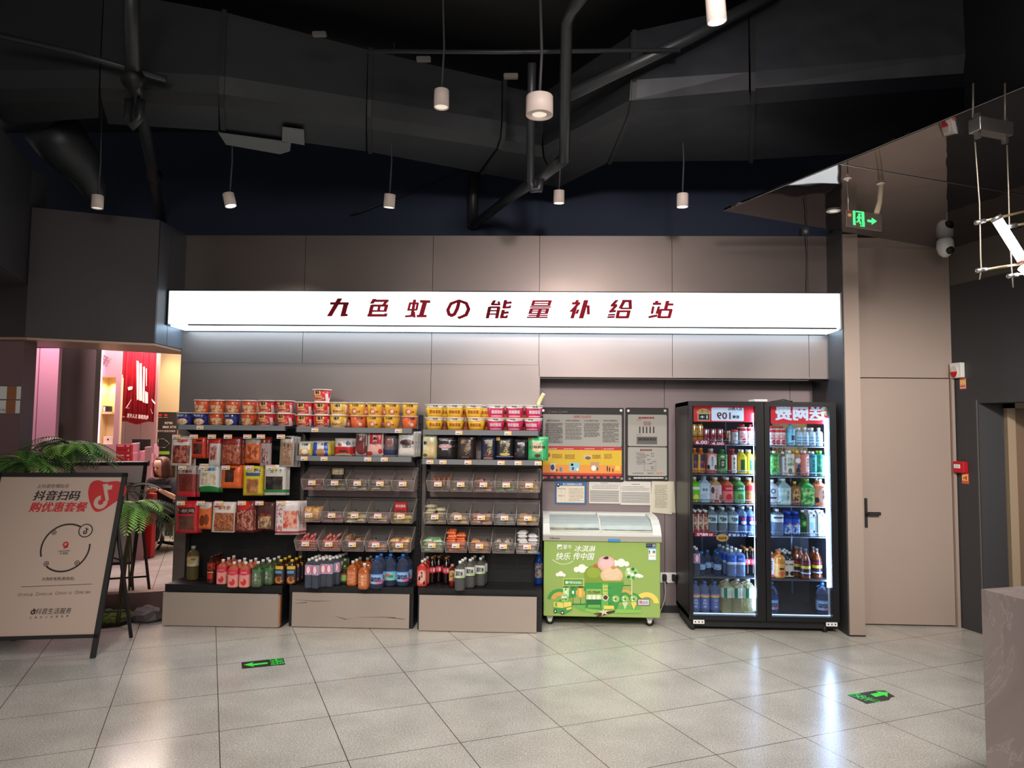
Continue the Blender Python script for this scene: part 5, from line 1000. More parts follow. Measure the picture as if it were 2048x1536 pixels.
# hanging bags
CLR_=lambda r,g,b_:(r,g,b_)
def bagmat(name,base,shapes,rough=.3): return pmat('bag_'+name,base,shapes,rough,coat=.3)
BAGS=[
 ('A','jerky_white',353,343,385,872,931,(222,214,208),[('n',.5,.38,.42,.30,(96,30,24),(196,110,90),7),('r',.25,.90,.18,.03,(190,60,60)),('r',.62,.84,.25,.05,(214,120,110))],'牛肉干','white headed bag of red-brown jerky',(196,60,50)),
 ('A','orange_cube',388,381,413,874,916,(206,66,40),[('n',.5,.45,.30,.25,(70,30,26),(110,50,40),5),('r',.6,.82,.2,.05,(80,20,20))],'','orange-red bag with a dark square window',None),
 ('A','duck_neck',424,418,443,876,933,(206,198,194),[('r',.5,.9,.5,.1,(190,50,56)),('n',.45,.45,.28,.22,(140,40,40),(200,150,140),5)],'爪','narrow white bag with a red top and a brown picture',(180,40,44)),
 ('A','dark_red',456,443,485,874,930,(120,34,34),[('n',.5,.38,.45,.34,(130,44,34),(190,110,80),9),('r',.5,.85,.3,.08,(150,40,40))],'','dark red glossy bag of dried meat',None),
 ('A','drumstick',495,489,524,876,926,(216,100,50),[('r',.5,.9,.5,.12,(150,140,140)),('n',.5,.42,.36,.26,(150,60,30),(230,140,90),4)],'鸡腿','orange bag with a drumstick picture and grey top',(240,220,200)),
 ('A','grey_claw',522,520,544,874,932,(168,150,150),[('r',.5,.9,.5,.12,(120,40,44)),('n',.45,.35,.3,.25,(90,30,30),(190,160,160),6)],'','narrow grey and red bag tilted to the right',None),
 ('A','peanut',562,559,590,872,933,(176,172,170),[('n',.5,.42,.40,.37,(96,60,44),(196,160,130),26),('r',.5,.93,.3,.03,(40,40,40))],'麦丽','tall grey bag with a big window of speckled grains',(40,36,36)),
 ('B','brown_strip',365,353,394,931,993,(150,64,60),[('r',.5,.86,.5,.14,(176,160,158)),('n',.5,.45,.36,.28,(104,36,30),(130,56,44),3),('r',.5,.08,.5,.09,(206,44,60)),('e',.2,.9,.12,.04,(190,50,60))],'手撕棒','brown bag of meat strips with grey header and red foot',(120,30,30)),
 ('B','green_foot',407,397,440,928,984,(222,222,220),[('e',.5,.06,.6,.17,(34,130,60)),('n',.5,.48,.36,.22,(190,170,140),(226,214,190),7),('e',.3,.88,.1,.03,(190,50,60)),('r',.7,.84,.18,.06,(150,190,210))],'小麻花','white bag with a green foot and pale snack window',(70,110,150)),
 ('B','orange_dark',452,443,485,930,976,(226,100,40),[('n',.42,.52,.22,.26,(50,26,24),(80,40,34),4),('r',.45,.82,.25,.05,(60,20,20))],'','orange bag with a dark brown window',None),
 ('B','yellow',500,486,527,932,991,(212,190,40),[('n',.48,.32,.30,.24,(150,90,50),(200,140,90),4),('r',.5,.72,.36,.06,(70,90,130)),('r',.72,.86,.16,.05,(30,30,30))],'CEMOLTINO','bright yellow bag with a brown window',(230,236,240)),
 ('B','green_line',542,529,573,930,990,(214,206,200),[('n',.45,.38,.40,.24,(24,22,22),(70,56,50),4),('r',.5,.14,.5,.05,(40,130,60)),('e',.25,.86,.12,.04,(190,50,60))],'豆干子','white bag with a black window and green line',(40,130,60)),
 ('C','red_big',362,352,398,1002,1066,(196,34,44),[('r',.48,.70,.36,.10,(60,28,28)),('n',.48,.32,.34,.22,(90,56,48),(110,70,56),3)],'烧鸡','big red bag with a brown window',(210,180,160)),
 ('C','orange_leg',402,396,425,1004,1058,(222,110,50),[('e',.5,.88,.5,.14,(196,190,200)),('e',.35,.32,.2,.2,(110,50,30)),('e',.68,.36,.18,.2,(130,60,30))],'鸡翅','small orange bag with two drumsticks',(240,220,190)),
 ('C','strips',438,424,472,1004,1064,(220,214,208),[('n',.55,.34,.42,.30,(130,60,36),(190,120,80),11),('e',.2,.84,.14,.03,(190,50,60))],'素牛筋','white headed bag of orange strips',(226,110,50)),
 ('C','sesame',484,471,511,1002,1064,(120,44,40),[('e',.4,.85,.4,.14,(214,40,44)),('n',.5,.40,.46,.32,(110,44,36),(200,130,110),8)],'','dark bag of meat sticks with a red rounded top',None),
 ('C','bean',519,511,551,1004,1060,(76,40,40),[('n',.5,.28,.34,.22,(120,80,60),(200,170,130),6)],'豆片','dark brown bag with red writing and snack picture',(226,70,60)),
 ('C','meat',562,551,600,1002,1069,(216,206,208),[('n',.62,.45,.28,.26,(200,70,50),(230,170,150),6),('r',.5,.08,.5,.03,(190,40,50))],'素大小肉','white bag with red brush writing and braised meat picture',(190,30,40))]
rowz={'A':1.553,'B':1.294,'C':1.008}; HOOK=mat('chrome_hook',(150,150,150),.25,.9)
def bagthing(t_,key,i,x,ztop,w,h,mt,txt,tc_,y,rx,layer,yaw):
    def mk():
        r=thing('snack_bag','x','snack bag'); b=B(); b.pillow(w,h,.035,mt,8,10,0,0,-h/2-.0,wob=.18,seed=i)
        if txt: 
            tm=mat('ink_%s'%key,tc_,.5); n_=len(txt)
            if key=='meat':
                for q,ch in enumerate(txt): b.text(ch,-w*.33,-h*.2-q*h*.2,w*.24,h*.16,-.018,tm,bold=.02,bend=lambda a,z:-.004-.016*max(0,1-abs(a/(w/2))**2)**.5)
            else: b.text(txt,w*.05,-h*(.19 if h/w<2 else .3) if key not in('bean','red_big') else -h*(.46 if key=='bean' else .3),w*(.55 if n_>1 else .3),w*.17 if n_<8 else w*.13,-.016,tm,bold=.015,bend=lambda a,z:-.003-.0175*max(0,1-abs(a/(w/2))**4)**.6)
        b.obj('bag',r); return r,kids(r)
    return mk
for i,(row,key,tx_,px0,px1,py0,py1,base,sh,txt,lab,tc_) in enumerate(BAGS):
    Y=6.13; p,q_=at(px0,py1,Y),at(px1,py0,Y); w=q_.x-p.x; h=q_.z-p.z; cx=(p.x+q_.x)/2; mt=bagmat(key,base,sh)
    tp_=at(tx_,{'A':873,'B':935,'C':1006}[row],6.10)
    b=B(); b.tube([(tp_.x,6.39,tp_.z-.01),(tp_.x,6.12,tp_.z),(tp_.x,6.105,tp_.z+.008)],.003,HOOK,6); hk=b.obj('hook',R1); b=B(); tagm(b,tp_.x,6.097,tp_.z,.07,.036); b.obj('price_tag',hk,org=R1['_o'])
    rw_={'A':'top','B':'middle','C':'bottom'}[row]
    mk=bagthing(None,key,i,cx,q_.z,w,h,mt,txt,tc_,Y,0,0,0); yaw=R.uniform(-.12,.12)
    place('bag'+key,mk,(cx,Y,q_.z),lab+', front, %s row'%rw_,None,yaw,R.uniform(-.06,.02))
    if key not in ('orange_leg','grey_claw'):
        for k in (1,2) if key in('peanut','sesame','dark_red','meat','yellow') else (1,): place('bag'+key,mk,(cx+.012*k*(1 if i%2 else .8),Y+.05*k,q_.z-.004*k),'%s, %s, %s row'%(lab,'just behind' if k==1 else 'farther behind',rw_),None,yaw+.05*k,0)
# ------------------------------------------------------------------ noodle cups
FOIL=mat('cup_lid_foil',(226,214,196),.35,.3)
def cup(key,rt,rb,h,base,shapes,txt,tcol,txt2=None,rim=(236,226,214)):
    def mk():
        r=thing('noodle_cup','x','noodle cup'); mt=pmat('cup_'+key,base,shapes,.35,coat=.2)
        b=B(); b.lathe([(rb,0),(rb+.002,.004),(rt-.003,h-.008)],mt,28)
        bd=lambda x,z:-math.sqrt(max(1e-6,(rb+(rt-rb)*z/h)**2-x*x))-.0012
        if txt: b.text(txt[0],txt[1]*rt,txt[2]*h,txt[3]*rt,txt[4]*h,0,mat('cupink_%d_%d_%d'%tcol,tcol,.5),bold=.03,bend=bd)
        if txt2: b.text(txt2[0],txt2[1]*rt,txt2[2]*h,txt2[3]*rt,txt2[4]*h,0,mat('cupink_%d_%d_%d'%txt2[5],txt2[5],.5),bold=.02,bend=bd)
        b.obj('cup_body',r)
        b=B(); b.lathe([(rt-.003,h-.008),(rt+.002,h-.006),(rt+.002,h-.001),(rt-.004,h),(.001,h+.0005)],mat('cup_rim_%d_%d_%d'%rim,rim,.4),28,cap=False); b.obj('lid',r); return r,kids(r)
    return mk
CUPS={
 'orange':('tall orange noodle cup',cup('orange',.066,.052,.108,(214,90,44),[('r',.3,.5,.3,.5,(206,80,44)),('e',.62,.22,.3,.2,(226,170,120)),('n',.5,.25,.3,.16,(196,90,50),(240,200,150),6),('r',.8,.6,.06,.3,(170,50,30))],('香辣牛肉面',0,.46,1.3,.26),(236,220,180))),
 'blue':('dark blue noodle cup with a bowl picture',cup('blue',.068,.052,.106,(30,40,110),[('e',.42,.30,.34,.27,(236,206,176)),('n',.42,.30,.26,.19,(230,150,110),(240,220,190),6),('r',.85,.4,.06,.35,(60,70,150))],('海鲜',-.3,.76,.7,.2),(200,206,230))),
 'red':('wide red noodle tub',cup('red',.080,.060,.108,(200,36,44),[('r',.42,.74,.20,.20,(222,176,90)),('e',.45,.30,.34,.17,(226,200,170)),('n',.45,.30,.28,.11,(130,40,30),(210,120,80),7),('r',.88,.4,.05,.3,(230,200,200)),('r',.5,.03,.6,.05,(236,230,224))],('1桶半',-.14,.74,.62,.24),(30,36,70))),
 'yellowhalf':('yellow and white noodle tub with dark blue writing',cup('yh',.080,.060,.108,(222,176,60),[('r',.42,.76,.22,.20,(228,196,120)),('e',.45,.32,.34,.17,(234,214,170)),('n',.45,.32,.28,.11,(150,70,40),(220,160,90),7),('r',.88,.5,.05,.3,(240,230,210)),('r',.5,.03,.6,.05,(236,230,224))],('1桶半',-.14,.74,.62,.24),(30,36,70))),
 'yellow':('yellow noodle cup with a round emblem',cup('yellow',.072,.056,.108,(226,172,56),[('e',.45,.32,.19,.24,(70,40,30)),('e',.45,.32,.165,.21,(232,120,90)),('e',.45,.32,.10,.13,(240,200,180)),('e',.72,.30,.07,.08,(206,60,40))],('小浣熊',0,.78,.8,.18),(60,36,26))),
 'orangeemb':('orange noodle cup with a round emblem',cup('orangeemb',.070,.056,.106,(224,104,60),[('e',.66,.32,.17,.22,(90,40,30)),('e',.66,.32,.145,.19,(240,150,120)),('e',.66,.32,.08,.1,(240,210,190))],('小浣熊',.2,.78,.8,.18),(60,36,26))),
 'wyellow':('bright yellow white-banded bowl',cup('wyellow',.082,.058,.108,(232,190,50),[('e',.5,1.05,.62,.30,(120,50,40)),('e',.5,1.07,.62,.29,(230,220,206)),('r',.5,.1,.3,.03,(200,110,60))],('粉面菜蛋',0,.42,1.15,.27),(190,70,50),('阿宽',0,.86,.5,.12,(50,40,40)))),
 'magenta':('magenta white-banded bowl',cup('magenta',.082,.058,.108,(206,44,100),[('e',.5,1.05,.62,.30,(120,30,50)),('e',.5,1.07,.62,.29,(230,222,216)),('r',.5,.14,.3,.04,(240,200,214))],('粉面菜蛋',0,.45,1.15,.27),(246,236,236),('阿宽',0,.86,.5,.12,(50,40,40)))),
 'tan':('orange-brown bowl',cup('tan',.080,.058,.108,(196,104,50),[('e',.5,1.05,.62,.30,(230,214,196))],('粉面菜蛋',0,.42,1.15,.27),(110,40,30))),
}
def cups(rows,zt,rackname):
    for (layer,items) in rows:
        for i,(k,px,back) in enumerate(items):
            Y=6.19+(.16 if back else 0); x=at(px,830,Y-.06).x; z=zt+.1082*layer
            lay=['lower','upper','third'][layer]
            lab='%s, %s layer, %s, %s'%(CUPS[k][0],lay,ORD[i],rackname)
            place('cup'+k,CUPS[k][1],(x,Y,z),lab,'noodle cups on the '+rackname+' top shelf',R.uniform(-.25,.25))
cups([(0,[('blue',363,0),('blue',396,0),('orange',428,0),('blue',459,0),('orange',492,0),('red',529,0),('red',567,0)]),(1,[('orange',397,0),('orange',428,0),('orange',459,0),('orange',492,0),('red',529,0),('red',565,0)])],1.649,'left rack')
cups([(0,[('orange',511,1)]),(1,[('orange',511,1)])],1.649,'left rack, back row')
cups([(0,[('red',605,0),('red',640,0),('yellowhalf',674,0),('orangeemb',714,0),('yellow',746,0),('yellow',781,0),('orangeemb',817,0)]),(1,[('red',605,0),('red',640,0),('yellowhalf',674,0),('yellow',711,0),('yellow',747,0),('yellow',782,0),('yellow',817,0)]),(2,[('red',639,0)])],1.639,'middle rack')
cups([(0,[('orangeemb',694,1),('orangeemb',728,1),('orangeemb',763,1)]),(1,[('orangeemb',694,1),('orangeemb',728,1),('orangeemb',763,1)])],1.639,'middle rack, back row')
cups([(0,[('wyellow',867,0),('wyellow',909,0),('wyellow',952,0),('magenta',991,0),('magenta',1029,0),('magenta',1066,0)]),(1,[('wyellow',867,0),('wyellow',908,0),('wyellow',940,0) if 0 else ('wyellow',946,0),('magenta',991,0),('magenta',1029,0),('magenta',1067,0)])],1.629,'right rack')
cups([(0,[('tan',888,1),('tan',930,1),('tan',972,1),('tan',1011,1),('tan',1048,1)]),(1,[('wyellow',888,1),('tan',926,1),('wyellow',969,1),('tan',1011,1),('tan',1048,1)])],1.629,'right rack, back row')
b=B(); v=at(1084,812,6.2); b.M=Matrix.Translation((v.x-.01,6.21,1.90))@Matrix.Rotation(.45,4,'Y'); b.pillow(.03,.11,.012,mat('cream_wrapper',(236,220,160),.4),4,6,0,0,.0); b.M=None; tag(b.obj('snack_packet'),'thin cream packet sticking up over the last magenta bowl of the right rack','snack packet')
# ------------------------------------------------------------------ pouches standing on the second shelves
PCH=[
 ('kid1',597,624,880,908,(228,226,216),[('e',.5,.25,.42,.25,(226,170,90)),('e',.5,.28,.22,.18,(246,240,226)),('r',.92,.5,.06,.4,(230,200,60))],'小浣熊',(50,40,40),'small white and yellow snack pouch, leftmost, second shelf, middle rack'),
 ('kid2',627,662,880,909,(232,230,226),[('r',.08,.4,.14,.5,(40,90,190)),('r',.72,.4,.12,.5,(50,100,190)),('e',.42,.25,.28,.22,(196,140,100)),('r',.93,.5,.08,.5,(226,196,60))],'小浣熊',(50,40,40),'small blue and white snack pouch, second, second shelf, middle rack'),
 ('heart',669,705,873,908,(214,208,206),[('r',.5,.28,.5,.24,(196,40,44)),('e',.76,.72,.12,.14,(40,60,120)),('e',.3,.64,.12,.1,(180,80,50)),('e',.5,.06,.5,.1,(226,200,160))],'烤肉',(60,30,30),'squat white and red snack pouch, third, second shelf, middle rack'),
 ('choc',710,733,859,909,(190,180,178),[('r',.5,.62,.42,.3,(110,50,50)),('e',.6,.28,.5,.2,(120,50,50)),('r',.5,.9,.4,.06,(200,196,196))],'肉脯',(230,220,220),'tall grey and dark red pouch, fourth, second shelf, middle rack'),
 ('chick',733,766,859,910,(214,206,204),[('r',.28,.72,.10,.24,(190,40,50)),('r',.78,.72,.14,.26,(200,50,60)),('e',.55,.32,.42,.18,(236,180,170)),('e',.2,.12,.2,.08,(200,60,60)),('e',.85,.2,.12,.1,(190,40,50))],'鸡胸肉',(170,40,50),'tall white and red striped pouch, fifth, second shelf, middle rack'),
 ('dim',768,791,865,907,(96,88,92),[('e',.5,.68,.36,.22,(150,100,96)),('r',.5,.18,.5,.14,(50,56,90)),('r',.5,.03,.5,.05,(176,172,176))],'',None,'dim grey pouch leaning, sixth, second shelf, middle rack'),
 ('silver',796,831,861,911,(196,192,190),[('e',.5,.56,.4,.12,(96,40,44)),('e',.42,.56,.16,.09,(44,24,28)),('e',.5,.22,.46,.2,(226,220,212)),('r',.3,.86,.25,.012,(90,86,86)),('r',.45,.78,.3,.012,(90,86,86))],'GoGo',(60,60,60),'large silver pouch with a dark red emblem, last, second shelf, middle rack'),
 ('mint',845,873,861,912,(206,202,160),[('r',.12,.6,.16,.24,(232,224,206)),('e',.6,.35,.36,.3,(222,196,140)),('e',.2,.15,.16,.06,(90,100,50))],'新',(50,40,36),'pale green pouch, leftmost, second shelf, right rack'),
 ('blk1',874,907,864,910,(44,42,42),[('r',.4,.86,.3,.012,(210,206,206)),('r',.55,.80,.4,.01,(210,206,206)),('e',.5,.55,.42,.10,(196,150,150)),('r',.5,.42,.2,.03,(200,190,190))],'口味王',(246,226,236),'black pouch with a pink and white emblem, second, second shelf, right rack'),
 ('brn',914,948,864,910,(56,44,42),[('r',.5,.1,.22,.035,(120,100,90)),('e',.85,.9,.08,.05,(150,130,120))],'和成天下',(196,160,110),'dark brown pouch with gold upright writing, third, second shelf, right rack'),
 ('nvy',962,991,864,911,(34,40,64),[('r',.5,.18,.30,.035,(120,60,60)),('e',.5,.06,.34,.06,(196,150,130))],'和成天下',(226,190,80),'navy pouch with gold upright writing, fourth, second shelf, right rack'),
 ('blk2',992,1027,866,912,(28,28,34),[('r',.1,.9,.12,.08,(206,170,80)),('e',.5,.24,.3,.06,(206,180,60)),('r',.5,.15,.5,.02,(120,120,190))],'和成天下',(226,200,120),'black pouch with gold writing and a yellow badge, fifth, second shelf, right rack'),
 ('blk3',1028,1055,868,910,(30,28,32),[('r',.3,.9,.2,.04,(70,60,70)),('r',.8,.9,.2,.04,(70,60,70)),('e',.1,.3,.1,.05,(110,40,50))],'',None,'plain black pouch, sixth, second shelf, right rack'),
 ('grn',1056,1094,867,913,(70,176,110),[('e',.5,.56,.30,.22,(226,190,150)),('e',.5,.2,.16,.07,(96,40,30)),('e',.12,.9,.07,.06,(190,60,40)),('r',.75,.2,.03,.2,(110,206,140)),('r',.62,.8,.03,.2,(110,206,140))],'口味槟榔',(30,50,36),'green pouch with dark writing, rightmost, second shelf, right rack')]
for i,(key,x0,x1,y0,y1,base,sh,txt,tc_,lab) in enumerate(PCH):
    Y=6.14; zf=1.401 if x1<835 else 1.385; w=at(x1,y1,Y).x-at(x0,y1,Y).x; h=(y1-y0)/FPX*6.14+.004; mt=pmat('pouch_'+key,base,sh,.28,coat=.3)
    def mk(w=w,h=h,mt=mt,txt=txt,tc_=tc_,key=key,i=i):
        r=thing('snack_pouch','x','snack pouch'); b=B(); b.pillow(w,h,.04,mt,8,10,0,0,h/2,wob=.10,seed=i+50)
        bd=lambda a,z:-.004-.0185*max(0,1-abs(a/(w/2))**4)**.6
        if txt:
            tm=mat('pink_%s'%key,tc_,.4)
            if txt=='和成天下':
                for q,(dx,dz) in enumerate([(-.14,.74),(.16,.64),(.06,.45),(.10,.28)]): b.text(txt[q],dx*w,dz*h,w*.30,h*.16,0,tm,shear=.2,bold=.02,bend=bd)
            elif key in('choc','chick'):
                for q,ch in enumerate(txt): b.text(ch,.02*w,h*(.86-.17*q),w*.3,h*.14,0,tm,shear=.2,bold=.03,bend=bd)
            elif txt=='新': b.text(txt,-w*.3,h*.62,w*.24,h*.14,0,tm,bold=.04,bend=bd)
            else: b.text(txt,0,h*(.56 if key in('grn','blk1') else .42 if key=='silver' else .28 if key=='heart' else .78),w*(.8 if key=='grn' else .5),h*(.13 if h>.16 else .16),0,tm,bold=.035,bend=bd)
        b.obj('pouch',r); return r,kids(r)
    cx=at((x0+x1)/2,y1,Y).x; rz=R.uniform(-.1,.1)
    place('p'+key,mk,(cx,Y,zf),lab,None,rz,-.06)
    n_=1 if key in('brn','nvy','blk3','dim','grn','mint') else 2
    for k in range(1,n_+1): place('p'+key,mk,(cx+.012*k,Y+.055*k+.01,zf+.001),lab+', %s'%(['','just behind','farther behind'][k]),None,rz+R.uniform(-.05,.05),-.05)
for i,(px,py) in enumerate([(608,874),(628,873),(650,874),(668,875)]):
    v=at(px,py,6.3); b=B(); b.M=Matrix.Translation((v.x,6.33,1.401+.06)); b.pillow(.10,.12,.03,pmat('brown_packet',(84,60,48),[('n',.5,.5,.45,.4,(60,40,36),(140,110,80),12)],.35),6,8,seed=i,wob=.2); b.M=None; tag(b.obj('snack_packet'),'dark brown packet, %s at the back of the middle rack second shelf'%ORD[i],'snack packet','brown packets at the back')
# ------------------------------------------------------------------ clear bins
BIN=glassy('clear_bin_plastic',(242,238,236),.05,.10)
def mkbin():
    r=thing('storage_bin','x','storage bin'); b=B(); w,wt=.088,.097; D=.235; H=.182; hf=.088
    bl,bt=(-w,.02,0),(w,.02,0)
    P0=dict(fbl=(-w,.03,0),fbr=(w,.03,0),ftl=(-wt,0,hf),ftr=(wt,0,hf),bbl=(-w,D,0),bbr=(w,D,0),btl=(-wt,D,H),btr=(wt,D,H))
    t_=.0025
    b.quad(P0['fbl'],P0['fbr'],P0['bbr'],P0['bbl'],BIN,t_); b.quad(P0['ftl'],P0['ftr'],P0['fbr'],P0['fbl'],BIN,t_); b.quad(P0['btl'],P0['btr'],P0['bbr'],P0['bbl'],BIN,t_)
    b.quad(P0['ftl'],P0['fbl'],P0['bbl'],P0['btl'],BIN,t_); b.quad(P0['fbr'],P0['ftr'],P0['btr'],P0['bbr'],BIN,t_)
    RIM=mat('bin_rim_plastic',(176,168,164),.2,0,spec=.8)
    b.tube([P0['btl'],P0['ftl'],P0['ftr'],P0['btr'],P0['btl']],.0022,RIM,5); b.tube([P0['ftl'],P0['fbl'],P0['fbr'],P0['ftr']],.0015,RIM,5)
    for sx in (-.05,.05): b.poly([(sx-.008,.075),(sx+.008,.075),(sx,.092)],D-.006,D-.004,BLACK)
    b.obj('bin_shell',r); b=B(); tagm(b,0,-.004,.062,.062,.042); b.obj('price_tag',r); return r,kids(r)
def packmk(key,w,d,h,mt):
    def mk():
        r=thing('snack_packet','x','snack packet'); b=B(); b.M=Matrix.Rotation(-PI/2,4,'X'); b.pillow(w,d,h,mt,5,6,wob=.2,seed=hash(key)%97 if 0 else len(key)*7); b.M=None; b.obj('packet',r); return r,kids(r)
    return mk
def sausmk(key,mt,mt2):
    def mk():
        r=thing('sausage','x','sausage'); b=B(); b.M=Matrix.Rotation(-PI/2,4,'X')
        b.lathe([(.001,-.062),(.008,-.060),(.0105,-.054),(.0105,.054),(.008,.060),(.001,.062)],mt,12,cap=False); b.M=None; b.obj('sausage_body',r)
        b=B(); b.M=Matrix.Rotation(-PI/2,4,'X'); b.lathe([(.001,.0615),(.006,.0605),(.009,.059)],mt2,10,cap=False); b.lathe([(.0107,-.01),(.0107,.03)],mt2,12,cap=False); b.M=None; b.obj('wrapper_band',r); return r,kids(r)
    return mk
BR_={(2,0):[('pinkred',(150,56,60),(206,130,120),2.6,0),('dark',(46,44,44),(190,180,150),1.8,'dark packs'),('brownsilver',(120,90,72),(196,186,176),2.4,0),('tan',(150,110,84),(206,190,170),2.4,0),('sparse',(190,140,120),(206,176,170),1.2,0)],
     (2,1):[('cake',(206,140,70),(230,190,130),'stand',0),('pink',(176,70,76),(214,160,160),1.8,0),('paleyellow',(214,200,130),(236,226,200),2.0,0),('mauvepk',(170,120,116),(216,196,186),1.8,0),('yellowpk',(226,200,60),(240,226,150),2.2,'redbox')],
     (2,2):[('saus1',0,0,'saus',0),('saus2',0,0,'saus2',0),('tanwrap',(176,140,110),(100,60,44),3.6,0),('pinkflat',(196,120,120),(230,200,190),2.0,0),('redyellow',(206,120,70),(236,214,160),3.4,0)],
     (3,0):[('darkstick',(60,50,48),(214,130,90),'stand',0),('creamdark',(206,190,160),(70,60,54),2.2,0),('redbrown',(140,60,50),(210,180,170),2.8,0),('greenp',(80,150,60),(200,206,180),2.0,0),('orangecream',(200,130,90),(230,216,170),2.2,0)],
     (3,1):[('fluff',(214,204,170),(150,140,120),4.6,0),('creamp',(214,190,150),(226,210,180),2.2,0),('redcream',(206,90,80),(236,220,180),2.6,0),('silverb',(160,170,180),(206,206,206),2.2,0),('yellowb',(206,160,70),(230,206,160),2.2,0)],
     (3,2):[('greenw',(110,190,90),(220,230,210),3.2,0),('redor',(206,60,40),(236,150,90),5.0,0),('orangep',(196,130,80),(220,170,120),2.8,0),('creamd',(210,200,186),(80,70,64),3.2,0),('silverw',(190,190,190),(226,222,222),5.0,0)]}
GEO={(2,0):(604,828,1.119,981),(2,1):(597,825,.851,1046),(2,2):(590,822,.614,1104),(3,0):(855,1080,1.121,984),(3,1):(848,1078,.851,1050),(3,2):(842,1077,.6185,1107)}
CW={'pinkred':'pinkish red','dark':'dark','brownsilver':'brown and silver','tan':'tan','sparse':'pale pink','cake':'orange cake','pink':'pink','paleyellow':'pale yellow','mauvepk':'mauve','yellowpk':'bright yellow','tanwrap':'tan and brown','pinkflat':'flat pink','redyellow':'red and yellow','darkstick':'dark brown','creamdark':'cream and dark','redbrown':'red-brown','greenp':'green','orangecream':'orange and cream','fluff':'puffy cream','creamp':'cream','redcream':'red and cream','silverb':'silver','yellowb':'yellow','greenw':'green and white','redor':'red and orange','orangep':'light orange','creamd':'dark-printed cream','silverw':'silver-white'}
for (rk,ro),specs in BR_.items():
    x0p,x1p,zb,yb=GEO[(rk,ro)]; xa,xb=at(x0p,yb,6.13).x-.004,at(x1p,yb,6.13).x+.004; rn='middle' if rk==2 else 'right'; rown=['upper','middle','lower'][ro]
    for i,(key,ca,cb,fill,ex) in enumerate(specs):
        cx=xa+(xb-xa)*(i+.5)/5; y0=6.105
        place('bin',mkbin,(cx,y0,zb),'clear bin, %s, %s row of the %s rack, holding %s'%(ORD[i],rown,rn,'red sausages' if fill=='saus' else 'orange-red sausages' if fill=='saus2' else CW[key]+' packets'),'clear bins of the %s rack'%rn)
        where='%s bin, %s row, %s rack'%(ORD[i],rown,rn); grp='%s packets in one bin of the %s %s row'%(CW.get(key,'sausage'),rn,rown)
        if fill in ('saus','saus2'):
            mt=pmat('saus_'+fill,(206,50,60) if fill=='saus' else (216,66,50),[('r',.5,.5,.6,.1,(236,180,170)),('r',.5,.75,.6,.05,(236,190,170))],.3,coat=.4); mt2=mat('sausage_end_pink',(232,176,170),.4)
            for lay in range(4):
                for k in range(7-(lay%2)):
                    x=cx-.066+.022*k+(.011 if lay%2 else 0); place(fill,sausmk(fill,mt,mt2),(x,y0+.10+.004*lay,zb+.0135+.0195*lay),'%s wrapped sausage in the %s'%('red' if fill=='saus' else 'orange-red',where),'sausages in the '+where,R.uniform(-.03,.03))
            for k in range(4): place(fill,sausmk(fill,mt,mt2),(cx-.05+.03*k,y0+.12,zb+.096+.012*(k%2)),'%s wrapped sausage tilted on top in the %s'%('red' if fill=='saus' else 'orange-red',where),'top sausages in the '+where,R.uniform(-.3,.3),.35)
            continue
        mt=pmat('pk_'+key,ca,[('n',.5,.5,.46,.46,ca,cb,5)],.32,coat=.3)
        if fill=='stand':
            for k in range(4):
                place('s'+key,packmk('s'+key,.075 if key=='cake' else .03,.11,.035 if key=='cake' else .016,mt),(cx-.04+.035*k if key!='cake' else cx-.035+.07*(k%2),y0+.08+.07*(k//2),zb+.066),'%s packet standing in the %s'%(CW[key],where),grp,R.uniform(-.3,.3),PI/2-.35)
            for k in range(3): place('s'+key,packmk('s'+key,.075,.11,.03,mt),(cx-.03+.03*k,y0+.10,zb+.012+.012*k),'%s packet lying flat in the %s'%(CW[key],where),grp+' lying',R.uniform(-.6,.6))
            continue
        n=int(fill*2.6); z=zb+.017
        for k in range(n):
            sx=(-.038,.038)[k%2] if n>3 else 0; place(key,packmk(key,.084,.13,.030,mt),(cx+sx+R.uniform(-.006,.006),y0+.098+R.uniform(-.01,.012),z),'%s packet in the %s'%(CW[key],where),grp,R.uniform(-.2,.2),R.uniform(-.04,.16))
            if k%2 or n<=3: z+=.024
        if ex=='redbox':
            b=B(); v=at(801,1022,6.2); b.rbox(v.x-.052,v.x+.052,6.20,6.23,zb+.06,zb+.165,RD,.006); b.text('老式爆珠',v.x,zb+.135,.085,.024,6.199,WPR,bold=.01); b.box(v.x-.04,v.x+.04,6.1985,6.2,zb+.075,zb+.105,mat('box_print_dark',(120,30,30),.5)); tag(b.obj('red_snack_box'),'red snack box standing in the rightmost bin of the middle row, middle rack','box')
        if ex=='dark packs':
            b=B(); v=at(676,938,6.25); b.M=Matrix.Translation((v.x,6.25,zb+.12)); b.pillow(.11,.12,.03,pmat('creamdarkpk',(50,48,46),[('r',.5,.75,.45,.22,(206,190,150)),('n',.5,.75,.4,.15,(206,190,150),(120,100,70),9)],.4),6,6); b.M=None; tag(b.obj('snack_packet'),'large dark and cream packet standing in the second bin of the upper row, middle rack','snack packet')
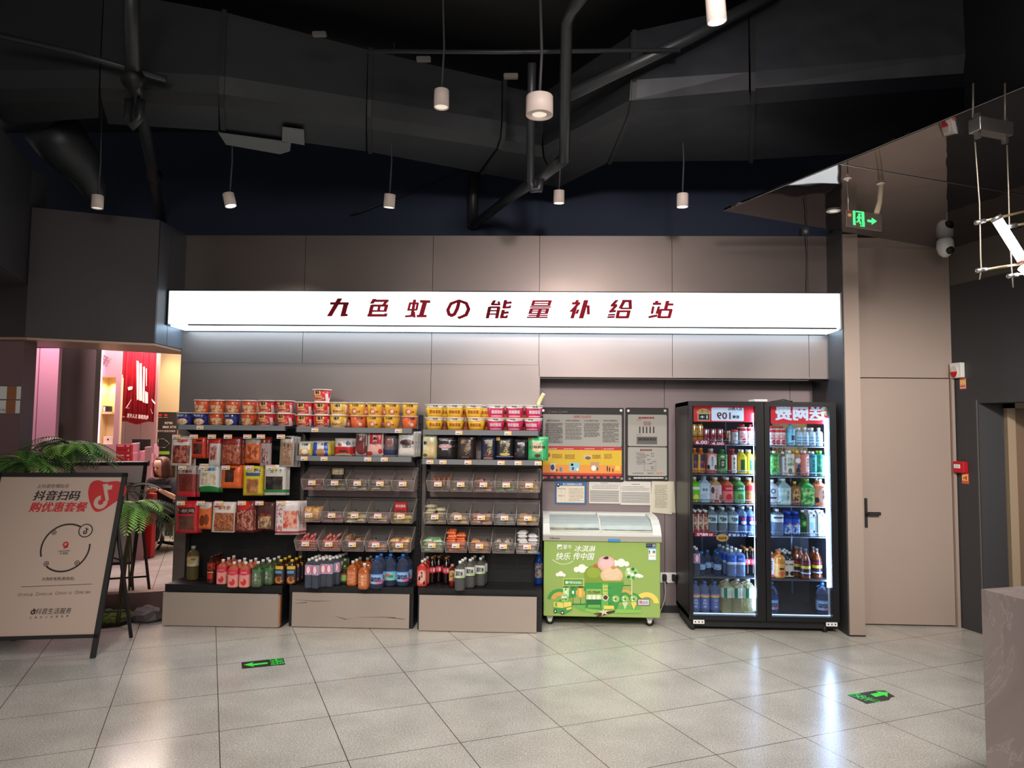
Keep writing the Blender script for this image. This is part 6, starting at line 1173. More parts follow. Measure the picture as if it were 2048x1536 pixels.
# ================================================================== BOTTLES
CAPW=mat('cap_white',(232,230,226),.4); CAPY=mat('cap_yellow',(226,190,60),.4); CAPO=mat('cap_orange_brown',(206,140,80),.4); CAPB=mat('cap_blue',(50,120,210),.4); CAPG=mat('cap_green',(140,190,60),.4); CAPK=mat('cap_dark',(40,40,44),.4); CAPR=mat('cap_red',(190,40,40),.4)
def liq(name,col,rough=.12,tr=.25): return pmat('liq_'+name,col,(),rough,coat=.5,trans=tr)
WAT=glassy('water_bottle',(222,230,240),.10,.05,.74); WATB=glassy('blue_water_bottle',(196,212,240),.09,.05,.74); TEAC=glassy('pale_tea_bottle',(206,190,130),.25,.06,.74); DKBL=glassy('deep_blue_bottle',(50,100,220),.4,.05,.74)
BT={}
SHORT=dict(tea2l='large bottle of pale yellow tea',tea_dark='dark red tea bottle',pink='pink-label peach bottle',greenbox='green tea bottle with clear label',blackorange='black and orange bottle with yellow cap',clearpink='slim square water bottle',greensmall='small dark green tea bottle',orangebox='orange drink bottle',bigwater='large blue-capped water bottle',bigwater2='large water bottle with leaf label',redpeach='red peach drink bottle',cola='dark cola bottle',smallbrown='small reddish bottle with cream label',soda='clear bottle with slanted white label',bluemask='tall dark blue bottle',
dr='slim white and pink bottle',milk='white milk bottle with red spots',orgblk='orange and navy iced tea bottle',peachw='pink bottle with white oval label',greenherb='green herbal drink bottle',redrose='red bottle with wavy white panel',yellowsq='bright yellow square bottle',limegreen='lime green bottle',icewhite='frosty pale blue bottle',palepink='pale pink oolong bottle',melon='red watermelon drink bottle',greenmelon='green melon drink bottle',orangetea='orange tea bottle',yuanqi='clear soda bottle, slanted dark label',bluelab='clear bottle with navy label',coffee='slim brown coffee bottle',nongfu='clear bottle with bright blue label',evian='small blue-tinted water bottle',tallblue='tall sky-blue-capped water bottle',juice2l='large pale yellow bottle with loop',shortwb='short white grid-label bottle',bluedrink='tall pale blue drink bottle',greenleaf='green leafy tea bottle',greyjasmine='grey jasmine tea bottle',creamtea='cream floral tea bottle',catbrown='orange-brown bottle with picture label',pinkflor='pink juice bottle',teal='teal drink bottle',emerald='emerald green bottle',widepale='wide pale bottle',widegreen='wide green bottle',widepeach='wide orange-pink bottle',whiteblue='white bottle with round blue mark',darkamber='half hidden amber bottle',clearbig='clear bottle with white collar label',sport='blue sports drink bottle',greenspr='dark green bottle',oj='ribbed orange juice bottle',whitecoffee='dark bottle with tall white label',amber='amber bottle with yellow bands')
def bottle(key,desc,h,r,sq,body,lab,cap,capr=.014,sh=.66,nk=.012,lz=(.12,.6),txt=None,handle=False,waist=False,inner=None,caph=.02):
    def mk():
        t=thing('drink_bottle','x','bottle'); zs=h*sh; hc=h-caph
        prof=[(r*.80,0),(r*.97,.006),(r,.02)]
        if waist: prof+=[(r,h*.3),(r*.9,h*.4),(r,h*.5)]
        prof+=[(r,zs),(r*.93,zs+(hc-zs)*.3),(r*.62,zs+(hc-zs)*.65),(nk*1.1,hc-.012),(nk,hc)]
        b=B(); b.lathe(prof,body,20 if sq<3 else 24,sq); b.obj('bottle_body',t)
        if inner is not None: b=B(); b.lathe([(max(.003,(a-.0015)),z+(.0015 if i==0 else 0)) for i,(a,z) in enumerate(prof[:-4 if not waist else -4])],inner,16,sq); b.obj('drink',t)
        if lab is not None:
            b=B(); z0,z1=h*lz[0],h*lz[1]; b.lathe([(r+.0008,z0),(r+.0008,z1)],lab,24,sq,cap=False)
            if txt:
                s,fx,fz,fw_,fh,colr,vert=txt; tm=mat('bt_%d_%d_%d'%colr,colr,.5); bd=(lambda x,z:-math.sqrt(max(1e-6,(r+.0016)**2-x*x))) if sq<3 else (lambda x,z:-r-.0016)
                if vert:
                    n_=len(s)
                    for q,ch in enumerate(s): b.text(ch,fx*r,z0+(z1-z0)*(fz+fh/2-fh*(q+.5)/n_),fw_*r,(z1-z0)*fh/n_*.85,0,tm,bold=.02,bend=bd)
                else: b.text(s,fx*r,z0+(z1-z0)*fz,fw_*r,(z1-z0)*fh,0,tm,bold=.03,bend=bd)
            b.obj('label',t)
        b=B(); b.lathe([(capr,hc),(capr,h-.002),(capr*.9,h)],cap,14)
        if handle: b.tube([(-capr,0,hc-.004),(-capr-.028,-.004,hc-.012),(-capr-.02,-.01,hc-.034),(0,-capr-.004,hc-.01)],.003,cap,6)
        b.obj('cap',t); return t,kids(t)
    BT[key]=(SHORT.get(key,desc),mk)
def put(key,x,y,z,where,group=None,rz=0):
    return place('b'+key,BT[key][1],(x,y,z),'%s, %s'%(BT[key][0],where),group,rz)
def fileof(key,px,pyb,z,n,where,step=.085,group=None,dx=None):
    """front bottle standing where the pixel says, the others behind it in a straight file"""
    p=gz(px,pyb,z) if pyb else None
    Yc=p.y+.035; x=at(px,pyb,Yc).x
    for k in range(n): put(key,x+(0 if dx is None else dx*k),Yc+step*k,z,where+((', front',', second row',', third row',', fourth row')[k] if n>1 else ''),group,R.uniform(-.15,.15))
P_=pmat
bottle('tea2l','large clear bottle of pale yellow drink with a cream label',.285,.048,2.,TEAC,P_('lb_tea2l',(196,184,156),[('e',.5,.5,.35,.3,(176,150,100)),('r',.5,.92,.5,.08,(170,120,70)),('e',.7,.7,.2,.12,(90,100,60))],.4),mat('cap_clear',(150,150,150),.3),.019,.76,.017,(.42,.72),None,False,False,None,.024)
bottle('tea_dark','dark red tea bottle with red and gold label',.23,.033,2.,liq('tea_dark',(70,26,16)),P_('lb_tea_dark',(70,22,18),[('n',.5,.8,.5,.16,(90,20,16),(190,60,40),6),('r',.5,.33,.34,.12,(190,40,34)),('r',.5,.52,.4,.03,(200,160,90))],.35),mat('cap_brown',(60,30,24),.4),lz=(.04,.78))
bottle('pink','peach drink bottle with a pink label and white cap',.205,.042,5,liq('pink',(206,110,80)),P_('lb_pink',(226,150,140),[('e',.5,.96,.62,.30,(214,50,74)),('r',.5,.86,.5,.15,(214,50,74)),('e',.5,.27,.27,.2,(206,50,60)),('e',.36,.40,.14,.1,(226,150,140))],.4),CAPW,lz=(.05,.72),txt=('水蜜桃',0,.82,1.2,.11,(246,226,226),False))
bottle('greenbox','green tea bottle with a clear green label and white cap',.205,.042,5,liq('greenbox',(70,84,50)),P_('lb_greenbox',(74,92,66),[('r',.5,.93,.5,.07,(56,130,70)),('n',.5,.5,.46,.38,(70,88,64),(120,136,110),9)],.3),CAPW,lz=(.05,.70),txt=('茉莉',-.1,.55,.45,.5,(226,230,216),True))
bottle('blackorange','dark bottle with a black and orange label and yellow cap',.205,.040,4,liq('blackorange',(60,34,20)),P_('lb_blackorange',(60,44,44),[('r',.4,.92,.5,.10,(226,180,70)),('e',.5,.22,.42,.2,(206,130,60)),('e',.5,.28,.2,.16,(120,70,40)),('r',.85,.5,.1,.3,(70,66,80)),('r',.42,.66,.36,.08,(90,150,190))],.35),CAPY,lz=(.05,.76))
bottle('clearpink','slim square water bottle with an oval pink label',.235,.029,6,WAT,P_('lb_clearpink',(170,170,196),[('e',.5,.5,.40,.46,(226,90,120)),('e',.5,.5,.24,.38,(236,220,226))],.3),CAPW,lz=(.46,.80),sh=.82,inner=glassy('water',(206,212,232),.10,.05,.74))
bottle('greensmall','small green tea bottle with a dark green label and lime cap',.205,.036,2.,liq('greensmall',(60,84,30)),P_('lb_greensmall',(70,96,40),[('e',.5,.7,.36,.22,(40,40,30)),('r',.5,.25,.35,.2,(150,180,110)),('r',.5,.52,.3,.05,(160,60,50))],.35),CAPG,lz=(.10,.68))
bottle('orangebox','orange drink bottle with an orange label and white cap',.205,.043,5,liq('orangebox',(196,104,50)),P_('lb_orangebox',(190,104,60),[('n',.5,.5,.4,.4,(190,104,60),(220,150,110),7)],.35),CAPW,lz=(.08,.66),txt=('柚子茶',0,.5,.4,.7,(236,210,180),True))
bottle('bigwater','large blue water bottle with a pale label and dark writing',.262,.052,2.,WATB,P_('lb_bigwater',(150,186,226),[('r',.5,.96,.6,.05,(90,150,220)),('e',.8,.2,.3,.2,(206,120,160))],.35),CAPB,.015,.60,.014,(.16,.46),('santen',0,.5,1.55,.5,(30,30,80),False),True,False,glassy('blue_water',(206,218,242),.05,.05,.74))
bottle('bigwater2','large blue water bottle with a label of red and green leaves',.262,.052,2.,WATB,P_('lb_bigwater2',(130,190,196),[('e',.4,.55,.18,.2,(214,90,60)),('e',.62,.45,.2,.16,(40,140,90)),('r',.5,.96,.6,.05,(90,150,220))],.35),CAPB,.015,.60,.014,(.20,.48),None,True,False,MATS['blue_water'])
bottle('redpeach','red drink bottle with a pink pictured label and white cap',.215,.040,4,liq('redpeach',(190,70,60)),P_('lb_redpeach',(214,110,96),[('r',.5,.92,.6,.1,(206,50,50)),('e',.5,.5,.36,.34,(226,170,156)),('e',.28,.4,.1,.12,(40,30,30)),('e',.75,.15,.12,.1,(40,30,30)),('r',.5,.03,.6,.05,(200,60,50))],.35),CAPW,lz=(.04,.76),txt=('蜜桃',0,.6,.4,.36,(50,40,40),True))
bottle('cola','dark cola bottle with a red label and orange-brown cap',.225,.030,2.,P_('liq_cola',(26,12,10),(),.1,coat=.6),P_('lb_cola',(206,50,66),[('r',.75,.5,.12,.3,(236,206,206)),('e',.3,.5,.2,.3,(226,130,140))],.35),CAPO,lz=(.40,.62),sh=.58,waist=True)
bottle('smallbrown','small reddish bottle with a cream label and pale cap',.185,.026,2.,liq('smallbrown',(110,30,20)),P_('lb_smallbrown',(206,170,110),[('n',.5,.5,.3,.4,(206,170,110),(90,40,30),5),('r',.5,.04,.6,.06,(150,30,30))],.35),mat('cap_tan',(196,160,150),.4),lz=(.22,.72),nk=.011)
bottle('soda','clear soda bottle with a slanted white and dark label',.235,.042,3,glassy('soda_clear',(206,206,200),.22,.05,.74),P_('lb_soda',(206,208,200),[('e',.75,.15,.2,.1,(150,196,90)),('r',.5,.03,.6,.04,(60,60,70))],.35),CAPW,lz=(.42,.74),txt=('苏打水',0,.55,1.4,.5,(36,40,60),False),inner=MATS['water'])
bottle('bluemask','tall dark blue bottle',.27,.034,2.,DKBL,P_('lb_bluemask',(40,60,130),[('n',.5,.5,.5,.45,(40,50,90),(150,130,110),7)],.3),CAPB,lz=(.2,.68),waist=True)
DZ=.3305
for px,pyb in ((384.7,1161),): fileof('tea2l',px,pyb,DZ,1,'alone at left end, left rack deck')
for i,(px,pyb,n) in enumerate([(422,1169,3),(434.5,1164,2)]): fileof('tea_dark',px,pyb,DZ,n,'%s file beside the pink bottles, left rack deck'%['left','right'][i],.075)
for i,(px,pyb) in enumerate([(445,1170),(467,1176),(490,1176)]): fileof('pink',px,pyb,DZ,3,'%s pink file, left rack deck'%['left','middle','right'][i],.092,dx=.006)
for i,(px,pyb) in enumerate([(515,1175),(538,1171)]): fileof('greenbox',px,pyb,DZ,3,'%s green file, left rack deck'%['left','right'][i],.092,dx=.006)
for i,(px,pyb) in enumerate([(560.5,1170),(583,1170)]): fileof('blackorange',px,pyb,DZ,3,'%s yellow-capped file, left rack deck'%['left','right'][i],.09,dx=.006)
for i,(px,pyb) in enumerate([(617,1177),(631.5,1178),(646,1175),(659,1175),(673,1171)]): fileof('clearpink',px,pyb,DZ,4 if i not in(2,) else 3,'%s file, middle rack deck'%ORD[i],.066,dx=.008)
fileof('greensmall',689,1168,DZ,1,'between the slim water and the orange bottles, middle rack deck')
for i,(px,pyb,n) in enumerate([(705,1173,3),(728,1179,1),(734,1165,2)]): fileof('orangebox',px,pyb,DZ,n,'%s orange file, middle rack deck'%['left','front','right'][i],.09,dx=.008)
for k_,(key,px,pyb,n) in enumerate([('bigwater',753,1178,2),('bigwater2',780,1173,1),('bigwater',805,1173,2)]): fileof(key,px,pyb,DZ,n,'%s big water file, middle rack deck'%['left','middle','right'][k_],.11,dx=.01)
put('bigwater',at(782,1160,6.33).x,6.33,DZ,'behind the leaf-labelled bottle, middle rack deck')
fileof('redpeach',844,1174,DZ,3,'on the left end of the right rack deck',.085,dx=.008)
for i,(px,pyb) in enumerate([(864,1168),(877,1166),(892,1169)]): fileof('cola',px,pyb,DZ,2,'%s cola file, right rack deck'%['left','middle','right'][i],.07,dx=.01)
fileof('smallbrown',904,1175,DZ,1,'between the cola and the soda, right rack deck')
for i,(px,pyb) in enumerate([(919.5,1182),(939.5,1177),(960.5,1173)]): fileof('soda',px,pyb,DZ,3 if i<2 else 2,'%s soda file, right rack deck'%['left','middle','right'][i],.088,dx=.012)
fileof('bluemask',1077,1170,DZ,1,'at the far right end of the right rack deck')
# ================================================================== DRINKS COOLER
CB=mat('cooler_black',(22,22,25),.35,.1); CI=mat('cooler_inside',(60,64,76),.5); LEDM=mat('cooler_led',(180,212,255),.4,0,50); WIRE=mat('wire_grey',(150,156,166),.35,.7)
K=thing('drinks_cooler','tall black two-door glass fronted drinks cooler with bright light strips','drinks cooler',(1.885,6.5,0),world=True)
X0,X1,Y0c,Y1c,ZB,ZT=1.276,2.494,6.255,6.80,.09,1.895
b=B(); b.box(X0,X0+.035,Y0c,Y1c,ZB,ZT,CB); b.box(X1-.035,X1,Y0c,Y1c,ZB,ZT,CB); b.box(X0,X1,Y0c,Y1c,ZT-.035,ZT,CB); b.box(X0,X1,Y0c,Y1c,ZB,ZB+.03,CB); b.box(X0,X1,Y1c-.02,Y1c,ZB,ZT,CB); b.box(X0,X1,Y0c-.02,6.66,.03,.08,BLACK); b.obj('cabinet',K)
b=B(); b.box(X0+.036,X1-.036,Y1c-.03,Y1c-.021,ZB+.03,ZT-.036,CI); b.box(X0+.0355,X0+.038,Y0c+.01,Y1c-.03,ZB+.03,ZT-.036,CI); b.box(X1-.038,X1-.0355,Y0c+.01,Y1c-.03,ZB+.03,ZT-.036,CI); b.box(X0+.036,X1-.036,Y0c+.01,Y1c-.03,ZB+.0305,ZB+.036,CI); b.box(1.893,1.903,6.30,Y1c-.03,ZB+.03,ZT-.04,mat('cooler_divider',(36,38,44),.4)); b.obj('inner_lining',K)
CG=glass('cooler_glass',(236,240,244))
for (xa,xb,ga,gb,side) in ((1.278,1.896,1.304,1.826,0),(1.902,2.492,1.944,2.438,1)):
    b=B(); ya,yb=6.2,6.25
    b.box(xa,ga,ya,yb,ZB,ZT,CB); b.box(gb,xb,ya,yb,ZB,ZT,CB); b.box(ga,gb,ya,yb,ZB,.128,CB); b.box(ga,gb,ya,yb,1.856,ZT,CB)
    dd=b.obj('door',K); b=B(); b.box(ga,gb,ya+.012,ya+.018,.128,1.856,CG); b.obj('glass_pane',dd,org=K['_o'])
    b=B(); xh=xb-.028 if side==0 else xa+.028; b.box(xh-.008,xh+.008,ya-.012,ya,.9,1.12,mat('handle_dark',(50,50,56),.25,.6)); b.obj('door_handle',dd,org=K['_o'])
b=B(); b.box(1.829,1.841,6.256,6.27,.16,1.80,LEDM); b.obj('light_strip',K); b=B(); b.box(2.425,2.447,6.262,6.28,.36,1.76,LEDM); b.obj('light_strip',K)
b=B(); b.box(2.428,2.444,6.262,6.28,.135,.36,mat('led_off',(190,200,214),.4)); b.obj('light_strip_housing',K)
b=B(); b.box(1.304,1.826,6.252,6.258,.130,.136,mat('cool_edge_glow',(190,220,255),.4,0,2)); b.box(1.944,2.44,6.252,6.258,.130,.136,MATS['cool_edge_glow']); b.obj('sill_light',K)
for x in (X0+.07,X1-.07):
    b=B(); b.box(x-.045,x+.045,6.19,6.2,.062,.092,WHITE)
    for q in range(3): b.ell(x-.028+q*.028,.078,.006,.006,6.187,6.19,BLACK,8)
    b.M=Matrix.Translation((x-.04,6.25,.03))@Matrix.Rotation(PI/2,4,'Y'); b.lathe([(.012,-.016),(.03,-.014),(.03,.014),(.012,.016)],BLACK,16); b.M=None; b.obj('castor',K)
    b=B(); b.tube([(x-.04,6.7,.0),(x-.04,6.7,.08)],.02,BLACK,8); b.obj('castor',K)
b=B(); p,q_=at(1509,803,6.22),at(1535,798,6.22); b.rbox(p.x,q_.x,6.22,6.4,1.896,1.915,WHITE,.004); tag(b.obj('white_tray'),'flat white box lying on top of the cooler over the door gap','box')
b=B(); b.tube([(1.99,6.3,1.90),(2.1,6.32,1.92),(2.17,6.3,1.90)],.006,BLACK,6); b.box(2.02,2.17,6.3,6.42,1.896,1.91,BLACK); tag(b.obj('power_adapter'),'black adapter with a looped cord lying on top of the cooler','adapter')
# glowing panels standing in for reflections of displays behind the camera (writing reversed)
FR_=mat('reflected_red',(206,24,38),.4,0,.35); FWt=mat('reflected_and_strip_white',(206,220,236),.4,0,.5); FGd=mat('reflected_gold',(206,170,100),.45,0,.25); FK=mat('reflected_black',(26,22,26),.4)
def cz1(x,y,Y=6.30): return at(1340+x*.15625,780+y*.15625,Y)
def cz2(x,y,Y=6.30): return at(1500+x*.15625,780+y*.15625,Y)
def crect(b,F,x0,y0,x1,y1,k,m,r=0):
    p,q=F(x0,y1),F(x1,y0); y=6.79-.5*0
    yy=6.283-.001*k
    if r: b.rbox(p.x,q.x,yy,yy+.001,p.z,q.z,m,r)
    else: b.box(p.x,q.x,yy,yy+.001,p.z,q.z,m)
t_=K
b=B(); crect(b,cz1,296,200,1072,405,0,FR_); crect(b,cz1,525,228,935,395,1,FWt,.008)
def ct_(s,F,x,y,w,h,m,k=3,**kw): v=F(x,y); q=.15625/FPX*6.28; b.text(s,v.x,v.z,w*q,h*q,6.283-.001*k,m,mirror=True,**kw)
ct_('109',cz1,680,330,175,88,mat('reflected_maroon',(120,26,50),.4),bold=.03); ct_('套餐',cz1,835,345,90,40,FK,bold=.03); ct_('双人畅玩',cz1,825,240,180,48,mat('reflected_navy',(60,40,80),.4),bold=.02)
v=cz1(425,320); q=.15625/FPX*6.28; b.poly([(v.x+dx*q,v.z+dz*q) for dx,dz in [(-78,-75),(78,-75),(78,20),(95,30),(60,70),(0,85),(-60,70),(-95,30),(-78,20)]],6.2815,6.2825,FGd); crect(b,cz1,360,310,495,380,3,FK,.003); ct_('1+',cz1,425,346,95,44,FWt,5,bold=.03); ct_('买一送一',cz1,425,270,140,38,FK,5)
b.obj('head_reflection',K)
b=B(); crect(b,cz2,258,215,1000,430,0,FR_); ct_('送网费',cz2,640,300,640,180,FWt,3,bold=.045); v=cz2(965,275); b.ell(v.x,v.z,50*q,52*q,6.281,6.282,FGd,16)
b.obj('head_reflection',K)
b=B()
yy=6.765; p,q2=at(1502,905,yy),at(1650,838,yy)
p,q2=at(1545,916,yy),at(1655,845,yy); b.box(p.x,q2.x,yy,yy+.001,p.z,q2.z,FGd); v=at(1555,901,yy-.003); b.text('本店会员',v.x,v.z,.16,.05,yy-.002,FK,mirror=True,bold=.02); v=at(1614,897,yy-.003); b.text('新客充送',v.x,v.z,.18,.04,yy-.002,MATS['reflected_maroon'],mirror=True); b.obj('back_reflection',K)  # another reversed display reflection, built as a glowing panel
# shelves
SZ=[1.537,1.285,1.0385,.7767,.4257]; SZR=[1.527,1.272,1.0264,.7738,.4158]
for side,(xa,xb,zs) in enumerate(((1.318,1.886,SZ),(1.908,2.45,SZR))):
    for i,z in enumerate(zs):
        b=B()
        if i<4:
            b.tube([(xa,6.275,z-.008),(xb,6.275,z-.008)],.004,WIRE,6); b.tube([(xa,6.272,z+.030),(xb,6.272,z+.030)],.0025,WIRE,5); b.tube([(xa,6.72,z-.008),(xb,6.72,z-.008)],.004,WIRE,6)
            n=24
            for k in range(n+1): x=xa+(xb-xa)*k/n; b.tube([(x,6.272,z+.030),(x,6.275,z-.006),(x,6.72,z-.006)],.0016,WIRE,4,False)
            b.tube([(xb,6.275,z-.01),(xb+.015 if side else xb,6.30,z-.03)],.003,WIRE,4)
        else: b.box(xa,xb,6.285,6.76,z-.012,z-.001,mat('solid_shelf_grey',(84,88,98),.4,.2))
        b.obj('wire_shelf' if i<4 else 'solid_shelf',K)
b=B()
for k in (2.02,2.30): b.box(k,k+.012,6.768,6.776,.2,1.8,WIRE)
for k in (1.5,1.72): b.box(k,k+.012,6.768,6.776,.2,1.8,WIRE)
b.obj('shelf_rails',K)
def pstrip(x0,x1,y,h,m,txt,F,name='price_strip',tcol=None):
    p,q_=F(x0,y),F(x1,y); zc=p.z; b=B(); b.box(p.x,q_.x,6.258,6.262,zc-h,zc+h,m)
    if txt: b.text(txt,(p.x+q_.x)/2,zc,(q_.x-p.x)*.8,h*1.5,6.2575,tcol or FWt,bold=.02)
    b.obj(name,K)
pstrip(300,480,668,.019,mat('strip_red',(196,30,50),.4),'6.00',cz1); pstrip(500,690,685,.014,MATS['strip_red'],'4.00',cz1)
def cz3(x,y,Y=6.26): return at(1340+x*.17575,1000+y*.17575,Y)
pstrip(282,505,390,.017,MATS['strip_red'],'元气森林 5.0',cz3); pstrip(640,890,398,.015,mat('strip_blue',(24,60,140),.4),'矿泉水 2.0',cz3)
p=cz3(592,425); s_=.17575*6.25/FPX; b=B(); b.poly([(p.x+math.cos(a)*68*s_*(1 if 1 else 0),p.z+(math.sin(a)*44*s_ if math.sin(a)<.2 else math.sin(a)*38*s_)) for a in [i*PI/12 for i in range(24)]],6.245,6.250,mat('badge_gold',(232,180,90),.4)); b.text('满减套餐',p.x,p.z-.004,.07,.025,6.2445,mat('badge_ink',(110,50,20),.5),bold=.02); b.obj('badge',K)
# drinks inside
def canmk(key,h,r,m):
    def mk():
        t=thing('drink_can','x','can'); b=B(); b.lathe([(r*.8,0),(r,.008),(r,h-.012),(r*.82,h-.002),(r*.80,h)],m,20); b.obj('can_body',t); b=B(); b.lathe([(r*.82,h-.001),(r*.78,h+.001),(r*.74,h-.002),(.001,h-.002)],STEEL,18,cap=False); b.obj('can_lid',t); return t,kids(t)
    return mk
def can(key,desc,h,r,m): BT[key]=(desc,canmk(key,h,r,m))
can('canyellow','golden yellow can with a picture',.165,.026,P_('can_y',(226,160,50),[('n',.5,.6,.5,.14,(200,110,40),(240,220,140),5),('r',.5,.36,.6,.03,(180,60,40)),('r',.5,.85,.6,.05,(240,220,180))],.2,.4))
can('canred','red and silver can',.130,.029,P_('can_r',(176,28,44),[('n',.45,.5,.4,.45,(176,28,44),(216,210,214),3.2),('r',.5,.04,.6,.05,(190,190,196))],.2,.5))
can('candark','dark brown can',.115,.025,P_('can_d',(60,30,30),[('n',.5,.5,.45,.3,(60,30,30),(190,130,90),5),('r',.5,.9,.6,.06,(170,130,110))],.25,.3))
bottle('dr','slim white and pink bottle with a blue word',.125,.026,2.,liq('dr',(206,200,206)),P_('lb_dr',(206,206,212),[('r',.5,.92,.6,.08,(200,60,80)),('r',.5,.06,.6,.05,(220,210,210))],.3),CAPR,lz=(.04,.95),sh=.9,txt=('Dr',0,.6,1.0,.25,(60,120,140),False))
bottle('milk','white milk bottle with red top and red spots',.168,.032,3,liq('milk',(236,226,222)),P_('lb_milk',(236,226,222),[('r',.5,.93,.6,.10,(206,40,44)),('e',.6,.2,.3,.16,(206,40,44)),('n',.5,.55,.4,.2,(236,226,222),(214,120,120),6)],.3),CAPR,lz=(.03,.80),sh=.86)
bottle('orgblk','orange and dark blue iced tea bottle with orange cap',.215,.033,2.,liq('orgblk',(206,110,30)),P_('lb_orgblk',(60,50,80),[('e',.5,.12,.7,.24,(236,150,40)),('n',.6,.42,.4,.2,(60,50,90),(206,90,60),4),('r',.1,.5,.14,.5,(240,200,80))],.3),mat('cap_orange',(230,130,50),.4),lz=(.05,.75),waist=True)
bottle('peachw','pink drink bottle with a white oval label',.21,.043,3,liq('peachw',(226,130,110)),P_('lb_peachw',(226,140,130),[('e',.5,.55,.40,.42,(226,220,226)),('e',.15,.3,.12,.12,(30,26,30)),('e',.82,.3,.12,.12,(30,26,30)),('r',.5,.05,.6,.06,(206,90,90))],.3),CAPW,lz=(.04,.80),txt=('蜜桃乌龙',0,.6,.35,.5,(60,70,110),True))
bottle('greenherb','green herbal drink bottle with a black and white panel',.205,.040,3,liq('greenherb',(60,130,60)),P_('lb_greenherb',(56,130,66),[('n',.5,.5,.5,.45,(50,120,60),(110,180,90),5),('r',.5,.5,.26,.22,(40,50,40)),('e',.5,.88,.2,.06,(220,230,210))],.3),mat('cap_dkgreen',(40,130,70),.4),lz=(.04,.80),txt=('凉茶',0,.5,.6,.3,(236,240,230),True))
bottle('redrose','red drink bottle with a wavy white panel and black writing',.21,.038,2.,liq('redrose',(150,40,40)),P_('lb_redrose',(176,44,48),[('r',.5,.5,.28,.5,(230,222,214))],.3),CAPR,lz=(.05,.76),waist=True,txt=('和美玉',0,.55,.55,.7,(30,26,26),True))
bottle('yellowsq','bright yellow drink bottle with a green upright panel',.205,.038,6,liq('yellowsq',(226,206,30)),P_('lb_yellowsq',(226,210,40),[('r',.55,.45,.22,.36,(30,90,50))],.3),CAPW,lz=(.05,.72),txt=('冰柠檬',.1,.45,.28,.6,(220,230,120),True))
bottle('limegreen','lime green drink bottle with a yellow disc',.215,.040,3,liq('limegreen',(120,190,40)),P_('lb_limegreen',(110,196,50),[('e',.5,.22,.3,.2,(230,226,90)),('r',.5,.75,.4,.08,(226,240,220))],.3),CAPW,lz=(.05,.75))
bottle('icewhite','frosty pale blue bottle with dark writing',.225,.048,4,liq('icewhite',(170,200,220)),P_('lb_icewhite',(176,206,226),[('e',.45,.22,.1,.14,(60,60,90)),('n',.5,.5,.5,.45,(170,200,220),(206,224,236),5)],.3),mat('cap_clearblue',(150,176,200),.3),lz=(.05,.74),sh=.62,txt=('东方',0,.65,.9,.16,(50,80,110),False))
bottle('palepink','pale pink drink bottle with branches on the label',.215,.048,4,liq('palepink',(206,170,120)),P_('lb_palepink',(214,186,186),[('e',.2,.7,.14,.2,(80,60,60)),('e',.85,.25,.12,.2,(120,70,70)),('r',.5,.08,.2,.08,(190,60,60))],.3),CAPW,lz=(.05,.70),sh=.62,txt=('乌龙茶',0,.5,.25,.6,(60,50,50),True))
bottle('melon','red watermelon drink bottle',.215,.046,4,liq('melon',(206,110,60)),P_('lb_melon',(224,130,120),[('r',.5,.85,.6,.2,(206,40,60)),('e',.5,.28,.28,.22,(206,50,60))],.3),CAPW,lz=(.05,.70),sh=.62,txt=('水西瓜',0,.82,1.2,.12,(246,226,226),False))
bottle('greenmelon','green melon drink bottle',.215,.046,4,liq('greenmelon',(110,170,90)),P_('lb_greenmelon',(110,190,120),[('r',.5,.85,.6,.2,(34,120,60)),('e',.5,.28,.28,.22,(80,130,50))],.3),CAPW,lz=(.05,.70),sh=.62,txt=('水蜜瓜',0,.82,1.2,.12,(230,246,230),False))
bottle('orangetea','orange drink bottle with a red topped label',.215,.046,4,liq('orangetea',(206,110,50)),P_('lb_orangetea',(206,120,80),[('r',.5,.85,.6,.16,(196,50,60)),('n',.5,.4,.4,.3,(206,120,80),(140,120,60),5)],.3),CAPW,lz=(.05,.70),sh=.62)
bottle('yuanqi','clear soda bottle with a slanted dark label, chilled',.225,.040,3,glassy('soda_chilled',(190,214,226),.22,.05,1.),P_('lb_yuanqi',(180,206,214),[('r',.5,.03,.6,.05,(60,70,90))],.3),CAPW,lz=(.40,.72),sh=.7,txt=('气泡水',0,.55,1.4,.5,(30,40,80),False),inner=MATS['water'])
bottle('bluelab','clear water bottle with a dark blue and red label',.235,.036,2.,glassy('water_chilled',(180,210,236),.2,.05,1.),P_('lb_bluelab',(30,40,110),[('e',.5,.72,.2,.16,(200,40,60)),('e',.55,.3,.3,.2,(206,214,236))],.3),CAPW,lz=(.34,.66),waist=True,inner=glassy('chilled_water',(190,210,240),.12,.05,1.))
bottle('coffee','slim brown coffee bottle with a red foot and white cap',.20,.026,2.,liq('coffee',(120,50,40)),P_('lb_coffee',(130,60,50),[('n',.5,.55,.4,.35,(110,50,40),(226,190,160),5),('r',.5,.05,.6,.12,(190,30,40)),('r',.1,.5,.12,.5,(226,220,220))],.3),CAPW,lz=(.04,.84),sh=.85)
bottle('nongfu','clear water bottle with a bright blue label, chilled',.225,.042,3,glassy('nf_clear',(190,214,240),.22,.05,1.),P_('lb_nongfu',(40,90,200),[('r',.5,.06,.6,.10,(180,210,240)),('e',.5,.2,.5,.08,(220,230,245))],.3),CAPW,lz=(.46,.80),sh=.74,txt=('水冰',0,.6,.8,.3,(210,225,245),False),inner=MATS['chilled_water'])
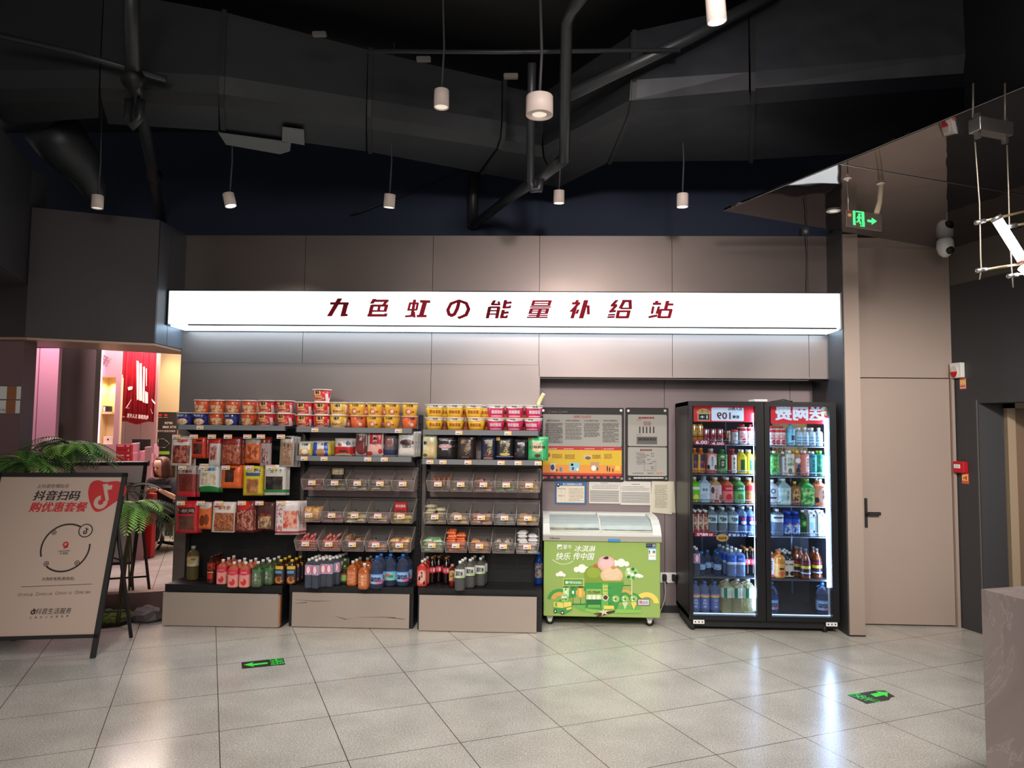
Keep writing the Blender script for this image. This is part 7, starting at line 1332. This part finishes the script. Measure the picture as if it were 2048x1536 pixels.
bottle('evian','small clear blue tinted water bottle',.195,.034,2.,WATB,P_('lb_evian',(90,140,200),[('n',.5,.5,.5,.45,(80,130,200),(200,220,236),5)],.3),CAPB,lz=(.25,.5),inner=MATS['blue_water'],sh=.6)
bottle('tallblue','tall clear water bottle with violet label and sky blue cap',.255,.038,2.,glassy('tb_clear',(190,212,245),.14,.05,1.),P_('lb_tallblue',(90,110,180),[('r',.5,.82,.6,.06,(220,210,90)),('r',.5,.92,.4,.04,(220,120,170))],.3),CAPB,lz=(.12,.62),sh=.72,txt=('尖叫水',0,.38,.8,.6,(226,234,246),True),inner=MATS['chilled_water'])
bottle('juice2l','large bottle of pale yellow drink with a green and white label and carrying loop',.295,.050,4,glassy('j2_clear',(236,232,196),.2,.06,1.),P_('lb_juice2l',(206,220,206),[('r',.28,.5,.14,.5,(30,120,90)),('n',.7,.5,.25,.35,(206,220,206),(180,190,170),6)],.3),CAPW,.020,.70,.018,(.44,.72),None,True,False,None,.03)
bottle('shortwb','short white bottle with a blue grid label',.155,.030,3,liq('shortwb',(190,214,226)),P_('lb_shortwb',(170,206,224),[('r',.5,.7,.4,.03,(40,90,140)),('r',.5,.45,.4,.03,(40,90,140)),('r',.5,.25,.4,.03,(40,90,140)),('r',.5,.5,.03,.4,(60,110,150)),('r',.85,.5,.05,.45,(230,240,246))],.3),CAPW,lz=(.03,.62),sh=.70)
bottle('bluedrink','tall pale blue drink bottle with a dark panel',.20,.037,2.,liq('bluedrink',(130,200,226)),P_('lb_bluedrink',(120,196,224),[('r',.6,.6,.25,.2,(50,50,60)),('r',.3,.25,.2,.06,(220,236,246))],.3),mat('cap_pale',(190,214,220),.3),lz=(.03,.55),sh=.66)
bottle('greenleaf','green leafy tea bottle',.21,.040,3,liq('greenleaf',(60,140,60)),P_('lb_greenleaf',(50,140,70),[('n',.5,.5,.5,.48,(40,130,60),(130,210,110),6)],.3),CAPW,lz=(.04,.80),sh=.84,txt=('绿茶',.4,.55,.5,.5,(220,240,210),True))
bottle('greyjasmine','grey drink bottle with a wavy white panel',.205,.034,2.,liq('greyjasmine',(120,110,100)),P_('lb_greyjasmine',(130,130,136),[('r',.55,.5,.3,.5,(206,210,220))],.3),CAPW,lz=(.04,.80),waist=True,txt=('茉莉花',.2,.6,.5,.7,(50,50,70),True))
bottle('creamtea','cream coloured drink bottle with flower print',.215,.040,3,liq('creamtea',(206,200,180)),P_('lb_creamtea',(206,206,190),[('e',.4,.2,.2,.14,(120,90,90)),('n',.5,.65,.35,.2,(206,206,190),(90,140,110),5)],.3),CAPW,lz=(.04,.84),sh=.86)
bottle('catbrown','orange-brown drink bottle with a black and white picture',.215,.038,2.,liq('catbrown',(190,120,70)),P_('lb_catbrown',(176,120,90),[('e',.6,.72,.3,.12,(226,226,230)),('e',.6,.2,.26,.2,(40,34,34)),('e',.7,.45,.2,.1,(40,60,120))],.3),CAPY,lz=(.03,.84),sh=.84,waist=True)
bottle('pinkflor','pink drink bottle with upright white writing',.215,.040,2.,liq('pinkflor',(214,120,100)),P_('lb_pinkflor',(214,130,120),[('r',.62,.55,.22,.36,(236,206,206))],.3),CAPW,lz=(.04,.84),sh=.84,waist=True,txt=('蜜桃果汁',.3,.55,.4,.62,(160,60,60),True))
bottle('teal','teal drink bottle with upright dark writing',.21,.038,2.,liq('teal',(60,150,160)),P_('lb_teal',(70,156,166),[('r',.5,.1,.6,.1,(50,120,150)),('r',.5,.95,.6,.05,(40,110,120))],.3),CAPW,lz=(.04,.84),sh=.84,txt=('青提汁',0,.5,.55,.6,(20,50,60),True))
bottle('emerald','emerald green drink bottle with yellow-green cap',.215,.042,2.,liq('emerald',(20,150,110)),P_('lb_emerald',(20,150,110),[('n',.5,.5,.5,.48,(20,140,100),(110,200,170),5)],.3),CAPG,lz=(.04,.80),sh=.80)
bottle('widepale','wide pale drink bottle with a pale blue print',.225,.058,4,liq('widepale',(150,180,176)),P_('lb_widepale',(146,186,190),[('r',.3,.5,.02,.5,(60,60,70)),('n',.5,.5,.5,.45,(150,190,196),(196,220,220),4)],.3),mat('cap_palegrn',(196,224,216),.3),.020,.60,.018,(.05,.68),('水柠',.45,.55,.35,.6,(40,60,70),True))
bottle('widegreen','wide green drink bottle with swirling print',.225,.058,4,liq('widegreen',(60,160,60)),P_('lb_widegreen',(40,150,70),[('n',.5,.5,.5,.45,(30,130,60),(160,220,140),4)],.3),CAPG,.020,.60,.018,(.05,.70))
bottle('widepeach','wide orange-pink drink bottle with an oval label',.225,.056,4,liq('widepeach',(214,120,80)),P_('lb_widepeach',(226,150,120),[('e',.55,.5,.34,.42,(236,200,190)),('e',.1,.25,.14,.15,(60,40,30))],.3),CAPW,.016,.60,.014,(.05,.74),('蜜桃',.1,.55,.3,.5,(150,70,60),True))
bottle('whiteblue','white bottle with a round blue mark',.215,.044,3,liq('whiteblue',(206,216,226)),P_('lb_whiteblue',(210,220,230),[('e',.5,.72,.24,.14,(60,120,180)),('e',.5,.72,.12,.07,(220,230,240)),('r',.5,.35,.3,.05,(60,80,120))],.3),CAPW,lz=(.05,.75),sh=.68)
bottle('darkamber','amber drink bottle half hidden',.20,.044,3,liq('darkamber',(130,80,40)),P_('lb_darkamber',(130,90,60),[('e',.5,.5,.4,.4,(196,150,100)),('n',.5,.5,.3,.3,(70,50,50),(206,170,120),5)],.3),CAPY,lz=(.05,.8),sh=.66)
bottle('clearbig','clear water bottle with a white collar label',.22,.048,3,glassy('cb_clear',(180,206,226),.22,.05,1.),P_('lb_clearbig',(206,216,226),[('r',.5,.6,.4,.12,(50,60,90))],.3),CAPW,lz=(.52,.80),sh=.80,inner=MATS['chilled_water'])
bottle('sport','blue sports drink bottle with blue cap',.20,.036,2.,DKBL,P_('lb_sport',(30,80,190),[('e',.5,.62,.2,.12,(220,120,60)),('n',.5,.3,.5,.3,(30,80,190),(180,210,240),5)],.3),mat('cap_bigblue',(20,80,220),.4),.018,.74,.016,(.08,.7),('佳得乐',0,.4,.6,.5,(220,230,245),True))
bottle('greenspr','dark green bottle with white cap',.215,.032,2.,glassy('gs_green',(40,110,60),.55,.08,.74),P_('lb_greenspr',(40,100,50),[('e',.7,.5,.3,.3,(110,200,70))],.3),CAPW,lz=(.35,.62))
def carton(key,desc,h,w):
    def mk():
        t=thing('drink_carton','x','carton'); m=P_('ct_'+key,(206,222,232),[('e',.6,.8,.16,.05,(60,40,40)),('r',.5,.72,.4,.01,(120,130,140)),('r',.3,.4,.25,.14,(150,200,226)),('e',.6,.18,.14,.05,(60,80,110))],.35)
        b=B(); b.box(-w/2,w/2,-w/2,w/2,0,h*.84,m); b.add([(-w/2,-w/2,h*.84),(w/2,-w/2,h*.84),(w/2,w/2,h*.84),(-w/2,w/2,h*.84),(-w/2*.9,0,h*.93),(w/2*.9,0,h*.93)],[(0,1,5,4),(2,3,4,5),(1,2,5),(3,0,4)],m); b.box(-w/2*.9,w/2*.9,-.002,.002,h*.93,h,m); b.obj('carton_box',t)
        b=B(); b.lathe([(.012,0),(.012,.014)],CAPW,12,cx=0,cy=-w*.3,cz=h*.87); b.obj('cap',t); return t,kids(t)
    BT[key]=(desc,mk)
carton('milkct','white and pale blue milk carton',.215,.065)
bottle('oj','ribbed orange juice bottle',.225,.046,2.,liq('oj',(226,150,60)),P_('lb_oj',(230,170,90),[('e',.5,.25,.3,.2,(226,110,70)),('r',.5,.62,.22,.08,(60,50,40))],.3),mat('cap_salmon',(226,120,90),.4),lz=(.08,.55),sh=.72)
bottle('whitecoffee','dark bottle with a tall white label',.215,.036,2.,liq('whitecoffee',(40,50,40)),P_('lb_whitecoffee',(220,214,206),[('e',.6,.2,.3,.14,(60,46,40)),('r',.5,.75,.25,.04,(90,80,80))],.3),mat('cap_greywhite',(190,196,196),.4),lz=(.05,.68))
bottle('amber','amber bottle with dark, red and yellow bands',.25,.040,2.,P_('liq_amber',(150,70,24),(),.08,coat=.6,trans=.4),P_('lb_amber',(50,30,50),[('r',.5,.55,.6,.10,(206,190,60)),('r',.5,.8,.6,.08,(140,30,40)),('r',.5,.15,.6,.05,(190,190,200))],.3),glassy('cap_clearcap',(190,190,190),.4,.1,.74),lz=(.14,.62),sh=.55)
def cfile(key,px,pyb,z,n,where,step=.085,dx=.004,Y=6.325):
    x=at(px,pyb,Y-.03).x
    for k in range(n): put(key,x+dx*k,Y+step*k,z,where+((', front',', second row',', third row',', fourth row')[k] if n>1 else ''),None,R.uniform(-.2,.2))
def crow(items,z,pyb,shelf_,door):
    for i,it in enumerate(items): 
        key,px,n=it[:3]; cfile(key,px,pyb,z,n,'%s, %s, cooler %s door'%(ORD[i],shelf_,door))
SN=['top shelf','second shelf','third shelf','fourth shelf','fifth shelf','floor']
L_='left'; Rr='right'
crow([('canyellow',1390,1),('canyellow',1402,1),('canred',1414,2),('canred',1428,2),('canred',1442,2),('candark',1457,2),('dr',1472,2),('milk',1488,2),('milk',1503,1)],SZ[0]+.0,880,SN[0],L_)
crow([('orgblk',1391,2),('orgblk',1404,2),('peachw',1425,2),('greenherb',1447,2),('redrose',1467.5,2),('yellowsq',1486,2),('yellowsq',1501,2)],SZ[1],944,SN[1],L_)
crow([('limegreen',1391,2),('icewhite',1411,2),('palepink',1433.5,3),('melon',1456.5,3),('greenmelon',1480,3),('orangetea',1502,2)],SZ[2],1004,SN[2],L_)
crow([('coffee',1391.5,2),('coffee',1402,2),('coffee',1413,2),('yuanqi',1427,2),('yuanqi',1447.5,3),('yuanqi',1468,3),('bluelab',1487.5,3),('bluelab',1503,2)],SZ[3],1067,SN[3],L_)
for i,(key,px,n,Y) in enumerate([('clearpink',1394,2,6.33),('evian',1405,1,6.37),('evian',1417,1,6.46),('evian',1437,2,6.37),('nongfu',1465,4,6.33),('nongfu',1482,4,6.33),('cola',1496,3,6.40),('cola',1508,2,6.40)]): cfile(key,px,1153,SZ[4],n,'%s, fifth shelf, cooler left door'%ORD[i],.088,-.012 if key=='nongfu' else .004,Y)
crow([('tallblue',1393,2),('tallblue',1412,2),('tallblue',1432,2),('juice2l',1454.5,2),('juice2l',1476.5,2),('juice2l',1498,2)],.127,1230,SN[5],L_)
crow([('milk',1546,1),('milk',1556,1),('milk',1565,1),('bluedrink',1584,1),('shortwb',1600,2),('shortwb',1612,1),('shortwb',1626,2),('shortwb',1640,1)],SZR[0],886,SN[0],Rr)
crow([('greenleaf',1551,2),('greyjasmine',1568,1),('creamtea',1581.5,2),('catbrown',1596,2),('pinkflor',1612,2),('teal',1628,2),('emerald',1643.5,2)],SZR[1],949,SN[1],Rr)
crow([('whiteblue',1547,2),('widepale',1569,2),('darkamber',1592,1),('widegreen',1616,2),('widepeach',1643,2)],SZR[2],1008,SN[2],Rr)
crow([('clearbig',1557,2),('sport',1579,2),('sport',1594.5,2),('greenspr',1608,1),('milkct',1625.5,2),('milkct',1643,2)],SZR[3],1070,SN[3],Rr)
for i,(key,px,n,Y) in enumerate([('peachw',1545,2,6.38),('oj',1562,2,6.34),('whitecoffee',1573,3,6.38),('whitecoffee',1582,3,6.38),('amber',1597,2,6.42),('amber',1614,3,6.32),('amber',1637,2,6.36)]): cfile(key,px,1158,SZR[4],n,'%s, fifth shelf, cooler right door'%ORD[i],.085,-.012 if key=='amber' and i==5 else .004,Y)
cfile('bigwater',1546,1232,.127,1,'leftmost on the floor of the cooler right door'); cfile('bigwater',1648,1232,.127,1,'at the right end on the floor of the cooler right door, Y')
for o in bpy.data.objects:
    if '_o' in o: del o['_o']
    if 'label' in o: o['label']=o['label'].replace(', Y','')
